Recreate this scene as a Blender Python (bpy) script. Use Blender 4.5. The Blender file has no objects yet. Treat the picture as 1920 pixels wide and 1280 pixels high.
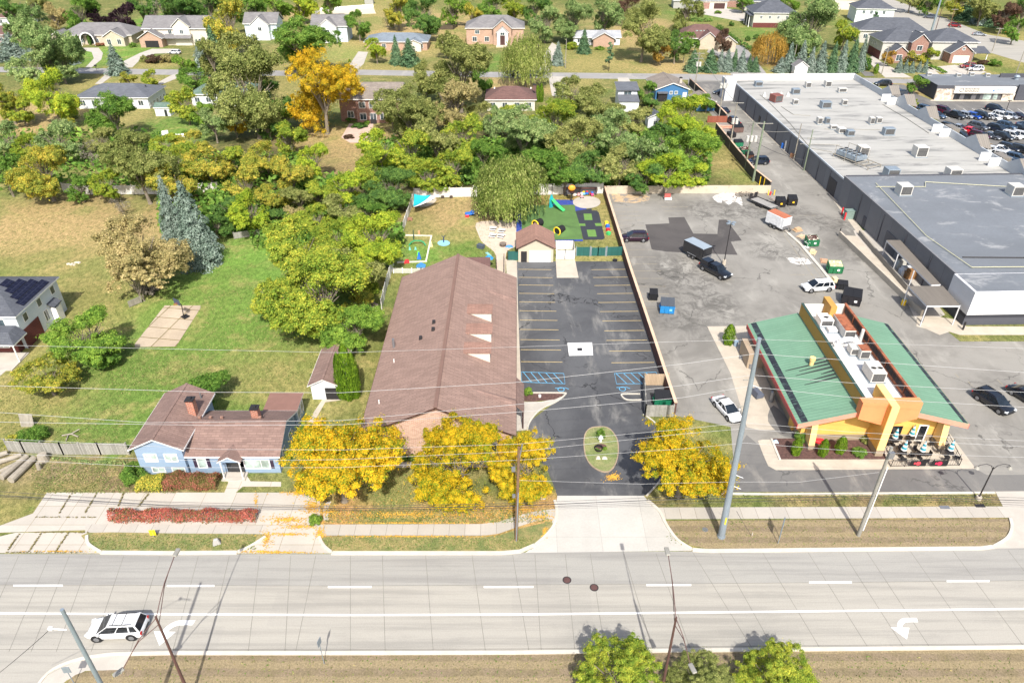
# aerial view of a suburban road, daycare, restaurant and store
import bpy,bmesh,math,random
import numpy as np
from mathutils import Vector,Matrix,geometry
R=math.radians
SC=bpy.context.scene
COL=SC.collection
H,FP,TH=57.0,1365.0,R(33.5)
CT,ST=math.cos(TH),math.sin(TH)
def ray(px,py):
 u=(px-960)/FP;v=(py-640)/FP
 return Vector((u,CT-v*ST,-ST-v*CT))
def G(px,py,z=0.0):
 d=ray(px,py);t=(z-H)/d.z
 return Vector((t*d.x,t*d.y,z))
def AY(px,py,Y):
 d=ray(px,py);t=Y/d.y
 return Vector((t*d.x,Y,H+t*d.z))
def PPM(py,z=0.0):
 return FP*(ST+(py-640)/FP*CT)/(H-z)
def HT(px,py,pytop):
 return AY(px,pytop,G(px,py).y).z
cam=bpy.data.cameras.new('camera');cam.sensor_width=36;cam.lens=FP/1920*36
cam.clip_start=0.5;cam.clip_end=20000
co=bpy.data.objects.new('camera',cam);COL.objects.link(co)
co.location=(0,0,H);co.rotation_euler=(R(90)-TH,0,0);SC.camera=co
SUN_EL,SUN_AZ=R(48),R(4.5)
w=bpy.data.worlds.new('World');SC.world=w;w.use_nodes=True
nt=w.node_tree;nt.nodes.clear()
sky=nt.nodes.new('ShaderNodeTexSky');sky.sky_type='NISHITA';sky.sun_disc=False
sky.sun_elevation=SUN_EL;sky.sun_rotation=R(180)-SUN_AZ;sky.dust_density=3.5;sky.air_density=1.0
bg=nt.nodes.new('ShaderNodeBackground');bg.inputs[1].default_value=0.14
ow=nt.nodes.new('ShaderNodeOutputWorld')
nt.links.new(sky.outputs[0],bg.inputs[0]);nt.links.new(bg.outputs[0],ow.inputs[0])
sl=bpy.data.lights.new('sun','SUN');sl.energy=4.3;sl.angle=R(0.5);sl.color=(1,.955,.885)
so=bpy.data.objects.new('sun',sl);COL.objects.link(so)
ld=Vector((-math.sin(SUN_AZ)*math.cos(SUN_EL),math.cos(SUN_AZ)*math.cos(SUN_EL),-math.sin(SUN_EL)))
so.rotation_euler=ld.to_track_quat('-Z','Y').to_euler();so.location=(0,-50,150)
vs=SC.view_settings;vs.view_transform='Standard';vs.look='None';vs.gamma=1;vs.exposure=0.5
SC.cycles.max_bounces=6;SC.cycles.diffuse_bounces=2;SC.cycles.glossy_bounces=2
SC.cycles.transmission_bounces=3;SC.cycles.transparent_max_bounces=4
def srgb(*c):
 return tuple(((x/255)/12.92 if x/255<=.04045 else(((x/255)+.055)/1.055)**2.4)for x in c)
def nodes(name):
 m=bpy.data.materials.new(name);m.use_nodes=True
 t=m.node_tree;b=t.nodes['Principled BSDF']
 return m,t,b
def L(t,a,b):t.links.new(a,b)
def mixc(t,fac,a,b,mode='MIX'):
 n=t.nodes.new('ShaderNodeMix');n.data_type='RGBA';n.blend_type=mode
 for k,v in((0,fac),(6,a),(7,b)):
  if hasattr(v,'links')or hasattr(v,'is_linked'):L(t,v,n.inputs[k])
  elif k==0:n.inputs[0].default_value=v
  else:n.inputs[k].default_value=(*v[:3],1)
 return n.outputs[2]
def posn(t,obj=False,scale=(1,1,1),rot=0):
 if obj:src=t.nodes.new('ShaderNodeTexCoord').outputs['Object']
 else:src=t.nodes.new('ShaderNodeNewGeometry').outputs['Position']
 mp=t.nodes.new('ShaderNodeMapping');mp.inputs['Scale'].default_value=scale
 mp.inputs['Rotation'].default_value=(0,0,rot)
 L(t,src,mp.inputs[0]);return mp.outputs[0]
def noise(t,vec,scale,detail=4,rough=.6,dist=0):
 n=t.nodes.new('ShaderNodeTexNoise');n.inputs['Scale'].default_value=scale
 n.inputs['Detail'].default_value=detail;n.inputs['Roughness'].default_value=rough
 n.inputs['Distortion'].default_value=dist
 L(t,vec,n.inputs['Vector']);return n.outputs[0]
def ramp(t,fac,a,b,va=0.0,vb=1.0):
 n=t.nodes.new('ShaderNodeMapRange');n.interpolation_type='SMOOTHSTEP'
 n.inputs[1].default_value=a;n.inputs[2].default_value=b
 n.inputs[3].default_value=va;n.inputs[4].default_value=vb
 L(t,fac,n.inputs[0]);return n.outputs[0]
def math_(t,op,a,b=0.0):
 n=t.nodes.new('ShaderNodeMath');n.operation=op
 for k,v in((0,a),(1,b)):
  if hasattr(v,'is_linked'):L(t,v,n.inputs[k])
  else:n.inputs[k].default_value=v
 return n.outputs[0]
def bump(t,b,h,strength=.3,dist=.05):
 n=t.nodes.new('ShaderNodeBump');n.inputs['Strength'].default_value=strength
 n.inputs['Distance'].default_value=dist
 L(t,h,n.inputs['Height']);L(t,n.outputs[0],b.inputs['Normal'])
def scl(c,k):return tuple(min(1,x*k)for x in c)
_M={}
def pm(name,c,rough=.8,var=.18,scale=.6,fine=8,metal=0,bmp=0,c2=None,c2a=.5,c2b=.65,c2s=.4,obj=False,stretch=(1,1,1)):
 0
 if name in _M:return _M[name]
 m,t,b=nodes(name);v=posn(t,obj,stretch)
 n1=noise(t,v,scale,5,.65);n2=noise(t,v,fine,3,.6)
 k=mixc(t,ramp(t,n1,.25,.75),scl(c,1-var),scl(c,1+var))
 k=mixc(t,ramp(t,n2,.25,.75,0,.5),k,scl(c,1-var*1.3))
 if c2:k=mixc(t,ramp(t,noise(t,v,c2s,6,.7,.5),c2a,c2b),k,c2)
 L(t,k,b.inputs['Base Color']);b.inputs['Roughness'].default_value=rough;b.inputs['Metallic'].default_value=metal
 if bmp:bump(t,b,n2,bmp,.03)
 _M[name]=m;return m
def brickm(name,c1,c2,mortar,w=.5,h=.16,ms=.02,axes='xz',rough=.85,var=.2,bias=0,rot=0,nscale=.35,bmp=.15,off=.5):
 0
 if name in _M:return _M[name]
 m,t,b=nodes(name)
 tc=t.nodes.new('ShaderNodeTexCoord');src=tc.outputs['Object']if axes[0]=='o' else t.nodes.new('ShaderNodeNewGeometry').outputs['Position']
 ax=axes.replace('o','')
 sep=t.nodes.new('ShaderNodeSeparateXYZ');L(t,src,sep.inputs[0])
 cmb=t.nodes.new('ShaderNodeCombineXYZ')
 ch={'x':0,'y':1,'z':2}
 if ax[0]=='s':s=math_(t,'ADD',sep.outputs[0],sep.outputs[1])
 else:s=sep.outputs[ch[ax[0]]]
 L(t,s,cmb.inputs[0]);L(t,sep.outputs[ch[ax[1]]],cmb.inputs[1])
 mp=t.nodes.new('ShaderNodeMapping');mp.inputs['Rotation'].default_value=(0,0,rot);L(t,cmb.outputs[0],mp.inputs[0])
 br=t.nodes.new('ShaderNodeTexBrick');L(t,mp.outputs[0],br.inputs[0]);br.offset=off
 br.inputs['Color1'].default_value=(*c1,1);br.inputs['Color2'].default_value=(*c2,1);br.inputs['Mortar'].default_value=(*mortar,1)
 br.inputs['Scale'].default_value=1;br.inputs['Brick Width'].default_value=w;br.inputs['Row Height'].default_value=h
 br.inputs['Mortar Size'].default_value=ms;br.inputs['Bias'].default_value=bias
 p=posn(t)
 k=mixc(t,ramp(t,noise(t,p,nscale,6,.65),.25,.75,0,1),(1-var,)*3,(1+var*.0+.0,)*3)
 k2=mixc(t,ramp(t,noise(t,p,5,3,.7),.2,.8,0,1),(1-var*.9,)*3,(1,)*3)
 k=mixc(t,1.0,k,k2,'MULTIPLY')
 k=mixc(t,1.0,br.outputs[0],k,'MULTIPLY')
 L(t,k,b.inputs['Base Color']);b.inputs['Roughness'].default_value=rough
 if bmp:bump(t,b,br.outputs[1],-bmp,.02)
 _M[name]=m;return m
def glassm(name,c,rough=.08):
 if name in _M:return _M[name]
 m,t,b=nodes(name);v=posn(t,False)
 L(t,mixc(t,ramp(t,noise(t,v,.7,3),.35,.65),scl(c,.7),scl(c,1.5)),b.inputs['Base Color'])
 b.inputs['Roughness'].default_value=rough;b.inputs['Specular IOR Level'].default_value=.8
 _M[name]=m;return m
def asphaltm(name,c,dark,light,crack=.0,cs=.12,seal=.5,tar=.5,spots=()):
 if name in _M:return _M[name]
 m,t,b=nodes(name);v=posn(t)
 n=noise(t,v,.07,7,.68,.6)
 k=mixc(t,ramp(t,n,.33,.62),dark,c)
 k=mixc(t,ramp(t,noise(t,posn(t,False,(1,.35,1)),.25,5,.65,.3),.52,.72),k,light)
 k=mixc(t,ramp(t,noise(t,v,9,4,.75),.3,.7,0,.35),k,dark)
 k=mixc(t,ramp(t,noise(t,v,.5,6,.8,1.2),.62,.7,0,tar),k,scl(dark,.6))
 for px,py,r_ in spots:
  g=G(px,py);ds=t.nodes.new('ShaderNodeVectorMath');ds.operation='DISTANCE';L(t,v,ds.inputs[0]);ds.inputs[1].default_value=(g.x,g.y,0)
  ms=math_(t,'MULTIPLY',ramp(t,ds.outputs['Value'],r_*.25,r_,1,0),ramp(t,noise(t,v,.45,7,.78,1.0),.42,.6,0,.9))
  k=mixc(t,ms,k,scl(dark,.62))
 if crack:
  vd=t.nodes.new('ShaderNodeTexVoronoi');vd.feature='DISTANCE_TO_EDGE';vd.inputs['Scale'].default_value=cs
  mv=t.nodes.new('ShaderNodeVectorMath');mv.operation='ADD'
  nn=t.nodes.new('ShaderNodeTexNoise');nn.inputs['Scale'].default_value=.7;nn.inputs['Detail'].default_value=5;L(t,v,nn.inputs['Vector'])
  sc_=t.nodes.new('ShaderNodeVectorMath');sc_.operation='SCALE';sc_.inputs['Scale'].default_value=2.2;L(t,nn.outputs['Color'],sc_.inputs[0])
  L(t,v,mv.inputs[0]);L(t,sc_.outputs[0],mv.inputs[1]);L(t,mv.outputs[0],vd.inputs['Vector'])
  msk=math_(t,'MULTIPLY',ramp(t,vd.outputs['Distance'],.0,.012,1,0),ramp(t,noise(t,v,.12,2),.45,.58,0,crack))
  k=mixc(t,msk,k,scl(dark,.3))
 L(t,k,b.inputs['Base Color']);b.inputs['Roughness'].default_value=.88
 bump(t,b,noise(t,v,14,3),.15,.02)
 _M[name]=m;return m
class MB:
 def __init__(s):s.v=[];s.f=[];s.m=[]
 def add(s,vs,fs,mi=0):
  o=len(s.v);s.v+=[tuple(p)for p in vs]
  for f in fs:s.f.append([i+o for i in f]);s.m.append(mi)
  return s
 def box(s,x0,y0,z0,x1,y1,z1,mi=0):
  return s.add([(x0,y0,z0),(x1,y0,z0),(x1,y1,z0),(x0,y1,z0),(x0,y0,z1),(x1,y0,z1),(x1,y1,z1),(x0,y1,z1)],
[(0,3,2,1),(4,5,6,7),(0,1,5,4),(1,2,6,5),(2,3,7,6),(3,0,4,7)],mi)
 def cbox(s,c,d,mi=0,rz=0,ry=0):
  M=Matrix.Translation(Vector(c))@Matrix.Rotation(rz,4,'Z')@Matrix.Rotation(ry,4,'Y')
  a,b,e=d[0]/2,d[1]/2,d[2]/2
  vs=[M@Vector((x,y,z))for z in(-e,e)for x,y in((-a,-b),(a,-b),(a,b),(-a,b))]
  return s.add(vs,[(0,3,2,1),(4,5,6,7),(0,1,5,4),(1,2,6,5),(2,3,7,6),(3,0,4,7)],mi)
 def frus(s,x0,y0,x1,y1,z0,X0,Y0,X1,Y1,z1,mi=0):
  return s.add([(x0,y0,z0),(x1,y0,z0),(x1,y1,z0),(x0,y1,z0),(X0,Y0,z1),(X1,Y0,z1),(X1,Y1,z1),(X0,Y1,z1)],
[(0,3,2,1),(4,5,6,7),(0,1,5,4),(1,2,6,5),(2,3,7,6),(3,0,4,7)],mi)
 def cyl(s,p0,p1,r0,r1=None,n=10,mi=0,cap=True):
  if r1 is None:r1=r0
  p0,p1=Vector(p0),Vector(p1);d=(p1-p0)
  if d.length<1e-6:return s
  d.normalize();a=d.orthogonal().normalized();b=d.cross(a)
  vs=[]
  for p,r in((p0,r0),(p1,r1)):
   for i in range(n):
    t=2*math.pi*i/n;vs.append(p+(a*math.cos(t)+b*math.sin(t))*r)
  fs=[(i,(i+1)%n,(i+1)%n+n,i+n)for i in range(n)]
  if cap:fs+=[tuple(range(n))[::-1],tuple(range(n,2*n))]
  return s.add(vs,fs,mi)
 def tube(s,pts,r,n=6,mi=0):
  for a,b in zip(pts[:-1],pts[1:]):s.cyl(a,b,r,r,n,mi)
  return s
 def ext(s,poly,axis,a0,a1,mi=0,mc=None):
  n=len(poly)
  def P(p,a):return(p[0],a,p[1])if axis=='y' else((a,p[0],p[1])if axis=='x' else(p[0],p[1],a))
  vs=[P(p,a0)for p in poly]+[P(p,a1)for p in poly]
  s.add(vs,[(i,(i+1)%n,(i+1)%n+n,i+n)for i in range(n)],mi)
  s.add(vs,[tuple(range(n))[::-1],tuple(range(n,2*n))],mi if mc is None else mc)
  return s
 def build(s,name,mats,parent=None,loc=None,smooth=False,bev=0):
  me=bpy.data.meshes.new(name);me.from_pydata(s.v,[],s.f)
  if not isinstance(mats,(list,tuple)):mats=[mats]
  for m in mats:me.materials.append(m)
  me.polygons.foreach_set('material_index',s.m)
  if smooth:me.polygons.foreach_set('use_smooth',[True]*len(s.f))
  bm=bmesh.new();bm.from_mesh(me);bmesh.ops.recalc_face_normals(bm,faces=bm.faces)
  if bev:bmesh.ops.bevel(bm,geom=bm.edges[:],offset=bev,segments=1,affect='EDGES',profile=.5)
  bm.to_mesh(me);bm.free();me.update()
  return link(name,me,parent,loc)
def link(name,me,parent=None,loc=None):
 o=bpy.data.objects.new(name,me);COL.objects.link(o)
 if parent:o.parent=parent
 if loc is not None:o.location=loc
 return o
def tag(o,label=None,cat=None,group=None,kind=None):
 if label:o['label']=label
 if cat:o['category']=cat
 if group:o['group']=group
 if kind:o['kind']=kind
 return o
def thing(name,label,cat,loc=(0,0,0),rz=0,group=None):
 o=bpy.data.objects.new(name,None);COL.objects.link(o);o.location=loc;o.rotation_euler=(0,0,rz)
 o.empty_display_size=.3
 return tag(o,label,cat,group)
def dup(root,loc,rz,label,group=None,scale=None,mats=None):
 r=root.copy();COL.objects.link(r);r.location=loc;r.rotation_euler=(0,0,rz);r['label']=label
 if scale:r.scale=scale
 if group:r['group']=group
 def rec(src,dst):
  for ch in KIDS.get(src.name,[]):
   c=ch.copy();COL.objects.link(c);c.parent=dst
   if mats:
    for i,sl_ in enumerate(c.material_slots):
     if sl_.material and sl_.material.name in mats:
      sl_.link='OBJECT';sl_.material=mats[sl_.material.name]if False else mats[ch.material_slots[i].material.name]
   rec(ch,c)
 rec(root,r);return r
KIDS={}
def index_kids(root):
 KIDS.clear()
 for o in bpy.data.objects:
  if o.parent:KIDS.setdefault(o.parent.name,[]).append(o)
def sheet(name,pts,z,m,kind='structure',px=True,label=None,cat=None,thick=0):
 P3=[G(*p)if px else Vector((p[0],p[1],0))for p in pts]
 o=P3[0].copy();o.z=0
 tri=geometry.tessellate_polygon([[Vector((p.x,p.y,0))for p in P3]])
 mb=MB();mb.add([(p.x-o.x,p.y-o.y,z)for p in P3],[t for t in tri])
 if thick:
  n=len(P3);mb.add([(p.x-o.x,p.y-o.y,zz)for zz in(z,z-thick)for p in P3],[(i,(i+1)%n,(i+1)%n+n,i+n)for i in range(n)])
 me=bpy.data.meshes.new(name);me.from_pydata(mb.v,[],mb.f);me.materials.append(m)
 bm=bmesh.new();bm.from_mesh(me)
 for f in bm.faces:
  f.normal_update()
  if f.normal.z<-.5:f.normal_flip()
 bm.to_mesh(me);bm.free()
 ob=link(name,me,None,o)
 return tag(ob,label,cat,kind=kind)
def smooth(pts,n=5,closed=False):
 out=[];N=len(pts)
 rng=range(N)if closed else range(N-1)
 for i in rng:
  if closed:p0,p1,p2,p3=pts[(i-1)%N],pts[i],pts[(i+1)%N],pts[(i+2)%N]
  else:p0,p1,p2,p3=pts[max(i-1,0)],pts[i],pts[i+1],pts[min(i+2,N-1)]
  for k in range(n):
   t=k/n
   out.append(tuple(.5*((2*b)+(-a+c)*t+(2*a-5*b+4*c-d)*t*t+(-a+3*b-3*c+d)*t**3)for a,b,c,d in zip(p0,p1,p2,p3)))
 if not closed:out.append(tuple(pts[-1]))
 return out
def strip(mb,pts3,wd,z0,h,closed=False,mi=0):
 0
 P=[Vector((p[0],p[1],0))for p in pts3];n=len(P);A,B=[],[]
 for i in range(n):
  if closed:a,c=P[i-1],P[(i+1)%n]
  else:a,c=P[max(i-1,0)],P[min(i+1,n-1)]
  d=(c-a);d.normalize();q=Vector((-d.y,d.x,0))*wd/2
  A.append(P[i]+q);B.append(P[i]-q)
 rng=n if closed else n-1
 for i in range(rng):
  j=(i+1)%n
  a,b,c,d=A[i],A[j],B[j],B[i]
  zt=z0+h
  if h>0:
   mb.add([(*v.xy,z0)for v in(a,b,c,d)]+[(*v.xy,zt)for v in(a,b,c,d)],
[(4,5,6,7),(0,1,5,4),(2,3,7,6)]+([(1,2,6,5)]if not closed and j==n-1 else[])+([(3,0,4,7)]if not closed and i==0 else[]),mi)
  else:mb.add([(*v.xy,z0)for v in(a,b,c,d)],[(0,1,2,3)],mi)
def band(name,pts,wd,z0,h,m,closed=False,kind='structure',px=True):
 P3=[G(*p)if px else Vector(p)for p in pts];o=P3[0].copy();o.z=0
 mb=MB();strip(mb,[p-o for p in P3],wd,z0,h,closed)
 ob=mb.build(name,m,None,o)
 return tag(ob,kind=kind)
M={}
def roadm(name,c,d):
 m,t,b=nodes(name);v=posn(t)
 k=mixc(t,ramp(t,noise(t,posn(t,False,(.035,1.1,1)),1.0,5,.7),.42,.66,0,.75),c,d)
 k=mixc(t,ramp(t,noise(t,posn(t,False,(.3,1,1)),.35,6,.7,.4),.5,.72,0,.5),k,d)
 k=mixc(t,ramp(t,noise(t,v,1.6,5,.85,.8),.66,.74,0,.55),k,scl(d,.62))
 k=mixc(t,1.0,k,mixc(t,ramp(t,noise(t,v,9,3,.8),.25,.75),(.90,)*3,(1.05,)*3),'MULTIPLY')
 br=t.nodes.new('ShaderNodeTexBrick');L(t,v,br.inputs[0]);br.inputs['Scale'].default_value=1;br.inputs['Brick Width'].default_value=7.3;br.inputs['Row Height'].default_value=3.65;br.inputs['Mortar Size'].default_value=0
 br.inputs['Color1'].default_value=(.965,.965,.965,1);br.inputs['Color2'].default_value=(1.02,1.02,1.01,1)
 k=mixc(t,1.0,k,br.outputs[0],'MULTIPLY')
 L(t,k,b.inputs['Base Color']);b.inputs['Roughness'].default_value=.88;return m
M['conc']=brickm('concrete_light',srgb(184,178,168),srgb(174,168,158),srgb(128,120,108),1.6,4.6,.02,'xy',.9,.1,off=0)
M['conc_plain']=pm('concrete_plain',srgb(180,174,164),.9,.12,.5,10)
M['conc_new']=brickm('concrete_new',srgb(192,189,182),srgb(184,181,174),srgb(140,137,130),4.5,4.2,.012,'xy',.9,.12,off=0)
M['conc_old']=brickm('concrete_old',srgb(190,183,172),srgb(180,173,162),srgb(134,120,90),3.3,2.6,.02,'xy',.9,.1,off=0)
M['conc_tan']=pm('concrete_tan',srgb(184,174,158),.9,.15,.5,8)
M['kerb']=pm('kerb_concrete',srgb(196,190,178),.9,.12,.8,9)
M['road']=roadm('road_concrete',srgb(164,160,151),srgb(142,139,132))
M['road_dark']=roadm('road_lane_worn',srgb(154,152,146),srgb(134,132,128))
M['joint']=pm('joint_seal',srgb(128,125,118),.9,.2)
M['white']=pm('road_paint_white',srgb(232,232,228),.7,.06,2,c2=srgb(190,187,180),c2a=.62,c2b=.75,c2s=2.5)
M['asph_new']=asphaltm('asphalt_dark',srgb(90,91,93),srgb(66,67,70),srgb(138,136,131),1,.13,tar=.1)
M['asph_old']=asphaltm('asphalt_worn',srgb(144,141,134),srgb(116,113,107),srgb(160,157,149),.7,.1,tar=.6,spots=((1300,540,9),(1340,580,7),(1270,500,7),(1400,395,7),(1480,400,8),(1330,395,8),(1440,470,6),(1270,600,6),(1620,470,9),(1560,420,6)))
M['asph_mid']=asphaltm('asphalt_mid',srgb(118,116,112),srgb(94,93,92),srgb(150,145,136),.5,.12,tar=.2)
M['asph_patch']=asphaltm('asphalt_patch',srgb(84,80,78),srgb(66,63,62),srgb(100,96,92),0,tar=.1)
M['street']=asphaltm('street_asphalt',srgb(150,148,146),srgb(138,136,134),srgb(166,162,156),.3,.1,tar=.1)
M['yellow_line']=pm('parking_paint_faded',srgb(196,174,122),.8,.15,2)
M['tan_line']=pm('parking_paint_old',srgb(158,148,124),.8,.15,2,c2=srgb(132,127,122),c2a=.45,c2b=.6,c2s=2)
M['blue_line']=pm('parking_paint_blue',srgb(96,168,206),.8,.1,2)
M['mulch']=pm('mulch',srgb(96,70,64),.95,.45,3,14,bmp=.6)
M['spill']=pm('spilled_white',srgb(214,212,206),.9,.1,1,c2=srgb(140,135,128),c2a=.5,c2b=.58,c2s=1.2)
M['leaflit']=pm('fallen_leaves',srgb(208,160,62),.9,.35,3,14)
M['pink_pave']=pm('paving_pale',srgb(196,180,162),.9,.12,.8,9)
M['metal']=pm('metal_grey',srgb(150,152,156),.45,.12,1,metal=.6)
M['galv']=pm('galvanised_steel',srgb(146,158,168),.5,.1,.6,6,metal=.35)
M['galv2']=pm('weathered_pole',srgb(148,146,138),.6,.15,.8,6,metal=.1)
M['dark']=pm('dark_metal',srgb(44,42,44),.55,.2,2)
M['rustpole']=pm('brown_painted_steel',srgb(92,66,62),.6,.2,1.2)
M['wood']=pm('pole_wood',srgb(122,96,74),.9,.25,1.5,12)
M['wood_grey']=pm('wood_grey',srgb(150,144,132),.9,.25,1.2,14,stretch=(3,3,.6))
M['wpaint']=pm('white_paint',srgb(232,232,230),.6,.05)
M['black']=pm('black_rubber',srgb(26,26,28),.8,.2)
C=dict(base=(.15,.165,.058),green=(.125,.215,.045),bright=(.155,.29,.055),dry=(.30,.265,.105),tan=(.42,.31,.155),
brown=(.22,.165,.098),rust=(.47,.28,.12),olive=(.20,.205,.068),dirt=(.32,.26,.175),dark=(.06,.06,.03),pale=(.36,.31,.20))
SPOTS=[
(60,440,190,60,'tan',1.5),(240,400,140,40,'tan',1.3),(120,480,120,25,'dry',1),(60,500,110,30,'olive',1),(180,520,120,30,'dry',1),(30,530,80,30,'green',.8),
(20,340,60,40,'olive',1),(100,330,90,30,'olive',1),
(420,540,120,90,'bright',1.6),(330,620,80,60,'green',1.6),(230,690,110,50,'green',1.5),(560,600,70,50,'green',1.2),(470,500,60,40,'bright',1.2),(360,600,60,60,'olive',.9),(500,620,120,60,'green',1.2),(250,740,120,60,'green',1.6),(420,790,120,40,'green',1.4),
(520,730,80,30,'dry',1.3),(560,660,70,25,'dry',1.1),(450,690,60,20,'dry',.8),(200,600,60,30,'dry',1.1),(160,560,70,30,'olive',.9),(330,700,60,20,'olive',.9),
(80,760,90,50,'dry',1.4),(30,700,60,50,'dry',1.2),(150,800,70,25,'green',1),(20,800,40,40,'olive',1),(620,430,40,40,'bright',1.2),
(180,900,130,25,'brown',1.8),(60,930,70,30,'olive',1.2),(110,880,60,12,'dirt',.8),(30,870,40,20,'dirt',1),(230,845,90,8,'green',1.2),(490,905,60,10,'brown',1.5),(470,897,60,5,'green',1),
(780,920,50,40,'dry',1.6),(760,960,240,14,'rust',1.4),(620,960,40,20,'rust',1.6),(960,965,80,14,'rust',1.8),(720,890,60,30,'olive',1.2),
(780,1018,200,14,'dry',1.2),(660,1020,80,12,'green',1.8),(900,1015,40,8,'olive',1),(980,1005,60,14,'rust',1.8),(330,1015,160,14,'dry',1.2),(260,1015,50,10,'olive',1),
(1270,1000,60,16,'green',1.8),(1290,1005,30,12,'bright',.8),(1380,1000,60,18,'dirt',1.3),(1600,1000,260,22,'brown',1.6),(1700,990,100,10,'dry',.8),(1800,1000,70,20,'brown',1),
(1600,938,260,8,'brown',2),(1340,935,40,10,'brown',1.6),(1290,935,70,12,'brown',1.2),(1290,860,60,60,'olive',1),
(700,1250,420,30,'brown',1.6),(600,1240,200,6,'dry',.8),(1700,1250,240,30,'brown',1.4),(1700,1240,200,5,'dry',1),(1750,1262,200,5,'dry',.8),(250,1270,80,20,'olive',1),(150,1275,30,12,'dirt',1),
(860,400,60,26,'tan',1.7),(830,380,50,12,'tan',1),(790,470,60,20,'bright',.9),(860,470,40,16,'green',1.4),(850,445,60,12,'dry',1.4),(780,420,30,16,'olive',1),(880,415,14,8,'bright',1),
(1060,372,50,10,'rust',1.4),(1145,400,20,50,'dry',1.6),(1120,480,70,10,'dry',1.4),(1145,455,20,16,'olive',1),(915,460,20,10,'dry',1.2),(800,520,60,12,'olive',1),(742,520,16,26,'olive',1),
(700,700,24,60,'olive',1.2),(620,690,20,40,'green',1),(600,770,30,20,'dry',1),
(1385,300,40,36,'dry',1.3),(1365,310,30,16,'tan',.9),(1400,330,30,12,'green',.8),(1330,290,50,30,'olive',1),
(640,290,60,36,'tan',2.4),(590,262,60,14,'tan',1.5),(670,310,40,30,'tan',1.4),(330,255,50,22,'bright',1.4),(330,240,50,14,'green',1),(60,230,60,20,'tan',1.4),(30,215,60,20,'tan',1.2),(190,300,60,20,'olive',1),
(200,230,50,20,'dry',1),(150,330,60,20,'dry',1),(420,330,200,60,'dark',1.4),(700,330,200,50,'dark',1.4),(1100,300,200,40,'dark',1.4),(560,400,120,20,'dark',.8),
(150,108,20,10,'bright',1.7),(215,103,40,12,'bright',1.7),(240,150,60,14,'dry',1.2),(330,170,40,14,'olive',1),(300,120,30,8,'dry',1.3),(270,42,20,12,'bright',1),
(640,60,60,60,'dry',1.4),(650,100,40,14,'bright',.8),(740,60,60,30,'tan',1.4),(800,50,90,20,'tan',1.6),(830,80,30,20,'dry',1),(700,30,60,20,'dry',1.2),(610,25,60,12,'tan',1.5),(720,130,60,8,'dry',1.4),
(930,115,30,10,'green',1.2),(960,160,60,10,'tan',1.8),(900,165,30,12,'tan',1.2),(1000,30,60,10,'dry',1),(1130,115,80,14,'dry',1.6),(1230,125,50,10,'tan',1.4),(1100,100,60,8,'olive',1),(1080,152,30,8,'dry',1.4),(1190,170,20,20,'olive',1.2),
(1200,60,60,20,'tan',1),(1420,60,30,12,'green',1.6),(1330,30,50,8,'green',1.6),(1360,45,60,10,'olive',1.4),(1400,90,20,12,'dry',1),(1380,138,100,4,'tan',1.4),(1450,115,20,14,'rust',1.2),
(1650,50,50,14,'green',1.6),(1710,30,120,8,'dry',1.2),(1780,22,60,12,'olive',1.4),(1860,100,60,14,'dry',1.4),(1840,110,40,14,'olive',1),(1890,75,60,10,'dry',1.2),(1740,160,40,10,'tan',1.6),(1720,185,30,10,'tan',1.3),(1790,138,60,4,'dry',1.2),(1770,130,30,8,'dry',1),
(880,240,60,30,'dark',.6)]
def grid_axis(lo,hi,step,far):
 a=list(np.arange(lo,hi+step,step));s=step;x=a[0];y=a[-1];L0,R0=[],[]
 while x>-far:s*=1.5;x-=s;L0.append(x)
 s=step
 while y<far:s*=1.5;y+=s;R0.append(y)
 return np.array(L0[::-1]+a+R0)
gx=grid_axis(-190,300,1.6,9000);gy=grid_axis(14,430,1.6,9000)
XX,YY=np.meshgrid(gx,gy)
num=np.zeros(XX.shape+(3,));den=np.full(XX.shape,.35);num+=np.array(C['base'])*.35
rsn=np.random.default_rng(3)
jx=XX+rsn.normal(0,.7,XX.shape);jy=YY+rsn.normal(0,.9,XX.shape)
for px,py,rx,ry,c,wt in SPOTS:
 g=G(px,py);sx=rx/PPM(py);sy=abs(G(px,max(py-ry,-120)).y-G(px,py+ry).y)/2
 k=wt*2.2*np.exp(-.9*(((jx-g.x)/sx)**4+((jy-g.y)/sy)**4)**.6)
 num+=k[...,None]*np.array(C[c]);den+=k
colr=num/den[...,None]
ny,nx=XX.shape
vsn=np.stack([XX.ravel(),YY.ravel(),np.zeros(XX.size)],1)
idx=np.arange(ny*nx).reshape(ny,nx)
fq=np.stack([idx[:-1,:-1].ravel(),idx[:-1,1:].ravel(),idx[1:,1:].ravel(),idx[1:,:-1].ravel()],1)
def np_mesh(name,V,Fq,sides=4):
 me=bpy.data.meshes.new(name)
 me.vertices.add(len(V));me.vertices.foreach_set('co',np.ascontiguousarray(V,dtype=np.float32).ravel())
 me.loops.add(Fq.size);me.loops.foreach_set('vertex_index',Fq.astype(np.int32).ravel())
 me.polygons.add(len(Fq));me.polygons.foreach_set('loop_start',np.arange(0,Fq.size,sides,dtype=np.int32))
 me.update(calc_edges=True);return me
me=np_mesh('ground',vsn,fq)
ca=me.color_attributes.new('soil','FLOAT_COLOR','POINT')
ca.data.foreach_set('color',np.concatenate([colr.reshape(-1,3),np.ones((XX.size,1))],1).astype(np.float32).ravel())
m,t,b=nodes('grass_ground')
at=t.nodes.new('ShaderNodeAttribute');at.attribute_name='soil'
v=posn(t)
n1=noise(t,v,.22,7,.7,.4);n2=noise(t,posn(t,False,(1,.6,1),.6),1.5,5,.75);n3=noise(t,v,6,4,.8);n4=noise(t,v,.06,4,.6,.5)
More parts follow.
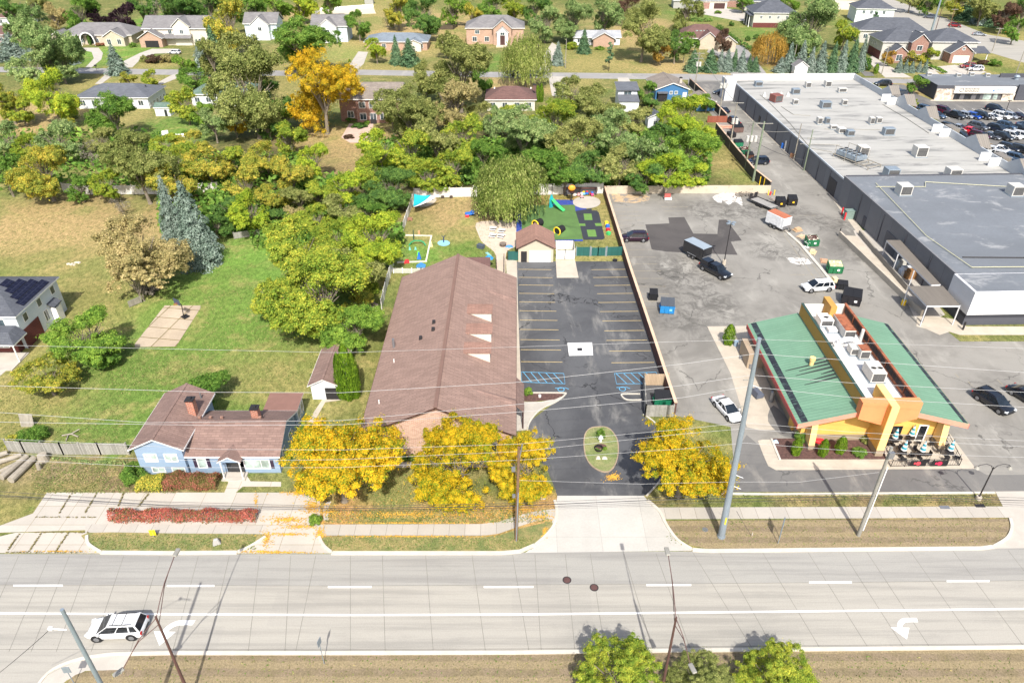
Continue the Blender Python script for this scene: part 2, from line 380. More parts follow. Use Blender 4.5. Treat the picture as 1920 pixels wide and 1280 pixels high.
k=mixc(t,ramp(t,n1,.47,.66,0,.6),at.outputs[0],(.36,.30,.13))
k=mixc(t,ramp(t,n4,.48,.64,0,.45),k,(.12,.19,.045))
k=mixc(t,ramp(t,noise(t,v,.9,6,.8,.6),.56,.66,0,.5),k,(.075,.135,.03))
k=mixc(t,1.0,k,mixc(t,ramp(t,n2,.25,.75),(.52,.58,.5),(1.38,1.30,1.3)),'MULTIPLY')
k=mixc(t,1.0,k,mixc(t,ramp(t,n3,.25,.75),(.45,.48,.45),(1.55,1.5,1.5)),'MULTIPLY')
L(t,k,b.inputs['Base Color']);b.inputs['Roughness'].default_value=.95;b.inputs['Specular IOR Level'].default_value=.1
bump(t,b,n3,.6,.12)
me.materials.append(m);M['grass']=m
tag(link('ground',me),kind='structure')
_g={}
def grassm(name,c,c2,stripe=None):
 m,t,b=nodes(name);v=posn(t)
 k=mixc(t,ramp(t,noise(t,v,.6,6,.7),.35,.65),c,c2)
 if stripe:
  wv=t.nodes.new('ShaderNodeTexWave');wv.bands_direction=stripe[0];wv.inputs['Scale'].default_value=stripe[1];wv.inputs['Distortion'].default_value=1.0
  L(t,v,wv.inputs[0]);k=mixc(t,ramp(t,wv.outputs[1],.3,.7,0,.6),k,scl(c2,1.55))
 k=mixc(t,1.0,k,mixc(t,ramp(t,noise(t,v,7,4,.8),.25,.75),(.65,)*3,(1.3,)*3),'MULTIPLY')
 L(t,k,b.inputs['Base Color']);b.inputs['Roughness'].default_value=.95
 bump(t,b,noise(t,v,7,4,.8),.5,.1);return m
M['verge']=grassm('verge_dry_grass',(.235,.18,.115),(.195,.155,.085),('Y',.22))
M['vergeg']=grassm('verge_green_grass',(.14,.17,.055),(.33,.26,.11))
M['isl']=grassm('island_grass',(.15,.20,.06),(.26,.26,.11))
NK=[(-700,1043),(-300,1041),(0,1038),(320,1038),(640,1038),(985,1035),(1300,1033),(1620,1030),(1920,1027),(2300,1022),(2900,1014)]
SK=[(-700,1232),(-300,1226),(0,1223),(320,1223),(640,1223),(960,1222),(1280,1218),(1600,1215),(1920,1212),(2300,1206),(2900,1196)]
sheet('main_road',NK+SK[::-1],.012,M['road'])
def yl(px,a):return np.interp(px,[p[0]for p in a],[p[1]for p in a])
LN=[(-700,1102),(0,1096),(640,1098),(1280,1094),(1920,1088),(2900,1078)]
sheet('road_lane',NK+LN[::-1],.016,M['road_dark'])
mb=MB()
def pxquad(mb,pts,z):mb.add([(*G(*p).xy,z)for p in pts],[(0,1,2,3)])
SL=[(-700,1156),(0,1149.5),(640,1152.5),(960,1151.5),(1280,1148),(1920,1141),(2900,1130)]
for i in range(-14,58):
 x0,x1=i*50,i*50+50;pxquad(mb,[(x0,yl(x0,SL)-1.8),(x1,yl(x1,SL)-1.8),(x1,yl(x1,SL)+1.8),(x0,yl(x0,SL)+1.8)],.024)
for x0,x1,y in((-250,-165,1098),(25,118,1097.5),(313,402,1098),(615,697,1100),(907,1000,1100),(1212,1296,1096.5),(1517,1597,1091.5),(1775,1855,1089),(2040,2130,1086)):
 pxquad(mb,[(x0,y-1.7),(x1,y-1.9),(x1,y+1.5),(x0,y+1.7)],.024)
def arrow(cx,cy,s=1):
 o=G(cx,cy);arc=[]
 for k in range(9):
  a=R(90+k*9.5);arc.append((math.cos(a),math.sin(a)))
 r0,r1=1.15*s,1.75*s;c0=(o.x+.6*s,o.y-.6*s)
 for(a,b_),(c_,d)in zip(arc[:-1],arc[1:]):
  mb.add([(c0[0]+a*r1,c0[1]+b_*r1,.024),(c0[0]+c_*r1,c0[1]+d*r1,.024),(c0[0]+c_*r0,c0[1]+d*r0,.024),(c0[0]+a*r0,c0[1]+b_*r0,.024)],[(0,1,2,3)])
 mb.add([(c0[0],c0[1]+r1,.024),(c0[0]+1.3*s,c0[1]+r1,.024),(c0[0]+1.2*s,c0[1]+r0,.024),(c0[0],c0[1]+r0,.024)],[(0,1,2,3)])
 q=(c0[0]-1.4*s,c0[1]+.25*s)
 mb.add([(q[0]-1.15*s,q[1]+.15*s,.025),(q[0]+.1*s,q[1]-1.5*s,.025),(q[0]+1.15*s,q[1]+.1*s,.025)],[(0,1,2)])
arrow(1698,1173,.72);arrow(325,1180,.85)
tag(mb.build('road_marking',M['white']),kind='structure')
JT=[(35,-.45),(92,-.42),(130,-.40),(170,-.36),(232,-.34),(300,-.31),(372,-.27),(430,-.235),(487,-.12),(545,-.06),(592,-.21),(657,0),(717,.03),(798,.08),(885,.14),(961,.17),(1003,.065),(1060,.1),(1107,.15),
(1170,.30),(1230,.36),(1300,.62),(1350,.56),(1430,.60),(1515,.63),(1580,.64),(1625,.66),(1707,.70),(1787,.74),(1890,.78),(1975,.8),(-60,-.5),(-150,-.55)]
mb=MB()
for x,s in JT:
 y0,y1=yl(x,NK)+4,1221-(x>1280)*5
 xs=x+s*(y1-y0)
 a,c=G(x,y0),G(xs,y1);strip(mb,[a,c],.05,.020,0)
for i in range(-10,56):
 a,c=G(i*50,yl(i*50,LN)),G(i*50+50,yl(i*50+50,LN));strip(mb,[a,c],.05,.020,0)
 y0=lambda q:yl(q,[(p[0],p[1]-6)for p in SK]);strip(mb,[G(i*50,y0(i*50)),G(i*50+50,y0(i*50+50))],.05,.020,0)
tag(mb.build('road_joint',M['joint']),kind='structure')
sheet('side_road',[(-700,1222),(215,1223),(150,1245),(110,1262),(70,1300),(40,1400),(-700,1400)],.009,M['road'])
sheet('median_pavement',[(150,1235),(200,1226),(244,1225),(240,1255),(160,1257),(125,1275),(95,1300),(60,1300),(90,1265)],.02,M['conc_plain'])
sheet('median_verge',smooth([(95,1330),(125,1282),(148,1262),(200,1256),(228,1256)],4)+[(245,1226)]+[(p[0],p[1]+3)for p in SK[3:10]]+[(2300,1420),(40,1420)],.03,M['verge'])
KB=lambda pts,n=4:smooth(pts,n)
band('kerb',[(240,1226)]+[(p[0],p[1]+1.5)for p in SK[3:10]],.35,.01,.12,M['kerb'])
band('kerb',KB([(55,1310),(90,1262),(140,1238),(200,1227),(245,1225)]),.25,.01,.1,M['kerb'])
sheet('driveway',[(88,923),(560,923),(600,930),(600,983),(490,984),(0,998),(-100,1004),(-100,990),(0,985),(62,962)],.014,M['conc_old'])
sheet('driveway',[(-60,1036),(-20,1010),(30,998),(165,998),(163,1012),(175,1028),(190,1037)],.016,M['conc_old'])
sheet('driveway',[(488,983),(592,983),(600,1004),(612,1024),(628,1037),(440,1037),(468,1026),(498,1005)],.018,M['conc_old'])
sheet('pavement',[(160,982),(500,984),(500,1001),(160,998)],.022,M['conc'])
sheet('pavement',[(590,983),(900,982),(935,978),(975,965),(1010,957),(1046,953),(1046,972),(1010,975),(975,986),(935,1000),(905,1004),(596,1004)],.022,M['conc'])
sheet('driveway',[(1045,929),(1207,929),(1222,948),(1238,958),(1248,980),(1266,1004),(1298,1032),(985,1036),(1008,1018),(1030,990),(1040,965)],.020,M['conc_new'])
sheet('pavement',[(1234,951),(1890,949),(1893,970),(1240,973)],.022,M['conc'])
sheet('driveway',[(1866,921),(2500,915),(2560,1018),(1850,1028),(1885,1010),(1896,990),(1893,968),(1880,948)],.018,M['conc_plain'])
sheet('verge',smooth([(165,999),(330,1000),(498,1003),(470,1020),(445,1033),(300,1035),(190,1034),(166,1018)],3,True),.05,M['vergeg'])
sheet('verge',[(600,1007),(905,1007),(937,1003),(985,988),(1035,977),(1037,985),(1022,1003),(1003,1018),(975,1030),(940,1034),(622,1034)],.05,M['vergeg'])
sheet('verge',[(1244,976),(1890,973),(1893,990),(1885,1006),(1862,1021),(1840,1025),(1330,1029),(1295,1022),(1268,1007)],.05,M['verge'])
for c_ in([(190,1036),(166,1020),(163,1004)],[(445,1035),(470,1024),(498,1006)],[(1003,1022),(1025,1003),(1040,982),(1044,958),(1040,938)],[(1298,1030),(1270,1012),(1250,985),(1236,958),(1214,938)],[(622,1036),(606,1022),(598,1006)],
[(1862,1025),(1888,1009),(1897,990),(1894,972)]):
 band('kerb',KB(c_),.3,.012,.12,M['kerb'])
band('kerb',[(190,1036),(320,1037),(445,1036)],.4,.012,.12,M['kerb'])
band('kerb',[(622,1037),(800,1037),(940,1037),(975,1034),(1003,1022)],.4,.012,.12,M['kerb'])
band('kerb',[(1298,1031),(1330,1033),(1620,1030),(1840,1028),(1862,1025)],.4,.012,.12,M['kerb'])
rl=random.Random(5)
mb=MB()
def leafpile(cx,cy,rx,ry,n,z=.06):
 for _ in range(n):
  a=rl.random()*6.283;r_=abs(rl.gauss(0,.55));g=G(cx+rx*r_*math.cos(a),cy+ry*r_*math.sin(a));s=rl.uniform(.03,.085);q=rl.random()*3
  mb.add([(g.x+s*math.cos(q+k*1.57),g.y+s*math.sin(q+k*1.57),z+rl.uniform(0,.06))for k in range(4)],[(0,1,2,3)])
for a in((540,975,50,9,500),(560,988,40,5,300),(500,1010,12,20,250),(540,1002,50,3,250),(520,1036,70,1.6,300),(600,1000,12,14,200),(760,981,170,1.6,300),(760,1006,160,2,400),(1010,970,30,6,200),(1022,998,5,12,160),
(585,950,20,18,500),(560,925,34,5,250),(480,940,4,14,80),(1150,895,13,7,420),(760,965,220,10,700),(620,960,50,18,250),(980,955,60,10,200),(800,925,60,20,120),(490,1034,40,2,120),(110,1034,60,1.5,120)):leafpile(*a)
tag(mb.build('fallen_leaves',M['leaflit']),'orange fallen leaves drifted over the drives and grass','fallen leaves',kind='stuff')
mb=MB()
def weeds(a,b_,n,w_=3):
 for _ in range(n):
  k_=rl.random();g=G(a[0]+(b_[0]-a[0])*k_+rl.uniform(-w_,w_)*.4,a[1]+(b_[1]-a[1])*k_+rl.uniform(-1,1)*.5);s=rl.uniform(.03,.09);q=rl.random()*3;h_=rl.uniform(.03,.12)
  mb.add([(g.x+s*math.cos(q+k*1.57),g.y+s*math.sin(q+k*1.57),h_+(k%2)*.06)for k in range(4)],[(0,1,2,3)])
for a,b_ in(((10,1036),(160,1036)),((135,925),(112,962)),((182,925),(160,962)),((60,970),(180,970)),((62,998),(165,999)),((38,1000),(15,1032)),((78,1000),(55,1034)),((128,1000),(105,1034)),((280,925),(260,950)),((232,925),(222,950))):weeds(a,b_,75)
M['weed']=pm('weed_leaf',srgb(120,110,62),.9,.4,3)
tag(mb.build('joint_weeds',M['weed']),'weeds growing in the cracks of the old concrete drive','weeds',kind='stuff')
LOT=[(1131,356),(1442,352),(1290,160),(1290,149),(1376,150),(1420,200),(1560,345),(1700,560),(1800,640),(2500,640),(2500,920),(1866,922),(1330,922),(1345,905),(1352,880),(1375,860),(1370,800),(1262,778),(1262,760)]
sheet('parking_lot',LOT,.006,M['asph_old'])
sheet('driveway',[(1345,905),(1372,860),(1400,815),(1424,835),(1440,866),(1460,881),(1830,879),(1850,890),(2500,885),(2500,921),(1330,922)],.012,M['asph_mid'])
sheet('asphalt_patch',[(1210,421),(1255,419),(1253,408),(1283,407),(1300,438),(1345,439),(1348,412),(1362,412),(1391,451),(1370,453),(1383,478),(1250,472),(1222,468)],.012,M['asph_patch'])
sheet('parking_lot',[(966,490),(1171,490),(1246,722),(1262,760),(1264,778),(1203,777),(1238,804),(1255,850),(1245,885),(1225,915),(1207,930),(1045,930),(1040,915),(1028,885),(1005,850),(990,825),(988,805),(993,790),(1030,762),(1060,741),(977,738)],.014,M['asph_new'])
band('kerb',[(1436,927),(1865,924)],.25,.01,.12,M['kerb'])
band('kerb',[(1330,925),(1436,927)],.25,.01,.12,M['kerb'])
mb=MB()
LY=[505,520,534.3,550,566,582.7,600,617.7,636.7,655.5,678]
for y in LY:
 xl=np.interp(y,[505,696],[972,977.5]);xr=np.interp(y,[505,678],[1034,1054.5])
 strip(mb,[G(xl,y),G(xr,y+.8)],.11,.022,0)
for y,a,b_ in((505,1109,1173),(519.6,1112,1177.5),(534.7,1114.6,1181.6),(550,1119.6,1187),(566.5,1121.6,1191.6),(583.5,1125,1196.6),(601,1129.5,1202.6),(619.5,1133,1207.6),(637.5,1137,1213),(657.5,1142.5,1220),(679.3,1146.5,1226.5)):
 strip(mb,[G(a,y+.8),G(b_,y)],.11,.022,0)
tag(mb.build('parking_line',M['yellow_line']),kind='structure')
mb=MB()
for q in([(978,697),(1057,700),(1059.5,719.5),(978,716)],[(1152,700),(1230,697.5),(1238,719),(1156,719.5)]):
 P3=[G(*p)for p in q];strip(mb,P3,.1,.022,0,True)
 for k in range(1,6):
  a=P3[0].lerp(P3[1],(k-.8)/5.6);c_=P3[3].lerp(P3[2],(k+.1)/5.6+.04);strip(mb,[a,c_],.09,.022,0)
for cx,cy in((1052,730),(1167,729)):
 g=G(cx,cy);ring=[g+Vector((.42*math.cos(a_*.628),.42*math.sin(a_*.628),0))for a_ in range(10)]
 strip(mb,ring,.1,.022,0,True);strip(mb,[g+Vector((-.1,.3,0)),g+Vector((.6,.35,0)),g+Vector((1.0,.05,0))],.1,.023,0);strip(mb,[g+Vector((-.1,.3,0)),g+Vector((-.75,.3,0))],.1,.0235,0)
tag(mb.build('accessible_bay_marking',M['blue_line']),kind='structure')
mb=MB()
for k,y in enumerate((388,397,405,413,423,468,482,495,508,522,537,551,565,577)):
 xl=np.interp(y,[388,577],[1144,1200]);strip(mb,[G(xl+5,y),G(xl+5+PPM(y)*4.8,y)],.1,.014,0)
for y,a,b_ in((388,1240,1290),(396,1245,1280),(404,1480,1530),(515,1480,1530)):strip(mb,[G(a,y),G(b_,y)],.1,.014,0)
for a,b_ in(((1815,715),(1852,752)),((1870,712),(1915,752)),((1925,710),(1975,752)),((1790,700),(1800,710)),((1480,437),(1560,545)),((1470,440),(1548,552))):strip(mb,[G(*a),G(*b_)],.1,.014,0)
tag(mb.build('parking_line',M['tan_line']),kind='structure')
sheet('concrete_pad',[(1064,643),(1110,642),(1112,666),(1067,667)],.024,M['white'])
mb=MB();g=G(1087,655);mb.box(-.35,-.35,0,.35,.35,.02);tag(mb.build('drain_cover',M['dark'],None,(g.x,g.y,.02)),'small square drain grate in the white concrete square','drain cover')
sheet('concrete_pad',[(1042,487),(1078,487),(1085,521),(1044,521)],.024,M['conc_tan'])
sheet('path',[(948,486),(969,489),(972,600),(978,738),(966,738)],.026,M['conc_tan'],thick=.02)
sheet('path',smooth([(966,752),(1015,753),(1058,742)],2)+smooth([(1058,744),(1020,764),(997,785),(990,806)],4)+[(968,808)],.03,M['conc_plain'])
sheet('planting_bed',[(981,738),(1055,738),(1055,742),(1040,749),(1000,753),(981,752)],.034,M['mulch'])
band('kerb',KB([(981,737),(1052,737),(1060,740),(1042,754),(1015,767),(996,787),(989,806),(992,826),(1006,850)],5),.16,.01,.13,M['kerb'])
band('kerb',KB([(1200,739),(1170,739),(1165,742),(1176,750),(1204,750)],3),.16,.01,.13,M['kerb'])
band('kerb',KB([(1206,777),(1222,788),(1238,804),(1254,838),(1250,880),(1232,908),(1212,930)],4),.16,.01,.13,M['kerb'])
ISL=smooth([(1097,815),(1106,804),(1120,801),(1138,802),(1150,812),(1158,828),(1159,850),(1153,872),(1142,884),(1128,884),(1110,874),(1099,858),(1095,836)],3,True)
sheet('planting_island',ISL,.1,M['isl'])
band('kerb',ISL,.13,.01,.12,pm('kerb_weathered',srgb(160,142,120),.9,.2),closed=True)
sheet('spilled_plaster',smooth([(1336,370),(1352,363),(1378,360),(1388,368),(1392,386),(1378,378),(1366,384),(1356,376),(1350,382)],3,True),.014,M['spill'])
sheet('spilled_plaster',[(1474,483),(1515,484),(1524,494),(1500,497),(1482,492)],.014,M['spill'])
sheet('sand_drift',[(1146,362),(1220,366),(1216,376),(1190,381),(1150,378)],.012,pm('sand',srgb(184,160,128),.95,.2,1,c2=srgb(132,127,122),c2a=.5,c2b=.55,c2s=.9))
for q in((1063,1087),(1114,1101)):
 g=G(*q);mb=MB();mb.cyl((0,0,0),(0,0,.012),.42,.42,20);mb.cyl((0,0,.012),(0,0,.016),.33,.33,20,1)
 tag(mb.build('manhole_cover',[M['dark'],M['rustpole']],None,(g.x,g.y,.018)),'round iron manhole cover %s the joint of the upper lane'%('touching' if q[0]<1100 else 'just below'),'manhole cover','manhole covers in the road')
sheet('street',[(-300,122),(100,127),(340,131),(480,133),(680,131),(900,135),(1300,139),(1376,141),(1700,148),(2300,156),(2300,166),(1700,157),(1378,152),(1300,150),(900,145),(680,141),(480,143),(330,141),(100,137),(-300,132)],.01,M['street'])
sheet('street',[(1372,142),(1345,105),(1325,98),(1335,84),(1395,85),(1440,142)],.012,M['street'])
sheet('highway',[(1600,-45),(1625,0),(1645,22),(1730,55),(1825,90),(1920,118),(2400,280),(2400,190),(1920,77),(1850,65),(1767,32),(1675,0),(1640,-45)],.02,M['road'])
DW=[((120,97),(150,90),(185,90),(193,100),(190,112),(172,127),(160,127),(176,110),(172,98),(150,94)),((232,115),(262,100),(285,92),(328,92),(330,100),(290,101),(262,113),(248,127),(235,127)),
((200,138),(210,143),(190,158),(178,158)),((345,133),(330,148),(300,160),(292,157),(320,142)),((672,97),(690,98),(682,120),(670,131),(650,131),(660,115)),((1028,135),(1052,90),(1035,80),(1022,100),(1010,135)),
((1028,143),(1060,144),(1062,185),(1035,180)),((1158,146),(1178,146),(1200,185),(1185,188),(1175,160),(1160,158)),((1385,40),(1290,22),(1280,12),(1330,12),(1390,20),(1420,38)),
((1636,105),(1655,118),(1710,146),(1660,146),(1640,128),(1625,112)),((1760,125),(1790,122),(1850,135),(1830,143),(1795,146),(1735,127)),((1738,122),(1765,142),(1750,146),(1725,130))]
for q in DW:sheet('driveway',list(q),.03,M['conc_plain'])
sheet('driveway',[(1610,132),(1635,136),(1640,143),(1622,143)],.03,M['asph_mid'])
sheet('riding_paddock',[(600,20),(700,14),(705,26),(600,30)],.03,pm('arena_sand',srgb(210,196,170),.95,.1))
sheet('service_yard',[(1292,154),(1376,152),(1384,170),(1404,200),(1345,200),(1310,172)],.012,M['asph_mid'])
sheet('pavement',[(1396,200),(1404,208),(1560,352),(1645,470),(1700,545),(1690,548),(1640,480),(1552,362),(1392,209)],.03,M['conc_tan'],thick=.02)
sheet('parking_lot',[(1655,158),(1695,159),(1722,178),(1748,188),(2300,192),(2300,420),(1950,345),(1800,255),(1700,185)],.008,M['asph_mid'])
sheet('pavement',[(1746,187),(2300,190),(2300,193),(1744,190)],.02,M['conc_tan'],thick=.01)
mb=MB()
for x in range(1755,1990,17):
 strip(mb,[G(x,204),G(x+26,222)],.1,.014,0);strip(mb,[G(x+20,236),G(x+56,257)],.1,.014,0)
 strip(mb,[G(x+60,272),G(x+110,300)],.1,.014,0)
for a,b_ in(((1762,213),(1800,226)),((1750,205),(1762,213))):strip(mb,[G(*a),G(*b_)],.12,.015,0)
tag(mb.build('parking_line',M['white']),kind='structure')
sheet('concrete_pad',[(309,573),(376,573),(376,578),(330,650),(253,651),(253,645)],.05,brickm('slab_weedy',srgb(196,180,158),srgb(186,168,144),srgb(112,100,50),3.3,2.7,.07,'xy',.9,.2,off=0,rot=.15))
sheet('concrete_apron',[(1720,592),(1745,592),(1800,600),(1812,612),(1925,612),(2300,612),(2300,628),(1905,628),(1800,628),(1780,622),(1762,628),(1735,616),(1718,612)],.02,M['conc_tan'])
def leafm(name,cols,spread=5.0,rough=.6,trans=.38,sh=0):
 m,t,b=nodes(name);t.nodes.remove(b)
 at=t.nodes.new('ShaderNodeAttribute');at.attribute_name='rnd'
 oi=t.nodes.new('ShaderNodeObjectInfo')
 tc=t.nodes.new('ShaderNodeTexCoord')
 ad=t.nodes.new('ShaderNodeVectorMath');ad.operation='ADD'
 cm=t.nodes.new('ShaderNodeCombineXYZ');q=math_(t,'MULTIPLY',oi.outputs['Random'],40.0)
 for i in range(3):L(t,q,cm.inputs[i])
 L(t,tc.outputs['Object'],ad.inputs[0]);L(t,cm.outputs[0],ad.inputs[1])
 n1=noise(t,ad.outputs[0],spread,3,.6)
 f=math_(t,'ADD',math_(t,'ADD',math_(t,'MULTIPLY',n1,1.1),sh),math_(t,'MULTIPLY',at.outputs['Fac'],.6))
 k=mixc(t,ramp(t,f,.62,.86),cols[0],cols[1])
 k=mixc(t,ramp(t,f,.92,1.16),k,cols[2])
 r2=math_(t,'FRACT',math_(t,'MULTIPLY',at.outputs['Fac'],7.31))
 k=mixc(t,1.0,k,mixc(t,r2,(.72,)*3,(1.22,)*3),'MULTIPLY')
 k=mixc(t,1.0,k,mixc(t,oi.outputs['Random'],(.86,.9,.86),(1.12,1.08,1.1)),'MULTIPLY')
 d=t.nodes.new('ShaderNodeBsdfDiffuse');tr=t.nodes.new('ShaderNodeBsdfTranslucent');mx=t.nodes.new('ShaderNodeMixShader');mx.inputs[0].default_value=trans
 L(t,k,d.inputs[0]);L(t,k,tr.inputs[0]);L(t,d.outputs[0],mx.inputs[1]);L(t,tr.outputs[0],mx.inputs[2])
 L(t,mx.outputs[0],t.nodes['Material Output'].inputs[0]);return m
LM=dict(
yel=leafm('leaf_gold',[(.220,.300,.030),(.740,.500,.030),(.880,.560,.030)],sh=-.03),
gold=leafm('leaf_orange_gold',[(.40,.36,.04),(.80,.52,.04),(.88,.58,.05)]),
yg=leafm('leaf_yellow_green',[(.144,.241,.037),(.338,.433,.060),(.579,.565,.078)]),
yo=leafm('leaf_turning',[(.187,.243,.050),(.430,.444,.072),(.745,.573,.100)]),
lime=leafm('leaf_lime',[(.169,.277,.037),(.385,.506,.054),(.626,.650,.072)]),
g=leafm('leaf_green',[(.079,.172,.033),(.172,.316,.059),(.316,.462,.092)]),
bg=leafm('leaf_bright_green',[(.099,.205,.037),(.224,.370,.059),(.396,.554,.092)]),
dg=leafm('leaf_dark_green',[(.064,.143,.040),(.129,.243,.060),(.243,.387,.086)]),
gg=leafm('leaf_silver_green',[(.132,.211,.079),(.264,.383,.132),(.501,.593,.251)]),
ol=leafm('leaf_olive',[(.15,.185,.055),(.32,.355,.11),(.52,.52,.19)]),
tanl=leafm('leaf_tan',[(.28,.26,.11),(.48,.41,.18),(.60,.50,.25)]),
ora=leafm('leaf_amber',[(.260,.190,.050),(.500,.330,.070),(.620,.360,.080)]),
pur=leafm('leaf_plum',[(.020,.014,.018),(.045,.028,.035),(.080,.050,.055)]),
pb=leafm('leaf_russet',[(.070,.050,.035),(.160,.100,.070),(.240,.150,.100)]),
sp=leafm('needle_blue',[(.105,.153,.121),(.221,.289,.236),(.378,.451,.389)],4,trans=.05),
ds=leafm('needle_green',[(.051,.109,.058),(.115,.205,.102),(.218,.320,.166)],4,trans=.05),
wil=leafm('leaf_willow',[(.140,.200,.045),(.290,.360,.090),(.460,.490,.170)]),
ced=leafm('leaf_cedar',[(.077,.154,.019),(.166,.294,.026),(.282,.422,.038)]),
red=leafm('leaf_crimson',[(.220,.200,.080),(.460,.130,.100),(.600,.200,.150)],.9),
redb=leafm('leaf_burgundy',[(.200,.200,.060),(.380,.170,.110),(.520,.180,.130)],.7),
twig=leafm('bare_twig',[(.140,.120,.100),(.240,.210,.170),(.340,.300,.250)],trans=0),
)
M['bark']=pm('bark_grey',srgb(132,122,108),.95,.3,2,10,obj=True)
M['bark_d']=pm('bark_brown',srgb(88,72,58),.95,.3,2,10,obj=True)
def cards(name,P,Nn,size,rng,asp=.62,hang=None):
 0
 n=len(P);Nn=Nn/np.maximum(np.linalg.norm(Nn,axis=1,keepdims=True),1e-6)
 r=rng.normal(size=(n,3))if hang is None else hang+rng.normal(0,.15,(n,3))
 a=r-(r*Nn).sum(1,keepdims=True)*Nn;a/=np.maximum(np.linalg.norm(a,axis=1,keepdims=True),1e-6)
 b=np.cross(Nn,a);s=np.asarray(size).reshape(-1,1)*np.ones((n,1))
 bend=Nn*s*rng.uniform(-.25,.25,(n,1))
 V=np.stack([P-a*s,P-b*s*asp+bend,P+a*s,P+b*s*asp+bend],1).reshape(-1,3)
 me=np_mesh(name,V,np.arange(4*n).reshape(n,4))
 at=me.attributes.new('rnd','FLOAT','FACE');at.data.foreach_set('value',rng.random(n).astype(np.float32))
 return me
def decid(seed,leaves=14000,size=.022,nc=58,rx=.5,cz=.57,rz=.43,lob=.2,crs=(.09,.16),low=.08,full=0):
 rng=np.random.default_rng(seed)
 ph=rng.uniform(0,6.28,6)
 C_,Rr=[],[]
 nl=12+nc//9+full;lobes=[]
 for i in range(nl):
  a=2.39996*i+rng.normal(0,.35);e=-.85+1.8*((i*.618)%1)+rng.normal(0,.08);ce=math.sqrt(max(0,1-min(abs(e),.95)**2));k=(1+lob*math.sin(2*a+ph[0])+.6*lob*math.sin(3*a+ph[1]))*(rng.uniform(.55,.74)if not full else rng.choice([.3,.62,.72,.76]))
  lobes.append((np.array([math.cos(a)*ce*rx*k,math.sin(a)*ce*rx*k,cz+e*rz*.68]),rng.uniform(.125,.2)+(.02 if full>10 else 0)))
 nc=nc*4
 while len(C_)<nc:
  lc,lr=lobes[rng.integers(nl)];d=rng.normal(size=3)+(lc-np.array([0,0,cz-.1]))*2.2+np.array([0,0,.25]);d/=np.linalg.norm(d)
  C_.append(lc+d*lr*rng.uniform(.6,1.12)*np.array([1,1,.85]));Rr.append(rng.uniform(*crs)*.5)
 while False:
  d=rng.normal(size=3);d/=np.linalg.norm(d)
  if d[2]<-.75:continue
  az=math.atan2(d[1],d[0])
  k=1+lob*(.5*math.sin(2*az+ph[0])+.35*math.sin(3*az+ph[1]+2*d[2])+.3*math.sin(5*az+ph[2]))
  r=rng.uniform(.55,.88)*k
  if rng.random()<.16:r*=.5
  p=np.array([d[0]*rx*r,d[1]*rx*r,cz+d[2]*rz*r])
  if p[2]<low+.08:continue
  C_.append(p);Rr.append(rng.uniform(*crs)*(1.15 if d[2]>0 else .9))
 C_=np.array(C_);Rr=np.array(Rr)
 w_=Rr**2;idx_=rng.choice(nc,leaves,p=w_/w_.sum())
 out=C_-np.array([0,0,cz-.12]);out/=np.linalg.norm(out,axis=1,keepdims=True)
 d=rng.normal(size=(leaves,3))+out[idx_]*1.1+np.array([0,0,.35]);d/=np.linalg.norm(d,axis=1,keepdims=True)
 rr=Rr[idx_]*rng.uniform(.55,1.08,leaves)
 P=C_[idx_]+d*rr[:,None]*np.array([1,1,.82])
 Nn=d+rng.normal(0,.38,(leaves,3))+np.array([0,-.12,.55])
 q=int(leaves*.1);sel=rng.choice(leaves,q,replace=False)
 P[sel]=C_[idx_[sel]]*np.array([.7,.7,.95])+rng.normal(0,.05,(q,3))
 st=rng.choice(leaves,int(leaves*.05),replace=False)
 P[st]+=out[idx_[st]]*rng.uniform(.02,.07,(len(st),1))
 return cards('crown',P,Nn,rng.uniform(.6,1.25,leaves)*size,rng)
def spruce(seed,leaves=15000,size=.03,jag=.22):
 rng=np.random.default_rng(seed);P,Nn,S=[],[],[]
 nl=26
 for l in range(nl):
  z=.05+.93*(l/nl)**.92;Rz=.5*(1-z)**.82+.012;nb=max(5,int(15*(1-z)+5));a0=rng.random()*6.28
  for b_ in range(nb):
   a=a0+6.283*b_/nb+rng.normal(0,.13);L_=Rz*(1+rng.normal(0,jag));L_=max(L_,.02)
   k=max(7,int(leaves*(L_/.5)/(nl*6)))
   s=np.sort(rng.uniform(.15,1,k));wd=(1.05-s*.7)*L_*.42
   off=rng.uniform(-1,1,k)*wd
   x=np.cos(a)*s*L_-np.sin(a)*off;y=np.sin(a)*s*L_+np.cos(a)*off
   zz=z+.03-(s**1.6)*L_*.32+rng.normal(0,.006,k)-abs(off)*.2
   P.append(np.stack([x,y,zz],1));n_=np.stack([np.cos(a)*.5*np.ones(k),np.sin(a)*.5*np.ones(k),np.ones(k)],1)+rng.normal(0,.4,(k,3));Nn.append(n_);S.append(np.full(k,size)*(1-.35*z))
 P=np.concatenate(P);Nn=np.concatenate(Nn);S=np.concatenate(S)*rng.uniform(.7,1.3,len(P))
 return cards('crown',P,Nn,S,rng,.5)
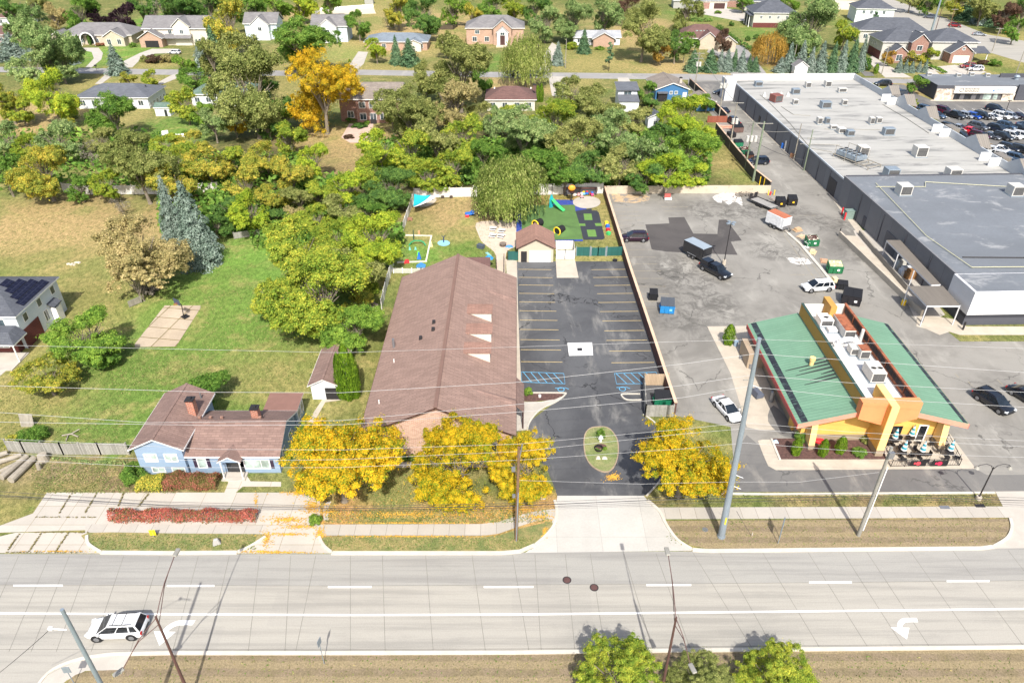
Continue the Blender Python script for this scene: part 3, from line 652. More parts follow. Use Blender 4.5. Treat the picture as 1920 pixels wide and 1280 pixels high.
def willow(seed,strands=900,size=.016):
 rng=np.random.default_rng(seed);P,Nn=[],[]
 lob=rng.normal(size=(22,3));lob[:,2]=abs(lob[:,2])*.8;lob/=np.linalg.norm(lob,axis=1,keepdims=True)
 for i in range(strands):
  d=lob[rng.integers(22)]+rng.normal(0,.22,3);d[2]=abs(d[2]);d/=np.linalg.norm(d)
  r=rng.uniform(.6,1.0);p=np.array([d[0]*.5*r,d[1]*.5*r,.5+d[2]*.42*r]);ln=rng.uniform(.15,.48)*(1.15-d[2]*.75)
  k=int(7+ln*38);s=np.linspace(0,1,k)
  bulge=np.array([d[0],d[1],0])*.05
  pts=p+np.outer(s,[0,0,-ln])+np.outer(np.sin(s*2.2),bulge)+rng.normal(0,.006,(k,3))
  pts=pts[pts[:,2]>.13]
  P.append(pts);Nn.append(np.tile([d[0],d[1],.35],(len(pts),1))+rng.normal(0,.5,(len(pts),3)))
 P=np.concatenate(P);Nn=np.concatenate(Nn)
 return cards('crown',P,Nn,size*rng.uniform(.7,1.4,len(P)),rng,.38,np.array([0,0,1.0]))
def column(seed,leaves=5000,size=.03):
 rng=np.random.default_rng(seed);z=rng.uniform(0.01,1,leaves);a=rng.uniform(0,6.283,leaves)
 r=.5*np.sin(np.pi*np.clip(z*.86+.14,0,1))**.6*(1+.12*np.sin(a*5+z*9)+.1*np.sin(a*3-z*16))*rng.uniform(.75,1.03,leaves)
 P=np.stack([np.cos(a)*r,np.sin(a)*r,z],1);Nn=np.stack([np.cos(a),np.sin(a),.5*np.ones(leaves)],1)+rng.normal(0,.45,(leaves,3))
 return cards('crown',P,Nn,size*rng.uniform(.6,1.3,leaves),rng)
def bushm(seed,leaves=5000,size=.035,nc=20):
 rng=np.random.default_rng(seed);d=rng.normal(size=(nc,3));d[:,2]=abs(d[:,2]);d/=np.linalg.norm(d,axis=1,keepdims=True)
 C_=d*rng.uniform(.45,.8,(nc,1))*np.array([.5,.5,.85])+np.array([0,0,.08]);i=rng.integers(0,nc,leaves)
 e=rng.normal(size=(leaves,3))+d[i]*.9+np.array([0,0,.3]);e/=np.linalg.norm(e,axis=1,keepdims=True)
 P=C_[i]+e*rng.uniform(.08,.17,(leaves,1))*np.array([1,1,1.3]);P[:,2]=np.maximum(P[:,2],.02)
 return cards('crown',P,e+rng.normal(0,.5,(leaves,3)),size*rng.uniform(.6,1.25,leaves),rng)
def pinem(seed,leaves=3500,size=.03):
 rng=np.random.default_rng(seed);P,Nn=[],[]
 for l in range(34):
  z=rng.uniform(.25,.98);a=rng.random()*6.28;R_=.5*(1-z)**.6*rng.uniform(.5,1.1);c=np.array([math.cos(a)*R_*.75,math.sin(a)*R_*.75,z]);k=leaves//34
  e=rng.normal(size=(k,3));e/=np.linalg.norm(e,axis=1,keepdims=True);P.append(c+e*np.array([.11,.11,.035])*rng.uniform(.3,1,(k,1)));Nn.append(e+np.array([0,0,.8]))
 P=np.concatenate(P);return cards('crown',P,np.concatenate(Nn)+rng.normal(0,.3,(len(P),3)),size*rng.uniform(.6,1.3,len(P)),rng,.35)
def trunk(seed,fork=.24,r=.028,n=9,top=.72,spread=.33,multi=1):
 rng=random.Random(seed);mb=MB()
 for q in range(multi):
  ox,oy=((0,0)if multi==1 else(rng.uniform(-.05,.05),rng.uniform(-.05,.05)))
  lean=Vector((rng.uniform(-.05,.05),rng.uniform(-.05,.05),0));rr=r/(multi**.4)
  p0=Vector((ox,oy,-.01));p1=Vector((ox,oy,fork))+lean*.6;mb.cyl(p0,p0+(p1-p0)*.15,rr*1.5,rr*1.05,8,cap=False);mb.cyl(p0+(p1-p0)*.15,p1,rr*1.05,rr*.75,8,cap=False)
  for i in range(n//multi+1):
   a=6.283*i/n*multi+rng.uniform(-.4,.4);k=rng.uniform(.4,1)
   m1=p1+Vector((math.cos(a)*spread*.4*k,math.sin(a)*spread*.4*k,(top-fork)*.45));m2=p1+Vector((math.cos(a)*spread*k,math.sin(a)*spread*k,(top-fork)*rng.uniform(.75,1.05)))
   mb.cyl(p1,m1,rr*.55,rr*.36,6,cap=False);mb.cyl(m1,m2,rr*.36,rr*.1,5,cap=False)
   for _ in range(2):
    m3=m1+Vector((rng.uniform(-.16,.16),rng.uniform(-.16,.16),rng.uniform(.1,.25)));mb.cyl(m1,m3,rr*.26,rr*.07,5,cap=False)
 return mb
def stemonly(r=.02,top=.9):
 mb=MB();mb.cyl((0,0,-.01),(0,0,top),r,r*.2,7,cap=False);return mb
PROTO={}
def proto(key,crown,trk,bark):
 PROTO[key]=(crown,trk,bark)
 crown.materials.append(LM['g'])
def mesh_of(mb,m):
 me=bpy.data.meshes.new('trunk');me.from_pydata(mb.v,[],mb.f);me.materials.append(m);return me
TK=[mesh_of(trunk(s),M['bark'])for s in(1,2,3)]+[mesh_of(trunk(4,.16,.02,10,.75,.36,3),M['bark'])]+[mesh_of(stemonly(),M['bark_d'])]
proto('near0',decid(11,110000,.0084,90,cz=.54,rz=.47,lob=.05,crs=(.07,.125),full=30),TK[0],0);proto('near1',decid(12,110000,.0084,90,cz=.54,rz=.47,lob=.05,crs=(.07,.125),full=30),TK[1],0);proto('near2',decid(13,110000,.0084,90,cz=.54,rz=.47,lob=.05,rx=.5,crs=(.07,.12),full=30),TK[2],0)
for i in range(5):proto('mid%d'%i,decid(20+i,26000,.0155,42+5*i,lob=.12+.05*i),TK[i%3],0)
for i in range(2):proto('big%d'%i,decid(40+i,50000,.0118,76,lob=.2,full=4),TK[i],0)
proto('open',decid(60,6500,.022,40,cz=.66,rz=.34,crs=(.06,.12)),TK[3],0)
proto('bare',decid(61,1500,.016,34,crs=(.08,.14)),TK[3],0)
proto('spruce0',spruce(70),TK[4],0);proto('spruce1',spruce(71,15000,.03,.3),TK[4],0);proto('spruceN',spruce(72,42000,.017,.24),TK[4],0)
proto('willow',willow(80,1500),TK[1],0);proto('willow2',willow(81,900),TK[2],0)
proto('column',column(90),TK[4],0);proto('bush0',bushm(95),TK[4],0);proto('bush1',bushm(96,5000,.035,28),TK[4],0);proto('bushN',bushm(97,9000,.022,34),TK[4],0)
proto('pine',pinem(99),TK[4],0)
TR=random.Random(17)
def plant(key,kind,x,y,W_,Ht,label,name,cat,group=None,with_trunk=True,Wy=None):
 crown,tk,_=PROTO[key]
 r=thing(name,label,cat,(x,y,0),TR.uniform(0,6.28),group);r.scale=(W_,Wy or W_,Ht)
 c=link('crown',crown,r);c.material_slots[0].link='OBJECT';c.material_slots[0].material=LM[kind]
 if with_trunk:link('trunk',tk,r)
 return r
def tree(px,py,wpx,kind,label,key=None,asp=.95,name='tree',cat='tree',group=None):
 z=5.0
 for _ in range(6):
  g=G(px,py,z);W_=wpx/PPM(py,z)*(.93 if py<450 else 1);Ht=W_*asp*(1.07 if py<600 else 1);z=Ht*.56
 key=key or 'mid%d'%TR.randrange(5)
 return plant(key,kind,g.x,g.y,W_*1.04,Ht,label,name,cat,group)
def con(px,pyb,wpx,pyt,kind,label,key=None,name='spruce_tree',cat='tree',group=None):
 g=G(px,pyb);
 Ht=HT(px,pyb,pyt);W_=wpx/PPM(pyb)*1.02
 g.y+=W_*.25
 return plant(key or 'spruce%d'%TR.randrange(2),kind,g.x,g.y,W_,Ht,label,name,cat,group)
def bush(px,pyb,wpx,hm,kind,label,key=None,name='shrub',cat='shrub',group=None,depth=None):
 g=G(px,pyb);W_=wpx/PPM(pyb);dp=depth or W_
 return plant(key or 'bush%d'%TR.randrange(2),kind,g.x,g.y+dp*.45,W_,hm,label,name,cat,group,False,dp)
T=[
(632,858,206,'yel','golden locust with green heart between blue house and long brown roof','near0',.98,'locust_tree'),
(853,862,162,'yel','golden locust covering the middle of the pale brick front wall','near1',1.1,'locust_tree'),
(981,874,118,'yel','smaller golden locust beside the brown wooden utility pole','near2',1.15,'locust_tree'),
(1283,862,168,'yel','golden locust standing east of the dark driveway loop','near0',1.0,'locust_tree'),
(1160,1266,142,'yg','yellow-green median tree with bare twigs in its middle','near2',.9,'street_tree'),
(1312,1282,112,'ol','olive green median tree with a street lamp head over it','near0',.8,'street_tree'),
(1453,1268,130,'yg','bright green median tree east of the forked street lamp','near1',.85,'street_tree'),
(165,628,128,'bg','round green tree by the white house wall','big0',.8,'tree'),(195,660,70,'g','green thicket tree on the lawn side of the round tree by the white house','mid1',.8,'tree'),
(88,706,100,'yo','yellow feathery bush tree on the lawn below the white house','mid3',.75,'tree'),
(375,735,92,'g','small dark green tree behind the blue house roof','mid2',.75,'tree'),
(262,470,140,'tanl','tan-leaved thinning tree standing alone in the lawn','big1',.95,'tree'),(250,520,110,'tanl','lower tan-leaved tree leaning before the taller tan one','open',.8,'tree'),
(560,470,150,'yg','tall yellow-green tree top of the big lawn clump','big0',.85,'tree'),(600,545,170,'yg','broad yellow-green tree drooping onto the lawn in the big clump','big1',.95,'tree'),
(520,560,90,'yg','small yellow-green tree on the lawn edge of the big clump','mid0',1.0,'tree'),(660,510,110,'ol','olive tree between lawn clump and playground fence','mid1',.9,'tree'),
(705,445,125,'lime','bright lime tree hanging over the playground side fence','big0',.9,'tree'),(640,445,90,'yg','yellow-green tree behind the lawn clump beside the grey picket fence','mid2',.85,'tree'),
(664,612,106,'bg','bright green tree between the lawn clump and the long brown roof','big1',.9,'tree'),(676,572,70,'yo','yellowing small tree above the bright green tree by the long roof','mid4',.8,'tree'),
(98,178,92,'lime','vivid lime-yellow tree in front of the grey-roofed white ranch','big0',1.15,'tree'),
(212,212,92,'g','dense green tree before the wall of the grey-roofed white ranch','big1',.95,'tree'),
(602,165,142,'gold','big golden-orange tree with pale trunk beside the brick house','near2',1.1,'tree'),
(470,165,150,'ol','large grey-green poplar with pale twin trunks','big0',1.15,'tree'),(450,110,90,'ol','tall olive tree behind the large poplar','mid3',1.2,'tree'),
(572,82,130,'g','round green tree behind the golden-orange tree','big1',.8,'tree'),
(425,40,80,'yo','tall olive-bronze tree beside the two-storey house with open garage','mid1',1.3,'tree'),
(395,105,60,'ol','slim olive tree behind the large poplar beside blue spruces','mid0',1.4,'tree'),
(80,80,110,'gg','tall silvery poplar at the stone arch house','big1',1.25,'tree'),(60,130,80,'gg','silvery willow-like tree below the tall poplar','mid0',.95,'tree'),(112,120,66,'gg','silver-green tree by the curved drive','mid2',1.0,'tree'),
(14,190,70,'yo','yellowing tree at the edge of the dry clearing','mid1',1.1,'tree'),(38,205,60,'yg','pale yellow-green tree west of the lime tree','mid3',.9,'tree'),
(14,262,70,'gg','grey-green tree at the far western edge','mid4',1.0,'tree'),(10,325,70,'g','green tree with bare leaning trunk on the western slope','open',1.2,'tree'),
(80,318,118,'yo','broad olive-yellow tree above the dry mown slope','big0',.95,'tree'),(110,262,90,'gg','grey-green tree behind the broad olive-yellow one','mid2',.9,'tree'),
(50,275,60,'yg','yellow-green tree between grey-green neighbours on the west side','mid1',.9,'tree'),
(262,312,122,'ol','grey-olive tree with a tall bare trunk by the white fence','big1',1.1,'tree'),(200,345,60,'yg','yellow-green tree in front of the white fence panel','mid0',1.1,'tree'),
(150,350,60,'g','green tree behind the west end of the white fence','mid4',.9,'tree'),
(320,345,90,'yo','mixed yellow tree behind the blue spruce pair','mid1',.95,'tree'),(345,300,80,'yg','yellow-green tree north of the blue spruce pair','mid2',.9,'tree'),
(392,312,90,'yo','turning amber-flecked tree in the central thicket','mid3',.9,'tree'),(430,300,70,'yg','pale yellow-green tree in the central thicket west part','mid0',1.0,'tree'),
(458,345,84,'yo','bronze-tinged tree in the central thicket','mid4',.95,'tree'),(500,300,80,'yo','yellow-amber tree below the poplar trunks','mid2',.9,'tree'),
(545,258,76,'yg','yellow-green tree at the thicket corner beside the dry garden','mid1',1.0,'tree'),(588,300,66,'lime','bright yellow-lime tree on the edge of the dry garden','mid0',1.1,'tree'),
(545,325,84,'yo','yellow tree with amber crown amid the central thicket','mid3',.95,'tree'),(512,372,70,'yo','golden-amber low tree in the thicket front','mid1',.9,'tree'),
(470,398,80,'lime','lime vine-covered tree at the thicket front','mid4',1.1,'tree'),(430,392,76,'dg','dark green tree beside the blue spruce pair','mid0',.9,'tree'),
(405,425,60,'dg','dark shrubby tree at the foot of the blue spruces','mid3',.7,'tree'),(510,405,60,'dg','dark green low tree under the thicket front','mid2',.7,'tree'),
(560,372,74,'ol','dull olive tree in the thicket east of the lime vine','mid0',.9,'tree'),(600,365,76,'yg','yellow-green tree at the foot of the dry garden','mid1',.95,'tree'),
(595,410,70,'yg','low yellow-green tree before the grey picket fence','mid2',.8,'tree'),(545,402,50,'tanl','brown-leaved small tree in the thicket front','mid4',.8,'tree'),
(650,352,92,'lime','light yellow-green tree below the dry garden','mid3',.9,'tree'),(640,395,80,'ol','olive tree by the west corner of the playground','mid0',.85,'tree'),
(700,330,90,'yg','yellow-green tree behind the playground shade sail','mid4',.95,'tree'),(735,350,100,'dg','dark green tree overhanging the playground shade sail','big0',.85,'tree'),
(690,395,60,'g','green tree pressed to the playground side fence','mid2',.9,'tree'),
(715,282,92,'lime','pale lime tree beside the brick patio','mid1',.95,'tree'),(672,388,60,'dg','dark green tree west of the playground shade sail','mid1',.85,'tree'),
(770,280,90,'yg','yellow-green tree in the wood north of the playground','mid2',1.0,'tree'),(818,262,92,'ol','olive tree with visible bare twigs in the wood','mid0',1.05,'tree'),
(775,215,110,'ol','tall olive tree east of the brick house','big1',1.1,'tree'),(735,205,72,'ol','dull olive tree touching the brick house wall','mid3',1.2,'tree'),
(862,130,120,'ol','tall pale olive tree standing north of the wood','big0',1.2,'tree'),(850,195,100,'tanl','faded olive-tan tree below the tall pale olive one','mid2',1.0,'tree'),
(800,150,66,'ol','olive tree on the street edge west of the tall pale one','mid4',1.1,'tree'),(905,150,46,'g','dark green tree at the parked trailer','mid1',1.2,'tree'),
(870,255,90,'yg','yellow-green tree in the middle of the wood','mid3',1.0,'tree'),(850,312,84,'yg','pale yellow-green tree just behind the white playground fence','mid0',.95,'tree'),
(800,330,80,'yg','yellow tree at the fence north of the shade sail','mid4',.85,'tree'),(905,290,70,'g','mid-green tree behind the big willow','mid2',1.0,'tree'),
(928,228,56,'gg','blue-green tree below the maroon ranch roof','mid1',1.3,'tree'),
(985,250,120,'gg','silver and yellow tree mass south of the maroon ranch','big1',.95,'tree'),(1040,225,110,'yg','yellow-green tree south of the pale twin driveways','big0',.9,'tree'),
(1080,270,110,'ol','silvery olive tree in the centre of the north wood','big1',1.0,'tree'),(1010,305,90,'g','green tree behind the willow on the wood side','mid0',.95,'tree'),
(1060,325,84,'g','green tree over the white wall near the toy shelter','mid3',.9,'tree'),(1110,320,84,'dg','dark green tree behind the toy shelter wall','mid2',.9,'tree'),
(1120,200,100,'ol','pale olive tree in front of the small white two-level house','big0',.9,'tree'),(1075,175,76,'ol','olive tree across the street from the white-roofed ranch','mid1',.9,'tree'),
(1150,255,104,'gg','silver-streaked tree west of the bare trunk','big1',1.0,'tree'),(1165,310,84,'ol','olive tree behind the tan concrete wall','mid4',.95,'tree'),
(1190,225,66,'ol','olive tree below the small white two-level house','mid3',.9,'tree'),(1213,292,64,'gg','sparse grey tree with a white leaning trunk','open',1.3,'tree'),
(1210,330,80,'dg','dark green tree at the tan wall below the sparse grey tree','mid0',.8,'tree'),
(1285,215,96,'lime','bright lime-green tree below the blue garage','big0',.9,'tree'),(1290,285,110,'bg','bright green tree beside the mown strip along the alley','big1',.85,'tree'),
(1250,325,84,'lime','yellow-lime tree with gold flecks against the tan wall','mid2',.9,'tree'),(1302,328,70,'lime','low lime tree hanging over the east end of the tan wall','mid1',.7,'tree'),
(1240,262,70,'dg','dark green tree under the bright lime tree','mid3',.9,'tree'),(1318,262,64,'lime','lime tree crown closest to the alley fence','mid4',.9,'tree'),
(1022,42,60,'gg','silver-green tree at the back of the street wood','mid1',1.1,'tree'),(1075,35,80,'gg','silvery tree behind the white-roofed ranch','big0',1.0,'tree'),(1138,25,70,'gg','tall pale green tree northeast of the white-roofed ranch','mid4',1.1,'tree'),
(1208,55,96,'ol','large olive tree east of the white-roofed ranch','big1',1.1,'tree'),(1182,18,50,'pb','russet tree far behind the white-roofed ranch','mid0',1.1,'tree'),
(1240,98,36,'ora','small yellow-orange tree on the dry lawn by the street','mid2',1.2,'tree'),(1268,85,50,'dg','dark green tree beside the brown hip-roofed house','mid1',1.2,'tree'),
(1290,20,52,'ol','green tree above the brown hip-roofed house','mid4',1.2,'tree'),(1293,78,40,'g','green tree in front of the brown hip-roofed house','mid3',1.0,'tree'),
(1358,80,34,'pb','narrow russet tree beside the brown hip-roofed house','mid2',1.6,'tree'),
(1446,82,66,'ora','amber weeping tree at the bend of the side street','willow2',1.0,'tree'),
(1520,48,112,'gg','great pale green tree before the new grey-roofed houses','big0',1.05,'tree'),(1500,85,60,'bg','green tree below the great pale one','mid1',.9,'tree'),(1585,62,52,'yg','yellowing tree above the blue spruce row','mid3',1.1,'tree'),
(1500,113,38,'g','low round green tree in front of the blue spruce row','mid0',.7,'tree'),
(1718,158,34,'g','small green tree at the corner of the stone-fronted shop','mid2',1.1,'tree'),(1745,103,34,'yg','green and gold tree in front of the brick gabled house','mid1',.9,'tree'),(1712,110,36,'yo','yellow ornamental tree at the brick house door','mid4',.8,'tree'),(1668,108,26,'ora','amber small tree at the brick house garage','mid0',1.1,'tree'),
(1213,172,40,'g','green tree beside the blue house wall','mid1',1.2,'tree'),(1222,190,34,'dg','dark green shrub tree by the blue house corner','mid2',.9,'tree'),
(1326,192,36,'bg','green bushy tree by the alley fence at the blue garage','mid3',1.0,'tree'),
(672,45,50,'g','round deep green tree on the dry field','mid1',1.1,'tree'),(705,92,40,'lime','yellow-green tree at the grey ranch driveway','mid3',1.2,'tree'),
(795,28,76,'dg','big dark green tree on the dry field','big0',1.1,'tree'),(745,18,60,'yo','yellow-green tree on the far field edge','mid2',1.1,'tree'),
(852,18,56,'bg','bright green tree at the top of the field','mid4',1.0,'tree'),(888,28,40,'yo','bronze-green tree behind the arched brick house','mid0',1.3,'tree'),(925,12,60,'g','green tree in the far wood behind the arched house','mid1',1.0,'tree'),(965,14,52,'yg','yellow-green tree in the far wood behind the arched house','mid3',1.0,'tree'),(1003,15,50,'dg','dark tree in the far wood beside the silver-green ones','mid2',1.1,'tree'),
(835,82,40,'ol','grey-olive tree west of the arched brick house','mid4',1.2,'tree'),(725,35,24,'tanl','small thin tan tree on the dry field','bare',1.2,'tree'),(737,38,26,'ol','small olive tree on the dry field','mid1',1.0,'tree'),
(185,36,44,'pur','smaller plum-leaved tree behind the stone house','mid1',1.0,'tree'),(232,32,56,'pur','larger plum-leaved tree behind the stone house','mid3',1.05,'tree'),
(150,22,66,'g','green tree northwest of the plum trees','mid4',1.1,'tree'),(265,14,60,'dg','dark green tree above the lawn by the plum trees','mid0',1.0,'tree'),(22,15,60,'dg','dark tree above the westernmost brown roof','mid2',1.0,'tree'),(68,10,50,'ol','olive tree above the tall silvery poplar','mid1',1.0,'tree'),(105,30,50,'tanl','tan-olive tree behind the tall silvery poplar','mid4',1.0,'tree'),
(345,18,80,'dg','dark green tree behind the two-storey house with open garage','big1',1.0,'tree'),(305,8,60,'dg','dark tree at the frame edge by the pale bare trunk','mid1',1.0,'tree'),(390,10,60,'dg','dark tree west of the olive-bronze one','mid2',1.1,'tree'),(294,22,30,'twig','pale bare-limbed tree behind the open garage house','bare',1.7,'tree'),
(470,22,60,'g','green tree above the white gabled house','mid3',1.1,'tree'),(520,15,60,'bg','bright green tree at the paddock corner','mid0',1.0,'tree'),(568,10,60,'lime','yellow-green tree at the paddock fence','mid4',1.0,'tree'),(620,4,50,'bg','green tree beyond the paddock','mid1',1.0,'tree'),
(345,125,44,'bg','green tree by the street beside the blue spruce pair','mid0',1.2,'tree'),(240,147,34,'yo','low yellow-green tree beside the small drive','mid2',.8,'tree'),(281,146,36,'yg','round yellow-green tree beside the small drive','mid1',.95,'tree'),
(362,150,56,'g','green tree behind the green-roofed cottage','mid3',.9,'tree'),(347,196,62,'yg','yellow-green tree covering the green-roofed cottage end','mid4',1.1,'tree'),(322,182,30,'lime','lime shrub tree behind the small green-roofed shed','mid0',1.0,'tree'),
(400,232,60,'gg','grey-green tree beside the garden chairs','mid2',1.1,'tree'),(378,212,50,'bg','green tree between cottage and garden chairs','mid1',1.0,'tree'),(440,232,44,'gold','small golden tree at the foot of the poplar trunks','mid3',1.1,'tree'),
(515,190,80,'dg','dark tree between the poplar and the golden-orange tree','mid0',1.1,'tree'),(505,240,50,'dg','low dark tree right under the poplar trunks','mid4',.9,'tree'),(535,222,50,'bg','green tree at the golden tree shadow edge','mid2',.9,'tree'),
(168,285,44,'twig','bare grey tree beside the olive-yellow trees','bare',1.2,'tree'),(225,385,44,'twig','bare grey crown behind the tan-leaved tree','bare',.9,'tree'),(190,262,60,'ol','olive tree north of the bare grey one','mid1',.9,'tree'),(250,262,60,'ol','olive tree near the garden chairs west side','mid3',.9,'tree'),
(310,272,60,'yg','yellow-green tree south of the garden lawn','mid0',.8,'tree'),(360,268,60,'yo','yellowing tree between garden lawn and thicket','mid2',.8,'tree'),(130,235,34,'yo','small yellow tree below the lime tree','mid4',.9,'tree'),
(948,220,64,'yg','yellow-green tree directly under the maroon ranch eaves','mid0',.9,'tree'),(905,215,50,'ol','olive tree at the west end of the maroon ranch','mid2',1.0,'tree'),
(950,180,34,'g','green tree at the north side of the maroon ranch','mid2',.8,'tree'),(1262,60,40,'ol','olive tree behind the dark green one by the brown house','mid0',1.2,'tree'),
(1845,10,60,'ol','olive tree beyond the highway','mid3',1.1,'tree'),(1885,30,50,'pb','russet tree beyond the highway','mid2',1.1,'tree'),(1905,55,44,'g','green tree beyond the highway near the orange sign','mid0',1.1,'tree'),(1800,8,46,'yo','yellow-brown tree beyond the highway','mid1',1.0,'tree'),(1745,5,44,'g','green tree beyond the highway at the yellow sign','mid4',1.0,'tree'),(1710,-2,44,'ol','olive tree beyond the far end of the highway','mid2',1.0,'tree'),(1920,15,60,'dg','dark tree at the frame corner beyond the highway','mid0',1.1,'tree'),
(1718,193,10,'yg','tiny yellow-green sapling at the plaza gable','mid1',1.6,'sapling'),(1852,274,10,'ora','orange sapling in the car park island','mid2',1.7,'sapling'),(1395,3,40,'g','green tree behind the new grey-roofed houses','mid2',.9,'tree'),(1545,8,50,'gg','pale tree behind the great pale green tree','mid0',1.0,'tree'),
(1480,12,40,'bg','green tree beside the grey hip-roofed house','mid3',1.0,'tree'),
]
for q in T:
 tree(q[0],q[1],q[2],q[3],q[4],q[5],q[6],q[7])
for q in[
(333,486,62,332,'sp','taller blue spruce of the leaning pair on the lawn','spruceN'),(366,500,92,345,'sp','broader blue spruce of the pair on the lawn','spruceN'),
(218,142,40,82,'sp','blue spruce on the verge of the curved street','spruce0'),(379,140,34,74,'sp','blue spruce beside the street behind the poplar','spruce1'),(406,142,50,48,'ds','tall dark spruce by the olive-bronze tree','spruce1'),
(128,122,36,86,'sp','blue spruce near the stone house drive','spruce0'),(20,115,66,62,'sp','blue-grey spruce at the western edge','spruce1'),
(743,122,26,66,'ds','dark narrow spruce in front of the grey ranch','spruce0'),(767,125,42,73,'ds','wide dark green spruce in front of the grey ranch','spruce1'),
(1046,124,26,78,'sp','blue spruce beside the arched house driveway','spruce0'),(1095,102,28,54,'ds','dark green conical spruce before the white-roofed ranch','spruce0'),
(1142,136,28,80,'ds','thin scraggly pine across from the white-roofed ranch','pine'),(1046,186,24,155,'ds','ragged small pine on the pale driveway edge','pine'),
(1635,68,26,22,'ds','tall pine among the new grey-roofed houses','pine'),(490,70,12,48,'ds','small spruce before the white gabled house','spruce0'),
(1300,136,34,94,'ds','westernmost dark spruce of the street screen','spruce1'),(1332,137,34,92,'ds','broad dark spruce of the street screen','spruce0'),(1350,135,22,94,'sp','grey-blue spruce between the broad ones of the screen','spruce1'),
(1363,136,26,92,'sp','pale blue spruce of the screen under the russet tree','spruce0'),(1376,134,20,92,'ds','slim green spruce of the street screen','spruce1'),(1390,136,24,92,'sp','pointed blue spruce of the street screen','spruce0'),(1404,134,16,102,'ds','short yellowish spruce of the street screen','spruce1'),(1415,136,22,106,'ds','easternmost short spruce of the street screen','spruce0'),
(1464,137,28,108,'sp','low blue spruce at the side street corner','spruce1'),(1478,136,30,80,'sp','blue spruce behind the low round green tree','spruce0'),(1501,134,28,76,'sp','blue spruce behind the round tree with a pole beside it','spruce1'),
(1519,138,24,88,'sp','short blue spruce in the eastern row','spruce0'),(1538,138,30,77,'sp','widest bright blue spruce of the eastern row','spruce1'),(1559,138,26,78,'ds','green spruce in the middle of the eastern row','spruce0'),(1577,138,26,76,'sp','blue spruce fourth from the end of the eastern row','spruce1'),(1596,138,30,70,'ds','tall green spruce near the end of the eastern row','spruce0'),(1612,134,20,66,'sp','slim blue spruce closing the eastern row','spruce1'),
(1685,137,16,108,'sp','first little blue spruce in front of the brick gabled house','spruce0'),(1697,137,14,111,'sp','second little blue spruce in front of the brick gabled house','spruce0'),(1709,137,15,115,'sp','middle little blue spruce of five by the brick gabled house','spruce1'),(1723,136,14,115,'sp','fourth little blue spruce by the brick gabled house','spruce0'),(1734,137,13,112,'sp','last little blue spruce beside the striped flower bed','spruce1'),
(1818,40,50,-4,'ds','dark spruce beyond the highway','spruce0'),(1845,48,40,2,'sp','blue spruce beyond the highway','spruce1'),(1865,52,34,14,'ds','green spruce near the russet tree beyond the highway','spruce0'),
(655,752,30,650,'ced','wide bright green arborvitae by the small grey garage','column'),(642,750,20,664,'ced','narrow bright green arborvitae touching the grey garage','column'),(668,748,20,662,'ced','arborvitae half hidden beside the long brown roof','column'),
(1008,192,9,160,'ced','slim cedar by the maroon ranch','column'),(1015,192,9,157,'ced','taller slim cedar by the maroon ranch','column'),
(1366,648,22,611,'ced','cone-shaped cypress on the pale walk at the green roof','column'),
(1492,855,19,824,'ced','cone shrub before the leaning yellow column','column'),(1542,857,18,826,'ced','cone shrub in the middle of the mulch bed','column'),(1575,852,20,821,'ced','taller cone shrub under the yellow wall','column'),
(1642,139,9,120,'ced','slim cypress by the dark driveway','column'),
(148,85,6,65,'dg','clipped cone shrub on the west side of the stone arch','column'),(169,85,6,64,'dg','clipped cone shrub on the east side of the stone arch','column'),
]:
 nm={'column':'cypress_shrub','pine':'pine_tree'}.get(q[6],'spruce_tree')
 con(q[0],q[1],q[2],q[3],q[4],q[5],q[6],nm,'tree' if nm!='cypress_shrub' else 'shrub')
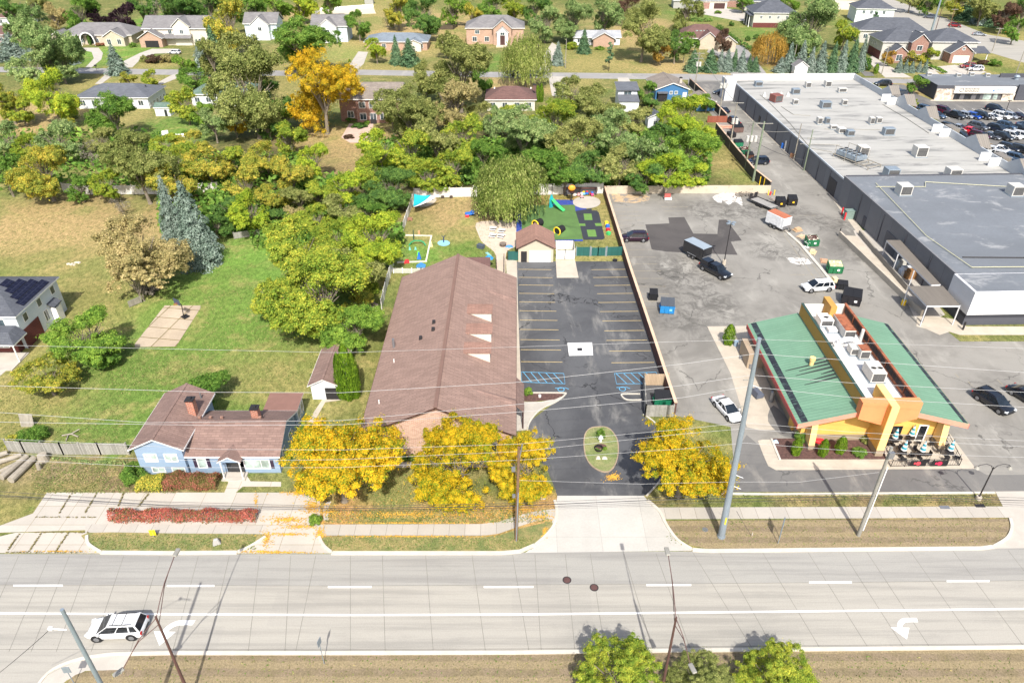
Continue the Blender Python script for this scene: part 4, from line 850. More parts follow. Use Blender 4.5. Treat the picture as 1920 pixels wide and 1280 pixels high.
for q in[
(1505,832,28,1.6,'g','rounded dark shrub at the foot of the leaning yellow column','bushN'),(1615,860,30,1.2,'g','round clipped shrub nearest the patio pylon','bushN'),(1626,834,22,1.1,'ol','olive round shrub behind the round clipped one','bushN'),
(245,915,56,2.6,'g','unkempt green shrub at the corner of the blue house','bushN'),(740,866,14,1.0,'redb','reddish rounded shrub under the brick wall window','bush0'),(757,867,17,1.0,'g','second rounded shrub from the window','bush1'),(772,867,16,1.0,'dg','dark rounded shrub by the golden locust','bush0'),
(990,744,18,1.3,'bg','bright green shrub in the mulch corner','bush1'),(1127,825,18,1.6,'g','dwarf green tree at the tip of the oval island','bush0'),
(590,988,26,1.5,'bg','bright low shrub at the concrete edge','bushN'),(540,870,12,1.6,'g','green creeper shrub at the house end wall','bush0'),(575,830,40,2.0,'g','green shrub between the end wall and golden locust','bush1'),
(50,842,60,2.4,'g','scrubby bush at the end of the grey board fence','bushN'),(178,850,16,1.6,'bg','bright shrub growing through the grey board fence','bush0'),(20,846,36,1.6,'yo','yellowing scrub west of the fence end','bush1'),
(450,858,40,1.0,'g','low green planting at the blue house entrance','bush0'),(500,884,50,.7,'redb','low reddish bed under the picture window','bush1'),
(130,225,30,1.6,'ol','olive brush on the dry clearing','bush0'),(325,290,40,1.4,'ol','brushy olive thicket by the garden lawn','bush1'),(285,122,36,3.2,'pb','bare brownish shrub on the street island','bush0'),(310,120,28,3.0,'tanl','tan shrub on the street island','bush1'),(268,118,18,2.6,'ol','thin olive shrub on the street island','bush0'),
(247,90,16,2.0,'g','clipped box hedge at the stone house garage','bush0'),(135,88,22,1.4,'g','green planting left of the stone arch','bush1'),(182,88,22,1.2,'redb','reddish planting right of the stone arch','bush0'),(272,45,8,2.2,'red','dark red round shrub on the bright lawn','bush1'),
(1870,127,26,2.6,'g','rounded green shrub on the dry verge by the highway','bush0'),(1848,123,22,1.6,'pb','brown twiggy shrub next to the rounded green one','bush1'),(1625,134,26,4.5,'dg','dark clipped hedge block at the eastern spruces','bush1'),
(688,235,14,1.2,'bg','green shrub on the brick patio side','bush0'),(652,262,22,1.0,'pb','brown low shrub at the patio edge','bush1'),(655,231,30,1.3,'g','green foundation shrub row at the brick house','bush0'),(672,243,30,1.2,'dg','dark clipped hedge along the patio path','bush1'),
(905,118,8,1.2,'g','little green shrub at the arched house door','bush0'),(880,96,14,1.2,'g','green foundation shrub of the arched house','bush1'),(1125,95,20,1.4,'bg','green shrub row before the white-roofed ranch','bush0'),(1072,95,26,3.0,'yg','yellow-green hedge at the end of the white-roofed ranch','bush1'),
(1240,150,6,1.0,'g','small shrub at the blue house corner by the street','bush0'),(345,255,16,1.2,'g','mound of green by the garden chairs','bush1'),(368,262,16,1.0,'ol','low olive mound on the garden lawn','bush0'),
(1420,75,16,2,'dg','dark young conifer shrub on the green slope','bush0'),(1403,78,12,2,'dg','darker young shrub above the hedge line','bush1'),(1372,50,12,2.2,'dg','dark shrub behind the brown hip roof','bush0'),(1348,27,16,1.4,'bg','green bed before the far grey garage','bush1'),
(700,108,6,1,'g','tiny shrub on the western field driveway','bush0'),(655,117,6,1.2,'g','tiny round shrub on the mown strip','bush0'),(560,360,60,3,'g','undergrowth mass in the thicket','bush1'),(480,430,60,2.4,'dg','dark undergrowth by the grey picket fence','bush0'),(450,445,40,2,'g','green scrub east of the spruces','bush1'),
(270,560,40,2.2,'twig','twiggy grey brush under the tan tree','bush0'),(690,560,40,3,'yg','vine-covered scrub along the playground fence','bush1'),(700,600,30,3,'twig','grey twiggy brush under the bright green tree','bush0'),
(800,352,50,3,'g','green undergrowth behind the white playground fence','bush1'),(860,352,60,3.5,'dg','dark undergrowth behind the willow fence','bush0'),(1150,352,60,3.5,'g','undergrowth over the tan concrete wall','bush1'),(1270,352,70,3.2,'lime','lime undergrowth spilling over the tan wall','bush0'),(1080,345,70,3.5,'dg','dark undergrowth behind the toy shelter','bush1'),(1205,350,60,3.2,'bg','green undergrowth in the middle of the tan wall','bush0'),
]:
 bush(q[0],q[1],q[2],q[3],q[4],q[5],q[6])
rng=np.random.default_rng(77);P=[]
for x0,y0,x1,y1,n in((300,300,640,440,5200),(690,270,1000,350,4200),(1000,250,1330,350,4600),(470,430,760,470,900),(0,250,300,360,1600),(300,-60,1240,2,9000),(-60,-60,300,0,3000),(1660,-60,2000,-4,3000)):
 for _ in range(n):
  px,py=rng.uniform(x0,x1),rng.uniform(y0,y1)
  if 590<px<700 and 225<py<340 and px-590>(py-340)*.4+10:continue
  g=G(px,py);P.append((g.x,g.y,rng.uniform(.1,2.2 if py>100 else 7)))
P=np.array(P);me=cards('undergrowth',P,rng.normal(size=P.shape)+np.array([0,-.2,1.2]),rng.uniform(.25,.6,len(P))*(1+P[:,1]/400),rng);me.materials.append(LM['g'])
tag(link('undergrowth',me),'dark tangled undergrowth between the trunks of the wood','undergrowth',kind='stuff')
tree(958,336,150,'wil','great weeping willow hanging over the playground','willow',.86,'willow_tree')
tree(985,100,98,'wil','windblown weeping willow at the residential street','willow2',1.1,'willow_tree')
def hedge(name,label,pts,wd,hm,kind,n,size=.09,seed=1,cat='hedge'):
 rng=np.random.default_rng(seed);P3=[G(*p)for p in pts];seg=[(a,b_)for a,b_ in zip(P3[:-1],P3[1:])]
 ln=np.array([(b_-a).length for a,b_ in seg]);P,Nn=[],[]
 ph=rng.uniform(0,6,4)
 for _ in range(n):
  i=rng.choice(len(seg),p=ln/ln.sum());a,b_=seg[i];k=rng.random();c=a.lerp(b_,k);d=(b_-a).normalized();q=np.array([-d.y,d.x,0])
  s=(c-P3[0]).length;hh=hm*(1+.16*math.sin(s*1.3+ph[0])+.12*math.sin(s*3.1+ph[1]));ang=rng.uniform(0,math.pi)
  e=q*math.cos(ang)*wd/2*(1+.15*math.sin(s*2.1+ph[2]))+np.array([0,0,math.sin(ang)**.6*hh])
  P.append(np.array(c)+e*rng.uniform(.78,1.05)+rng.normal(0,.04,3));Nn.append(e/np.linalg.norm(e)+rng.normal(0,.5,3))
 P=np.array(P);P[:,2]=np.maximum(P[:,2],.03);o=P3[0];o=Vector((o.x,o.y,0))
 me=cards(name,P-np.array(o),np.array(Nn),size*rng.uniform(.6,1.3,len(P)),rng);me.materials.append(LM[kind])
 return tag(link(name,me,None,o),label,cat)
hedge('hedge','crimson creeper hedge in a long band beside the pavement',[(208,972),(300,971),(400,972),(484,972)],1.3,1.1,'red',9000,.085,3)
hedge('hedge','burgundy clipped hedge right under the blue house wall',[(310,908),(360,907),(412,909)],2.0,1.3,'redb',7000,.085,4)
hedge('hedge','mixed green and russet hedge end beside the unkempt shrub',[(260,912),(300,910),(312,910)],1.9,1.2,'yo',3500,.085,5)
hedge('hedge','low dark hedge line down the green slope',[(1345,52),(1362,66),(1385,82),(1412,98)],1.6,1.4,'dg',1500,.3,6)
hedge('hedge','row of small dark shrubs along the far curved drive',[(1290,40),(1310,41),(1335,41)],1.2,1.2,'dg',500,.3,7)
hedge('flower_bed','striped green bed beside the white garage drive',[(1742,124),(1760,131),(1772,138)],1.6,.5,'g',500,.25,8,'flower bed')
hedge('fallen_trimmings','pale leaf-covered vine on the ground at the grey fence',[(100,860),(180,868),(245,868)],.5,.3,'gg',600,.08,9,'vine')
rng=np.random.default_rng(31);P=[]
for x0,y0,x1,y1,n in((0,380,480,560,7000),(200,540,620,720,9000),(0,680,560,850,9000),(60,870,330,925,3500),(760,380,930,500,1500),(165,1002,480,1030,2600),(610,1008,1000,1030,3000),(610,955,1030,980,3500),(1250,976,1880,1022,1200),(200,1230,1900,1280,1500),(1350,926,1860,945,700),(700,880,780,950,1200),(1340,270,1410,345,700)):
 px,py=rng.uniform(x0,x1,n),rng.uniform(y0,y1,n)
 for a,b_ in zip(px,py):
  if 250<a<380 and 570<b_<655:continue
  if a<130 and 500<b_<700:continue
  if 1200<b_<1262 and a<250:continue
  if b_>740 and b_<850 and 240<a<600:continue
  g=G(a,b_);P.append((g.x,g.y,.06))
P=np.array(P);me=cards('grass_tufts',P,rng.normal(size=P.shape)+np.array([0,-.4,1.0]),rng.uniform(.04,.13,len(P)),rng,.5)
LM['tuft']=leafm('grass_blade',[(.12,.18,.05),(.21,.23,.08),(.34,.28,.13)],.35,trans=.1);me.materials.append(LM['tuft'])
tag(link('grass_tufts',me),'coarse grass tufts all over the rough lawns and verges','grass',kind='stuff')
def shing(name,a,b_,var=.2):return brickm(name,a,b_,scl(a,.62),.9,.28,.025,'xy',.92,var,nscale=.5,bmp=.1)
RF=dict(brown=shing('shingles_brown',srgb(168,130,114),srgb(150,116,102)),brownb=shing('shingles_russet',srgb(148,122,112),srgb(131,107,99)),grey=shing('shingles_grey',srgb(138,136,136),srgb(122,120,122)),
dgrey=shing('shingles_charcoal',srgb(96,100,108),srgb(82,86,95)),dgrey2=shing('shingles_slate',srgb(110,114,122),srgb(96,100,108)),tan=shing('shingles_taupe',srgb(150,140,130),srgb(134,124,116)),green=shing('shingles_green',srgb(112,134,122),srgb(96,120,108)),
maroon=shing('shingles_maroon',srgb(122,92,86),srgb(106,80,76)),pale=shing('shingles_pale',srgb(188,190,194),srgb(170,174,180)),bgrey=shing('shingles_bluegrey',srgb(134,146,156),srgb(120,130,142)),patio=pm('roof_felt_brown',srgb(128,96,86),.9,.1,1))
def siding(name,c):return brickm(name,c,scl(c,.96),scl(c,.7),40,.2,.012,'sz',.7,.06,bmp=.05)
def bricks(name,a,b_,mo=srgb(196,184,170)):return brickm(name,a,b_,mo,.44,.15,.018,'sz',.9,.15,bmp=.05)
WL=dict(blue=siding('siding_blue',srgb(142,164,188)),white=siding('siding_white',srgb(222,226,230)),cream=siding('siding_cream',srgb(214,208,194)),lblue=siding('siding_pale_blue',srgb(200,214,224)),grey=siding('siding_grey',srgb(168,168,164)),
brick=bricks('brick_red',srgb(150,92,76),srgb(126,74,64)),maroon=bricks('brick_maroon',srgb(112,48,44),srgb(90,38,38),srgb(120,80,74)),pink=bricks('brick_pale_pink',srgb(206,168,146),srgb(184,138,118),srgb(214,200,184)),
stone=bricks('stone_cream',srgb(206,194,172),srgb(190,176,152)),tanb=bricks('brick_tan',srgb(186,148,124),srgb(170,130,108)),dblue=siding('siding_strong_blue',srgb(62,116,164)),lgrey=siding('siding_light_grey',srgb(190,188,180)))
M['glass']=glassm('window_glass',srgb(66,78,84));M['glassl']=glassm('window_glass_curtained',srgb(150,166,160),.2);M['glassd']=glassm('window_glass_dark',srgb(34,38,44))
M['shutter']=pm('shutter_dark',srgb(52,40,60),.7,.1);M['gdoor']=pm('garage_door_white',srgb(224,222,216),.6,.05,2);M['door']=pm('door_dark',srgb(70,44,42),.6,.1);M['chim']=bricks('chimney_brick',srgb(176,96,66),srgb(150,78,56))
M['dshade']=pm('interior_dark',srgb(40,38,40),.9,.2)
FACE={'f':(lambda x0,y0,x1,y1,a:(x0+a,y0),0),'b':(lambda x0,y0,x1,y1,a:(x1-a,y1),math.pi),'r':(lambda x0,y0,x1,y1,a:(x1,y0+a),math.pi/2),'l':(lambda x0,y0,x1,y1,a:(x0,y1-a),-math.pi/2)}
class B:
 0
 def __init__(s,name,label,cat,px,py,ang=0,z=0,group=None,at=None):
  g=at if at is not None else G(px,py,z);s.r=thing(name,label,cat,(g.x,g.y,0),R(ang),group)
 def wing(s,x0,y0,w,d,zw,rise,typ,wall,roof,oh=.5,th=.18,trim=None,z0=0,wallname='wall',foh=None,roofname='roof'):
  x1,y1=x0+w,y0+d;trim=trim or M['wpaint'];foh=oh if foh is None else foh;s.rect=(x0,y0,x1,y1);s.zw=zw
  mb=MB()
  if typ=='gy':
   xm=(x0+x1)/2;mb.ext([(x0,z0),(x1,z0),(x1,zw),(xm,zw+rise*(w/(w+2*oh))),(x0,zw)],'y',y0,y1)
  elif typ=='gx':
   ym=(y0+y1)/2;mb.ext([(y0,z0),(y1,z0),(y1,zw),(ym,zw+rise*(d/(d+2*oh))),(y0,zw)],'x',x0,x1)
  elif typ=='shed':mb.ext([(y0,z0),(y1,z0),(y1,zw+rise),(y0,zw)],'x',x0,x1)
  else:mb.box(x0,y0,z0,x1,y1,zw)
  if wall is not None:s.wall=mb.build(wallname,wall,s.r)
  ro=MB();X0,X1,Y0,Y1=x0-oh,x1+oh,y0-foh,y1+oh;ze=zw-rise*oh/max(min(w,d)/2,.1)*.0+.02
  if typ=='gy':
   xm=(X0+X1)/2;zr=ze+rise+.0;ro.ext([(X0,ze),(xm,zr),(X1,ze),(X1,ze+th),(xm,zr+th),(X0,ze+th)],'y',Y0,Y1,0,1)
   ro.box(X0-.04,Y0,ze-.04,X0+.0-.003,Y1,ze+th-.02,1);ro.box(X1+.003,Y0,ze-.04,X1+.04,Y1,ze+th-.02,1);zt=zr+th
   ro.box(xm-.13,Y0,zr+th-.03,xm+.13,Y1,zr+th+.03,0)
  elif typ=='gx':
   ym=(Y0+Y1)/2;zr=ze+rise;ro.ext([(Y0,ze),(ym,zr),(Y1,ze),(Y1,ze+th),(ym,zr+th),(Y0,ze+th)],'x',X0,X1,0,1)
   ro.box(X0,Y0-.04,ze-.04,X1,Y0-.003,ze+th-.02,1);ro.box(X0,Y1+.003,ze-.04,X1,Y1+.04,ze+th-.02,1);zt=zr+th
   ro.box(X0,ym-.13,zr+th-.03,X1,ym+.13,zr+th+.03,0)
  elif typ=='shed':
   ro.ext([(Y0,ze),(Y1,ze+rise),(Y1,ze+rise+th),(Y0,ze+th)],'x',X0,X1,0,1)
  elif typ=='hip':
   W_,D_=X1-X0,Y1-Y0;k=min(W_,D_)/2;zb=ze+th
   if W_>=D_:ra,rb=(X0+k,(Y0+Y1)/2),(X1-k-.001,(Y0+Y1)/2)
   else:ra,rb=((X0+X1)/2,Y0+k),((X0+X1)/2,Y1-k-.001)
   vs_=[(X0,Y0,zb),(X1,Y0,zb),(X1,Y1,zb),(X0,Y1,zb),(*ra,zb+rise),(*rb,zb+rise)]
   fs_=[(0,1,5,4),(1,2,5),(2,3,4,5),(3,0,4)]if W_>=D_ else[(0,1,4),(1,2,5,4),(2,3,5),(3,0,4,5)]
   ro.add(vs_,fs_,0);ro.box(X0,Y0,ze,X1,Y1,zb-.003,1);zt=zb+rise
  else:ro.box(X0,Y0,ze,X1,Y1,ze+th,0)
  s.roof=ro.build(roofname,[roof,trim],s.r);return s
 def win(s,face,a,z,w=1.2,h=1.2,shut=False,glass=None,trim=None,bars=1,parent=None,rect=None,name='window',sill=False):
  f,rz=FACE[face];x,y=f(*(rect or s.rect),a);Mx=Matrix.Translation((x,y,z))@Matrix.Rotation(rz,4,'Z')
  def bx(mb,X0,Y0,Z0,X1,Y1,Z1,mi=0):
   n0=len(mb.v);mb.box(X0,Y0,Z0,X1,Y1,Z1,mi);mb.v[n0:]=[tuple(Mx@Vector(p))for p in mb.v[n0:]]
  mb=MB();e=.1
  for q in((-w/2-e,-.06,-e,-w/2,.02,h+e),(w/2,-.06,-e,w/2+e,.02,h+e),(-w/2,-.06,-e,w/2,.02,0),(-w/2,-.06,h,w/2,.02,h+e)):bx(mb,*q)
  for k in range(bars):xx=-w/2+w*(k+1)/(bars+1);bx(mb,xx-.03,-.05,0,xx+.03,.02,h)
  o=mb.build(name,trim or M['wpaint'],s.r)
  g=MB();bx(g,-w/2,-.025,0,w/2,.015,h);g.build('pane',glass or M['glass'],o)
  if shut:
   for sx in(-1,1):
    g=MB();c_=sx*(w/2+e+.22);bx(g,c_-.18,-.05,-.05,c_+.18,.0,h+.05);g.build('shutter',M['shutter'],s.r)
  return o
 def panel(s,name,face,a,z,w,h,m,d=.05,rect=None,label=None):
  f,rz=FACE[face];x,y=f(*(rect or s.rect),a);mb=MB();mb.box(-w/2,-d,0,w/2,.02,h);Mx=Matrix.Translation((x,y,z))@Matrix.Rotation(rz,4,'Z')
  mb.v=[tuple(Mx@Vector(p))for p in mb.v];o=mb.build(name,m,s.r)
  if label:o['label']=label
  return o
 def box(s,name,x0,y0,z0,x1,y1,z1,m,parent=None,bev=0):
  return MB().box(x0,y0,z0,x1,y1,z1).build(name,m,parent or s.r,bev=bev)
 def chimney(s,x,y,z0,z1,w=.7,m=None):
  mb=MB();mb.box(x-w/2,y-w/2,z0,x+w/2,y+w/2,z1);o=mb.build('chimney',m or M['chim'],s.r)
  c=MB();c.box(x-w/2-.08,y-w/2-.08,z1+.001,x+w/2+.08,y+w/2+.08,z1+.12);c.box(x-.2,y-.2,z1+.121,x+.2,y+.2,z1+.3);c.build('chimney_cap',M['dark'],o)
 def vents(s,pts,m=None,sz=.3,nm='roof_vent'):
  for x,y,z in pts:MB().frus(x-sz/2,y-sz/2,x+sz/2,y+sz/2,z-.15,x-sz*.4,y-sz*.4,x+sz*.4,y+sz*.4,z+sz*.6).build(nm,m or M['dark'],s.r)
 def pipe(s,x,y,z,h,r=.06,m=None,nm='vent_pipe'):MB().cyl((x,y,z-.3),(x,y,z+h),r,r,8).build(nm,m or M['wpaint'],s.r)
g=G(672,817,3.9);xr=G(968,820,3.9).x;x0=g.x+.5;y0=g.y+.7;w_=xr-g.x-1.0
b=B('daycare_building','long low building with brown shingle gable roof and pale pink brick front','building',0,0,at=Vector((x0,y0,0)),ang=-.35)
D_=35.4
b.wing(0,0,w_,D_,3.75,3.9,'gy',WL['pink'],shing('shingles_daycare',srgb(158,131,119),srgb(141,116,105),.14),.5,.16,M['door'],foh=.6)
xm=w_/2;zr=3.77+3.9+.16;slope=3.9/(xm+.5)
zs=lambda x:3.77+.16+slope*((w_+.5)-x if x>xm else x+.5)
b.box('ridge_vent',xm-.2,-.6,zr-.10,xm+.2,D_+.5,zr+.10,pm('ridge_brown',srgb(118,92,82),.9,.1))
def lx(px,py,z):q=G(px,py,z);return q.x-x0,q.y-y0
for i,(pa,pb,yy)in enumerate((((882,594),(920,607),0),((880,631),(920,645),0),((877,668),(918,683),0))):
 a=lx(pa[0],pa[1],6.2);e=lx(pb[0],pb[1],4.9);X1=e[0];X0=X1-3.0;Y=a[1];zt=zs(X0)+.02;mb=MB()
 for Y_ in(Y,):mb.add([(X0,Y_,zt-.03),(X1,Y_,zs(X1)-.05),(X1,Y_,zt-.02),(X0,Y_+2.2,zt-.03),(X1,Y_+2.2,zs(X1)-.05),(X1,Y_+2.2,zt-.02)],[(0,1,2),(5,4,3),(1,4,5,2)],0)
 o=mb.build('dormer',pm('dormer_cream',srgb(206,200,188),.8,.08),b.r)
 rf=MB();rf.add([(X0-.3,Y-.12,zt+.0),(X1+.15,Y-.12,zt+.0),(X1+.15,Y+2.3,zt+.0),(X0-.3,Y+2.3,zt+.0),(X0-.3,Y-.12,zt+.1),(X1+.15,Y-.12,zt+.1),(X1+.15,Y+2.3,zt+.1),(X0-.3,Y+2.3,zt+.1)],[(0,3,2,1),(4,5,6,7),(0,1,5,4),(1,2,6,5),(2,3,7,6),(3,0,4,7)]);rf.build('dormer_roof',RF['brown'],o)
for(pa,ln,q)in(((887,541),5.6,.16),((880,730),5.4,.16)):
 a=lx(pa[0],pa[1],6.0);X0=a[0];X1=w_+.45;mb=MB();mb.add([(X0,a[1],zs(X0)),(X1,a[1]-.9,zs(X1)),(X1,a[1]+.9,zs(X1)),(X1,a[1]-.15,zs(X1)+.5),(X1,a[1]+.15,zs(X1)+.5)],[(0,1,3),(0,3,4),(0,4,2),(1,2,4,3)]);mb.build('roof_cricket',RF['brownb'],b.r)
for q in((812,606),(811,620),(787,628)):
 a=lx(q[0],q[1],6.9);b.vents([(a[0],a[1],zs(a[0])+.15)],sz=.45)
for q,r_,h_ in(((736,640),.16,1.3),((737,671),.07,.5),((709,744),.07,.5)):
 a=lx(q[0],q[1],5.6);b.pipe(a[0],a[1],zs(a[0]),h_,r_,M['metal']if r_>.1 else M['wpaint'])
a=(G(748,846).x-x0);b.win('f',a,1.1,1.5,1.2,glass=M['glass'],bars=1,trim=M['conc_plain']);b.win('f',w_-2.5,1.1,1.5,1.2);b.win('f',w_-5.2,1.1,1.5,1.2)
e0=lx(969,768,2.9);e1=lx(982,716,2.9);mb=MB();ya,yb=e0[1],e1[1]
mb.add([(w_+.2,ya,4.0),(w_+.2,yb,4.0),(w_+1.45,ya,2.75),(w_+1.45,yb,2.75),(w_+.2,ya,3.8),(w_+.2,yb,3.8),(w_+1.45,ya,2.5),(w_+1.45,yb,2.5)],[(0,2,3,1),(4,5,7,6),(0,4,6,2),(1,3,7,5),(2,6,7,3)])
b.rect=(0,0,w_,D_);o=mb.build('entrance_canopy',RF['brownb'],b.r)
for yy in(ya+.15,yb-.15):MB().cyl((w_+1.3,yy,0),(w_+1.3,yy,2.55),.09,.09,8).build('canopy_post',M['door'],o)
b.panel('door','r',(ya+yb)/2,0,1.8,2.1,M['glassd'])
for k in range(9):b.win('r',3+k*3.6,1.0,1.2,1.1)if abs(3+k*3.6-(ya+yb)/2)>2 else None
mb=MB();mb.box(.4,.1,0,6.5,.5,.5)
g0=G(876,500,2.6);b2=B('shade_awning','small maroon shingled awning roof behind the long building','awning',0,0,at=Vector((g0.x,g0.y,0)))
b2.wing(0,0,G(918,500,2.6).x-g0.x,2.2,2.5,.5,'shed',None,RF['maroon'],.1,.12)
for x_,y_ in((.2,.2),(3.4,.2),(.2,2.0),(3.4,2.0)):MB().cyl((x_,y_,0),(x_,y_,2.55),.07).build('post',M['door'],b2.r)
gl,gr_=G(968,467,2.6),G(1042,467,2.6);W_=gr_.x-gl.x
b=B('storage_garage','small garage with brown gable roof and cream gable at the playground gate','garage',0,0,at=Vector((gl.x+.35,gl.y+.35,0)))
DG=G(966,437,2.6).y-gl.y-.4
b.wing(0,0,W_-.7,DG,2.5,1.75,'gy',[siding('siding_beige',srgb(198,186,166))],RF['brown'],.35,.12,M['door'],foh=.35)
b.panel('garage_door','f',(W_-.7)*.62,0,(W_-.7)*.62,2.15,M['wpaint']);b.panel('door','f',(W_-.7)*.16,0,1.0,2.0,M['dark'])
ge=G(284,832,5.3);L0=G(238,847.5,4.1);L1=G(340,850,4.1)
bx0,by0=L0.x+.4,G(267,892).y
b=B('blue_house','pale blue split-level house with brown shingle roof behind burgundy hedge','house',0,0,at=Vector((bx0,by0,0)))
Wl=L1.x-L0.x-.8
b.wing(0,0,Wl,9.2,4.0,1.45,'gy',WL['blue'],RF['brownb'],.42,.16,foh=.4,z0=1.35,wallname='upper_wall')
MB().box(.1,.22,0,Wl-.1,9.0,1.347).build('lower_wall',WL['blue'],b.r)
for a in(Wl*.30,Wl*.73):b.win('f',a,2.25,1.25,.95,glass=M['glassl']);b.win('f',a+.25,.45,1.3,.62,glass=M['glassl'],rect=(0,.22,Wl,9))
mx0=Wl+.003;mx1=G(527.5,886).x-bx0;my0=G(450,886).y-by0
b.wing(mx0,my0,mx1-mx0,7.1,2.62,1.75,'gx',WL['blue'],RF['brownb'],.42,.16)
b.rect=(mx0,my0,mx1,my0+7.1);mr=b.rect;GXW=lambda px,py=880:G(px,py).x-bx0
a1=GXW(388)-mx0;b.win('f',a1,.85,.85,1.25,True,glass=M['glassl'],bars=0)
a2=GXW(489)-mx0;b.win('f',a2,.75,2.7,1.15,True,glass=M['glassl'],bars=2)
b.win('r',2.0,.9,.8,1.0);b.win('r',4.8,.9,.8,1.0)
px0,px1=GXW(422,892),GXW(462,892)
mb=MB();xm_=(px0+px1)/2;zb=2.55;mb.ext([(px0-.1,zb),(xm_,zb+.72),(px1+.1,zb),(px1+.1,zb+.14),(xm_,zb+.86),(px0-.1,zb+.14)],'y',my0-1.25,my0+1.8,0,1);po=mb.build('porch_roof',[RF['brownb'],M['wpaint']],b.r)
MB().ext([(px0+.1,zb),(px1-.1,zb),(xm_,zb+.62)],'y',my0-1.1,my0-1.0).build('porch_gable',WL['blue'],po)
for x_ in(px0+.15,px1-.15):MB().cyl((x_,my0-1.05,0),(x_,my0-1.05,zb),.07,.07,8).build('porch_post',M['wpaint'],b.r)
MB().box(px0-.1,my0-1.35,0,px1+.1,my0-.002,.18).build('porch_step',M['conc_plain'],b.r)
b.panel('door','f',xm_-mx0,.15,1.9,1.9,M['glassd'])
b.rect=mr
c1=AY(368,800,by0+5.0);b.chimney(c1.x-bx0,5.4,4.2,6.5,.8);c2=AY(481,790,by0+my0+4.6);b.chimney(c2.x-bx0,my0+4.9,3.6,5.3,.8)
for px in(405,424,444,511):b.vents([(GXW(px,800)+.3,my0+4.4,4.25)],RF['brown'],.35)
b.pipe(GXW(524,790),my0+4.6,4.3,.35,.06,M['dark']);b.pipe(4.6,8.0,4.9,.5,.08,M['metal'])
ax0=G(488,741.5,2.7).x-bx0+1.4;ax1=mx1+.4;ay0=my0+7.1+.45;ay1=G(500,742,3.0).y-by0
b.wing(ax0,ay0,ax1-ax0-.3,max(ay1-ay0,3),2.6,.15,'shed',WL['blue'],RF['patio'],.25,.14,wallname='patio_wall',roofname='patio_roof')
b.win('r',1.0,.9,.8,1.2);b.win('r',2.4,.9,.8,1.2)
g0=G(577,725,2.2);g1=G(631,725,2.2)
b=B('detached_garage','small pale grey garage with brown gable roof beside the arborvitae','garage',0,0,at=Vector((g0.x+.25,g0.y+.3,0)),ang=0)
b.wing(0,0,g1.x-g0.x-.5+.3,7.6,2.15,1.0,'gy',WL['white'],RF['brownb'],.3,.12);b.panel('garage_door','f',(g1.x-g0.x)*.72,0,1.7,1.8,M['dshade'])
x1=-67.6;yn,yf=84.4,95.0
b=B('solar_roof_house','white two-storey house with stepped black solar panels on charcoal roof','house',0,0,at=Vector((x1-16,yn,0)))
b.wing(0,0,16,yf-yn,5.2,2.6,'hip',siding('siding_bright_white',srgb(214,222,230)),RF['dgrey'],.4,.2,foh=.4);rr=b.rect
for a,z_ in((1.4,3.5),(5.0,3.7),(8.6,3.7)):b.win('r',a+.4,z_,.9,1.1,bars=0)
b.win('r',5.9,1.0,.8,1.6,bars=1);b.win('r',9.2,1.2,.7,1.3,bars=1);b.win('f',13.4,3.6,1.6,1.1);b.win('f',9.4,3.6,1.6,1.1)
b.panel('brick_facing','r',2.05,0,4.1,2.75,WL['maroon'],.06)
mb=MB();mb.box(15.98+.04,7.0,0,16.9,8.4,2.3);mb.build('side_entry',M['wpaint'],b.r);MB().ext([(16.0,3.2),(17.0,2.7),(17.0,2.55),(16.0,3.05)],'y',6.7,8.7).build('side_entry_roof',RF['dgrey'],b.r)
k=(yf-yn+.8)/2;zb=5.42
sl_=Vector((-k,0,2.6)).normalized();org=Vector((16.4,0,zb));nrm=Vector((2.6,0,k)).normalized()
for i,(ya,yb_)in enumerate(((2.2,8.9),(3.0,8.2),(3.8,7.4),(4.7,6.5))):
 s0=.35+i*1.15;a=org+sl_*s0+nrm*.1;c_=org+sl_*(s0+1.05)+nrm*.1;mb=MB();mb.add([(a.x,ya,a.z),(a.x,yb_,a.z),(c_.x,yb_,c_.z),(c_.x,ya,c_.z),(a.x-.02,ya,a.z-.07),(a.x-.02,yb_,a.z-.07),(c_.x-.02,yb_,c_.z-.07),(c_.x-.02,ya,c_.z-.07)],[(0,1,2,3),(0,3,7,4),(1,0,4,5),(2,1,5,6),(3,2,6,7)])
 mb.build('solar_panel',brickm('solar_cells',srgb(24,24,40),srgb(28,28,46),srgb(52,54,70),.9,1.0,.03,'yx',.25,.1,bmp=0),b.r)
mb=MB();mb.frus(8.2,-3.6,17.0,-.41,2.9,9.3,-2.2,15.9,-.41,4.0,0);mb.box(8.2,-3.6,2.7,17.0,-.41,2.897,1);mb.build('porch_roof',[RF['dgrey'],M['wpaint']],b.r)
MB().box(8.6,-1.2,0,15.5,-.003,2.69).build('porch_wall',WL['maroon'],b.r);b.panel('door','f',11.0,0,1.1,2.1,M['wpaint'],rect=(0,-1.2,16,0));b.win('f',13.6,1.0,1.5,1.1,rect=(0,-1.2,16,0))
for x_ in(16.7,12.5,8.6):MB().cyl((x_,-3.4,0),(x_,-3.4,2.7),.09,.09,8).build('porch_post',M['wpaint'],b.r)
MB().box(8.2,-5.4,0,16.8,-1.203,.15).build('porch_floor',M['conc_plain'],b.r)
g=G(75,583)
def simple(name,label,cat,px,py,w,d,zw,rise,typ,wall,roof,ang=0,wins=(),extra=None,oh=.5,trim=None,doors=(),chim=()):
 b=B(name,label,cat,px,py,ang);b.wing(0,0,w,d,zw,rise,typ,wall,roof,oh,.2,trim)
 for q in wins:b.win(*q)
 for q in doors:b.panel(q[0],q[1],q[2],0,q[3],q[4],q[5])
 for q in chim:b.chimney(*q)
 if extra:extra(b)
 return b
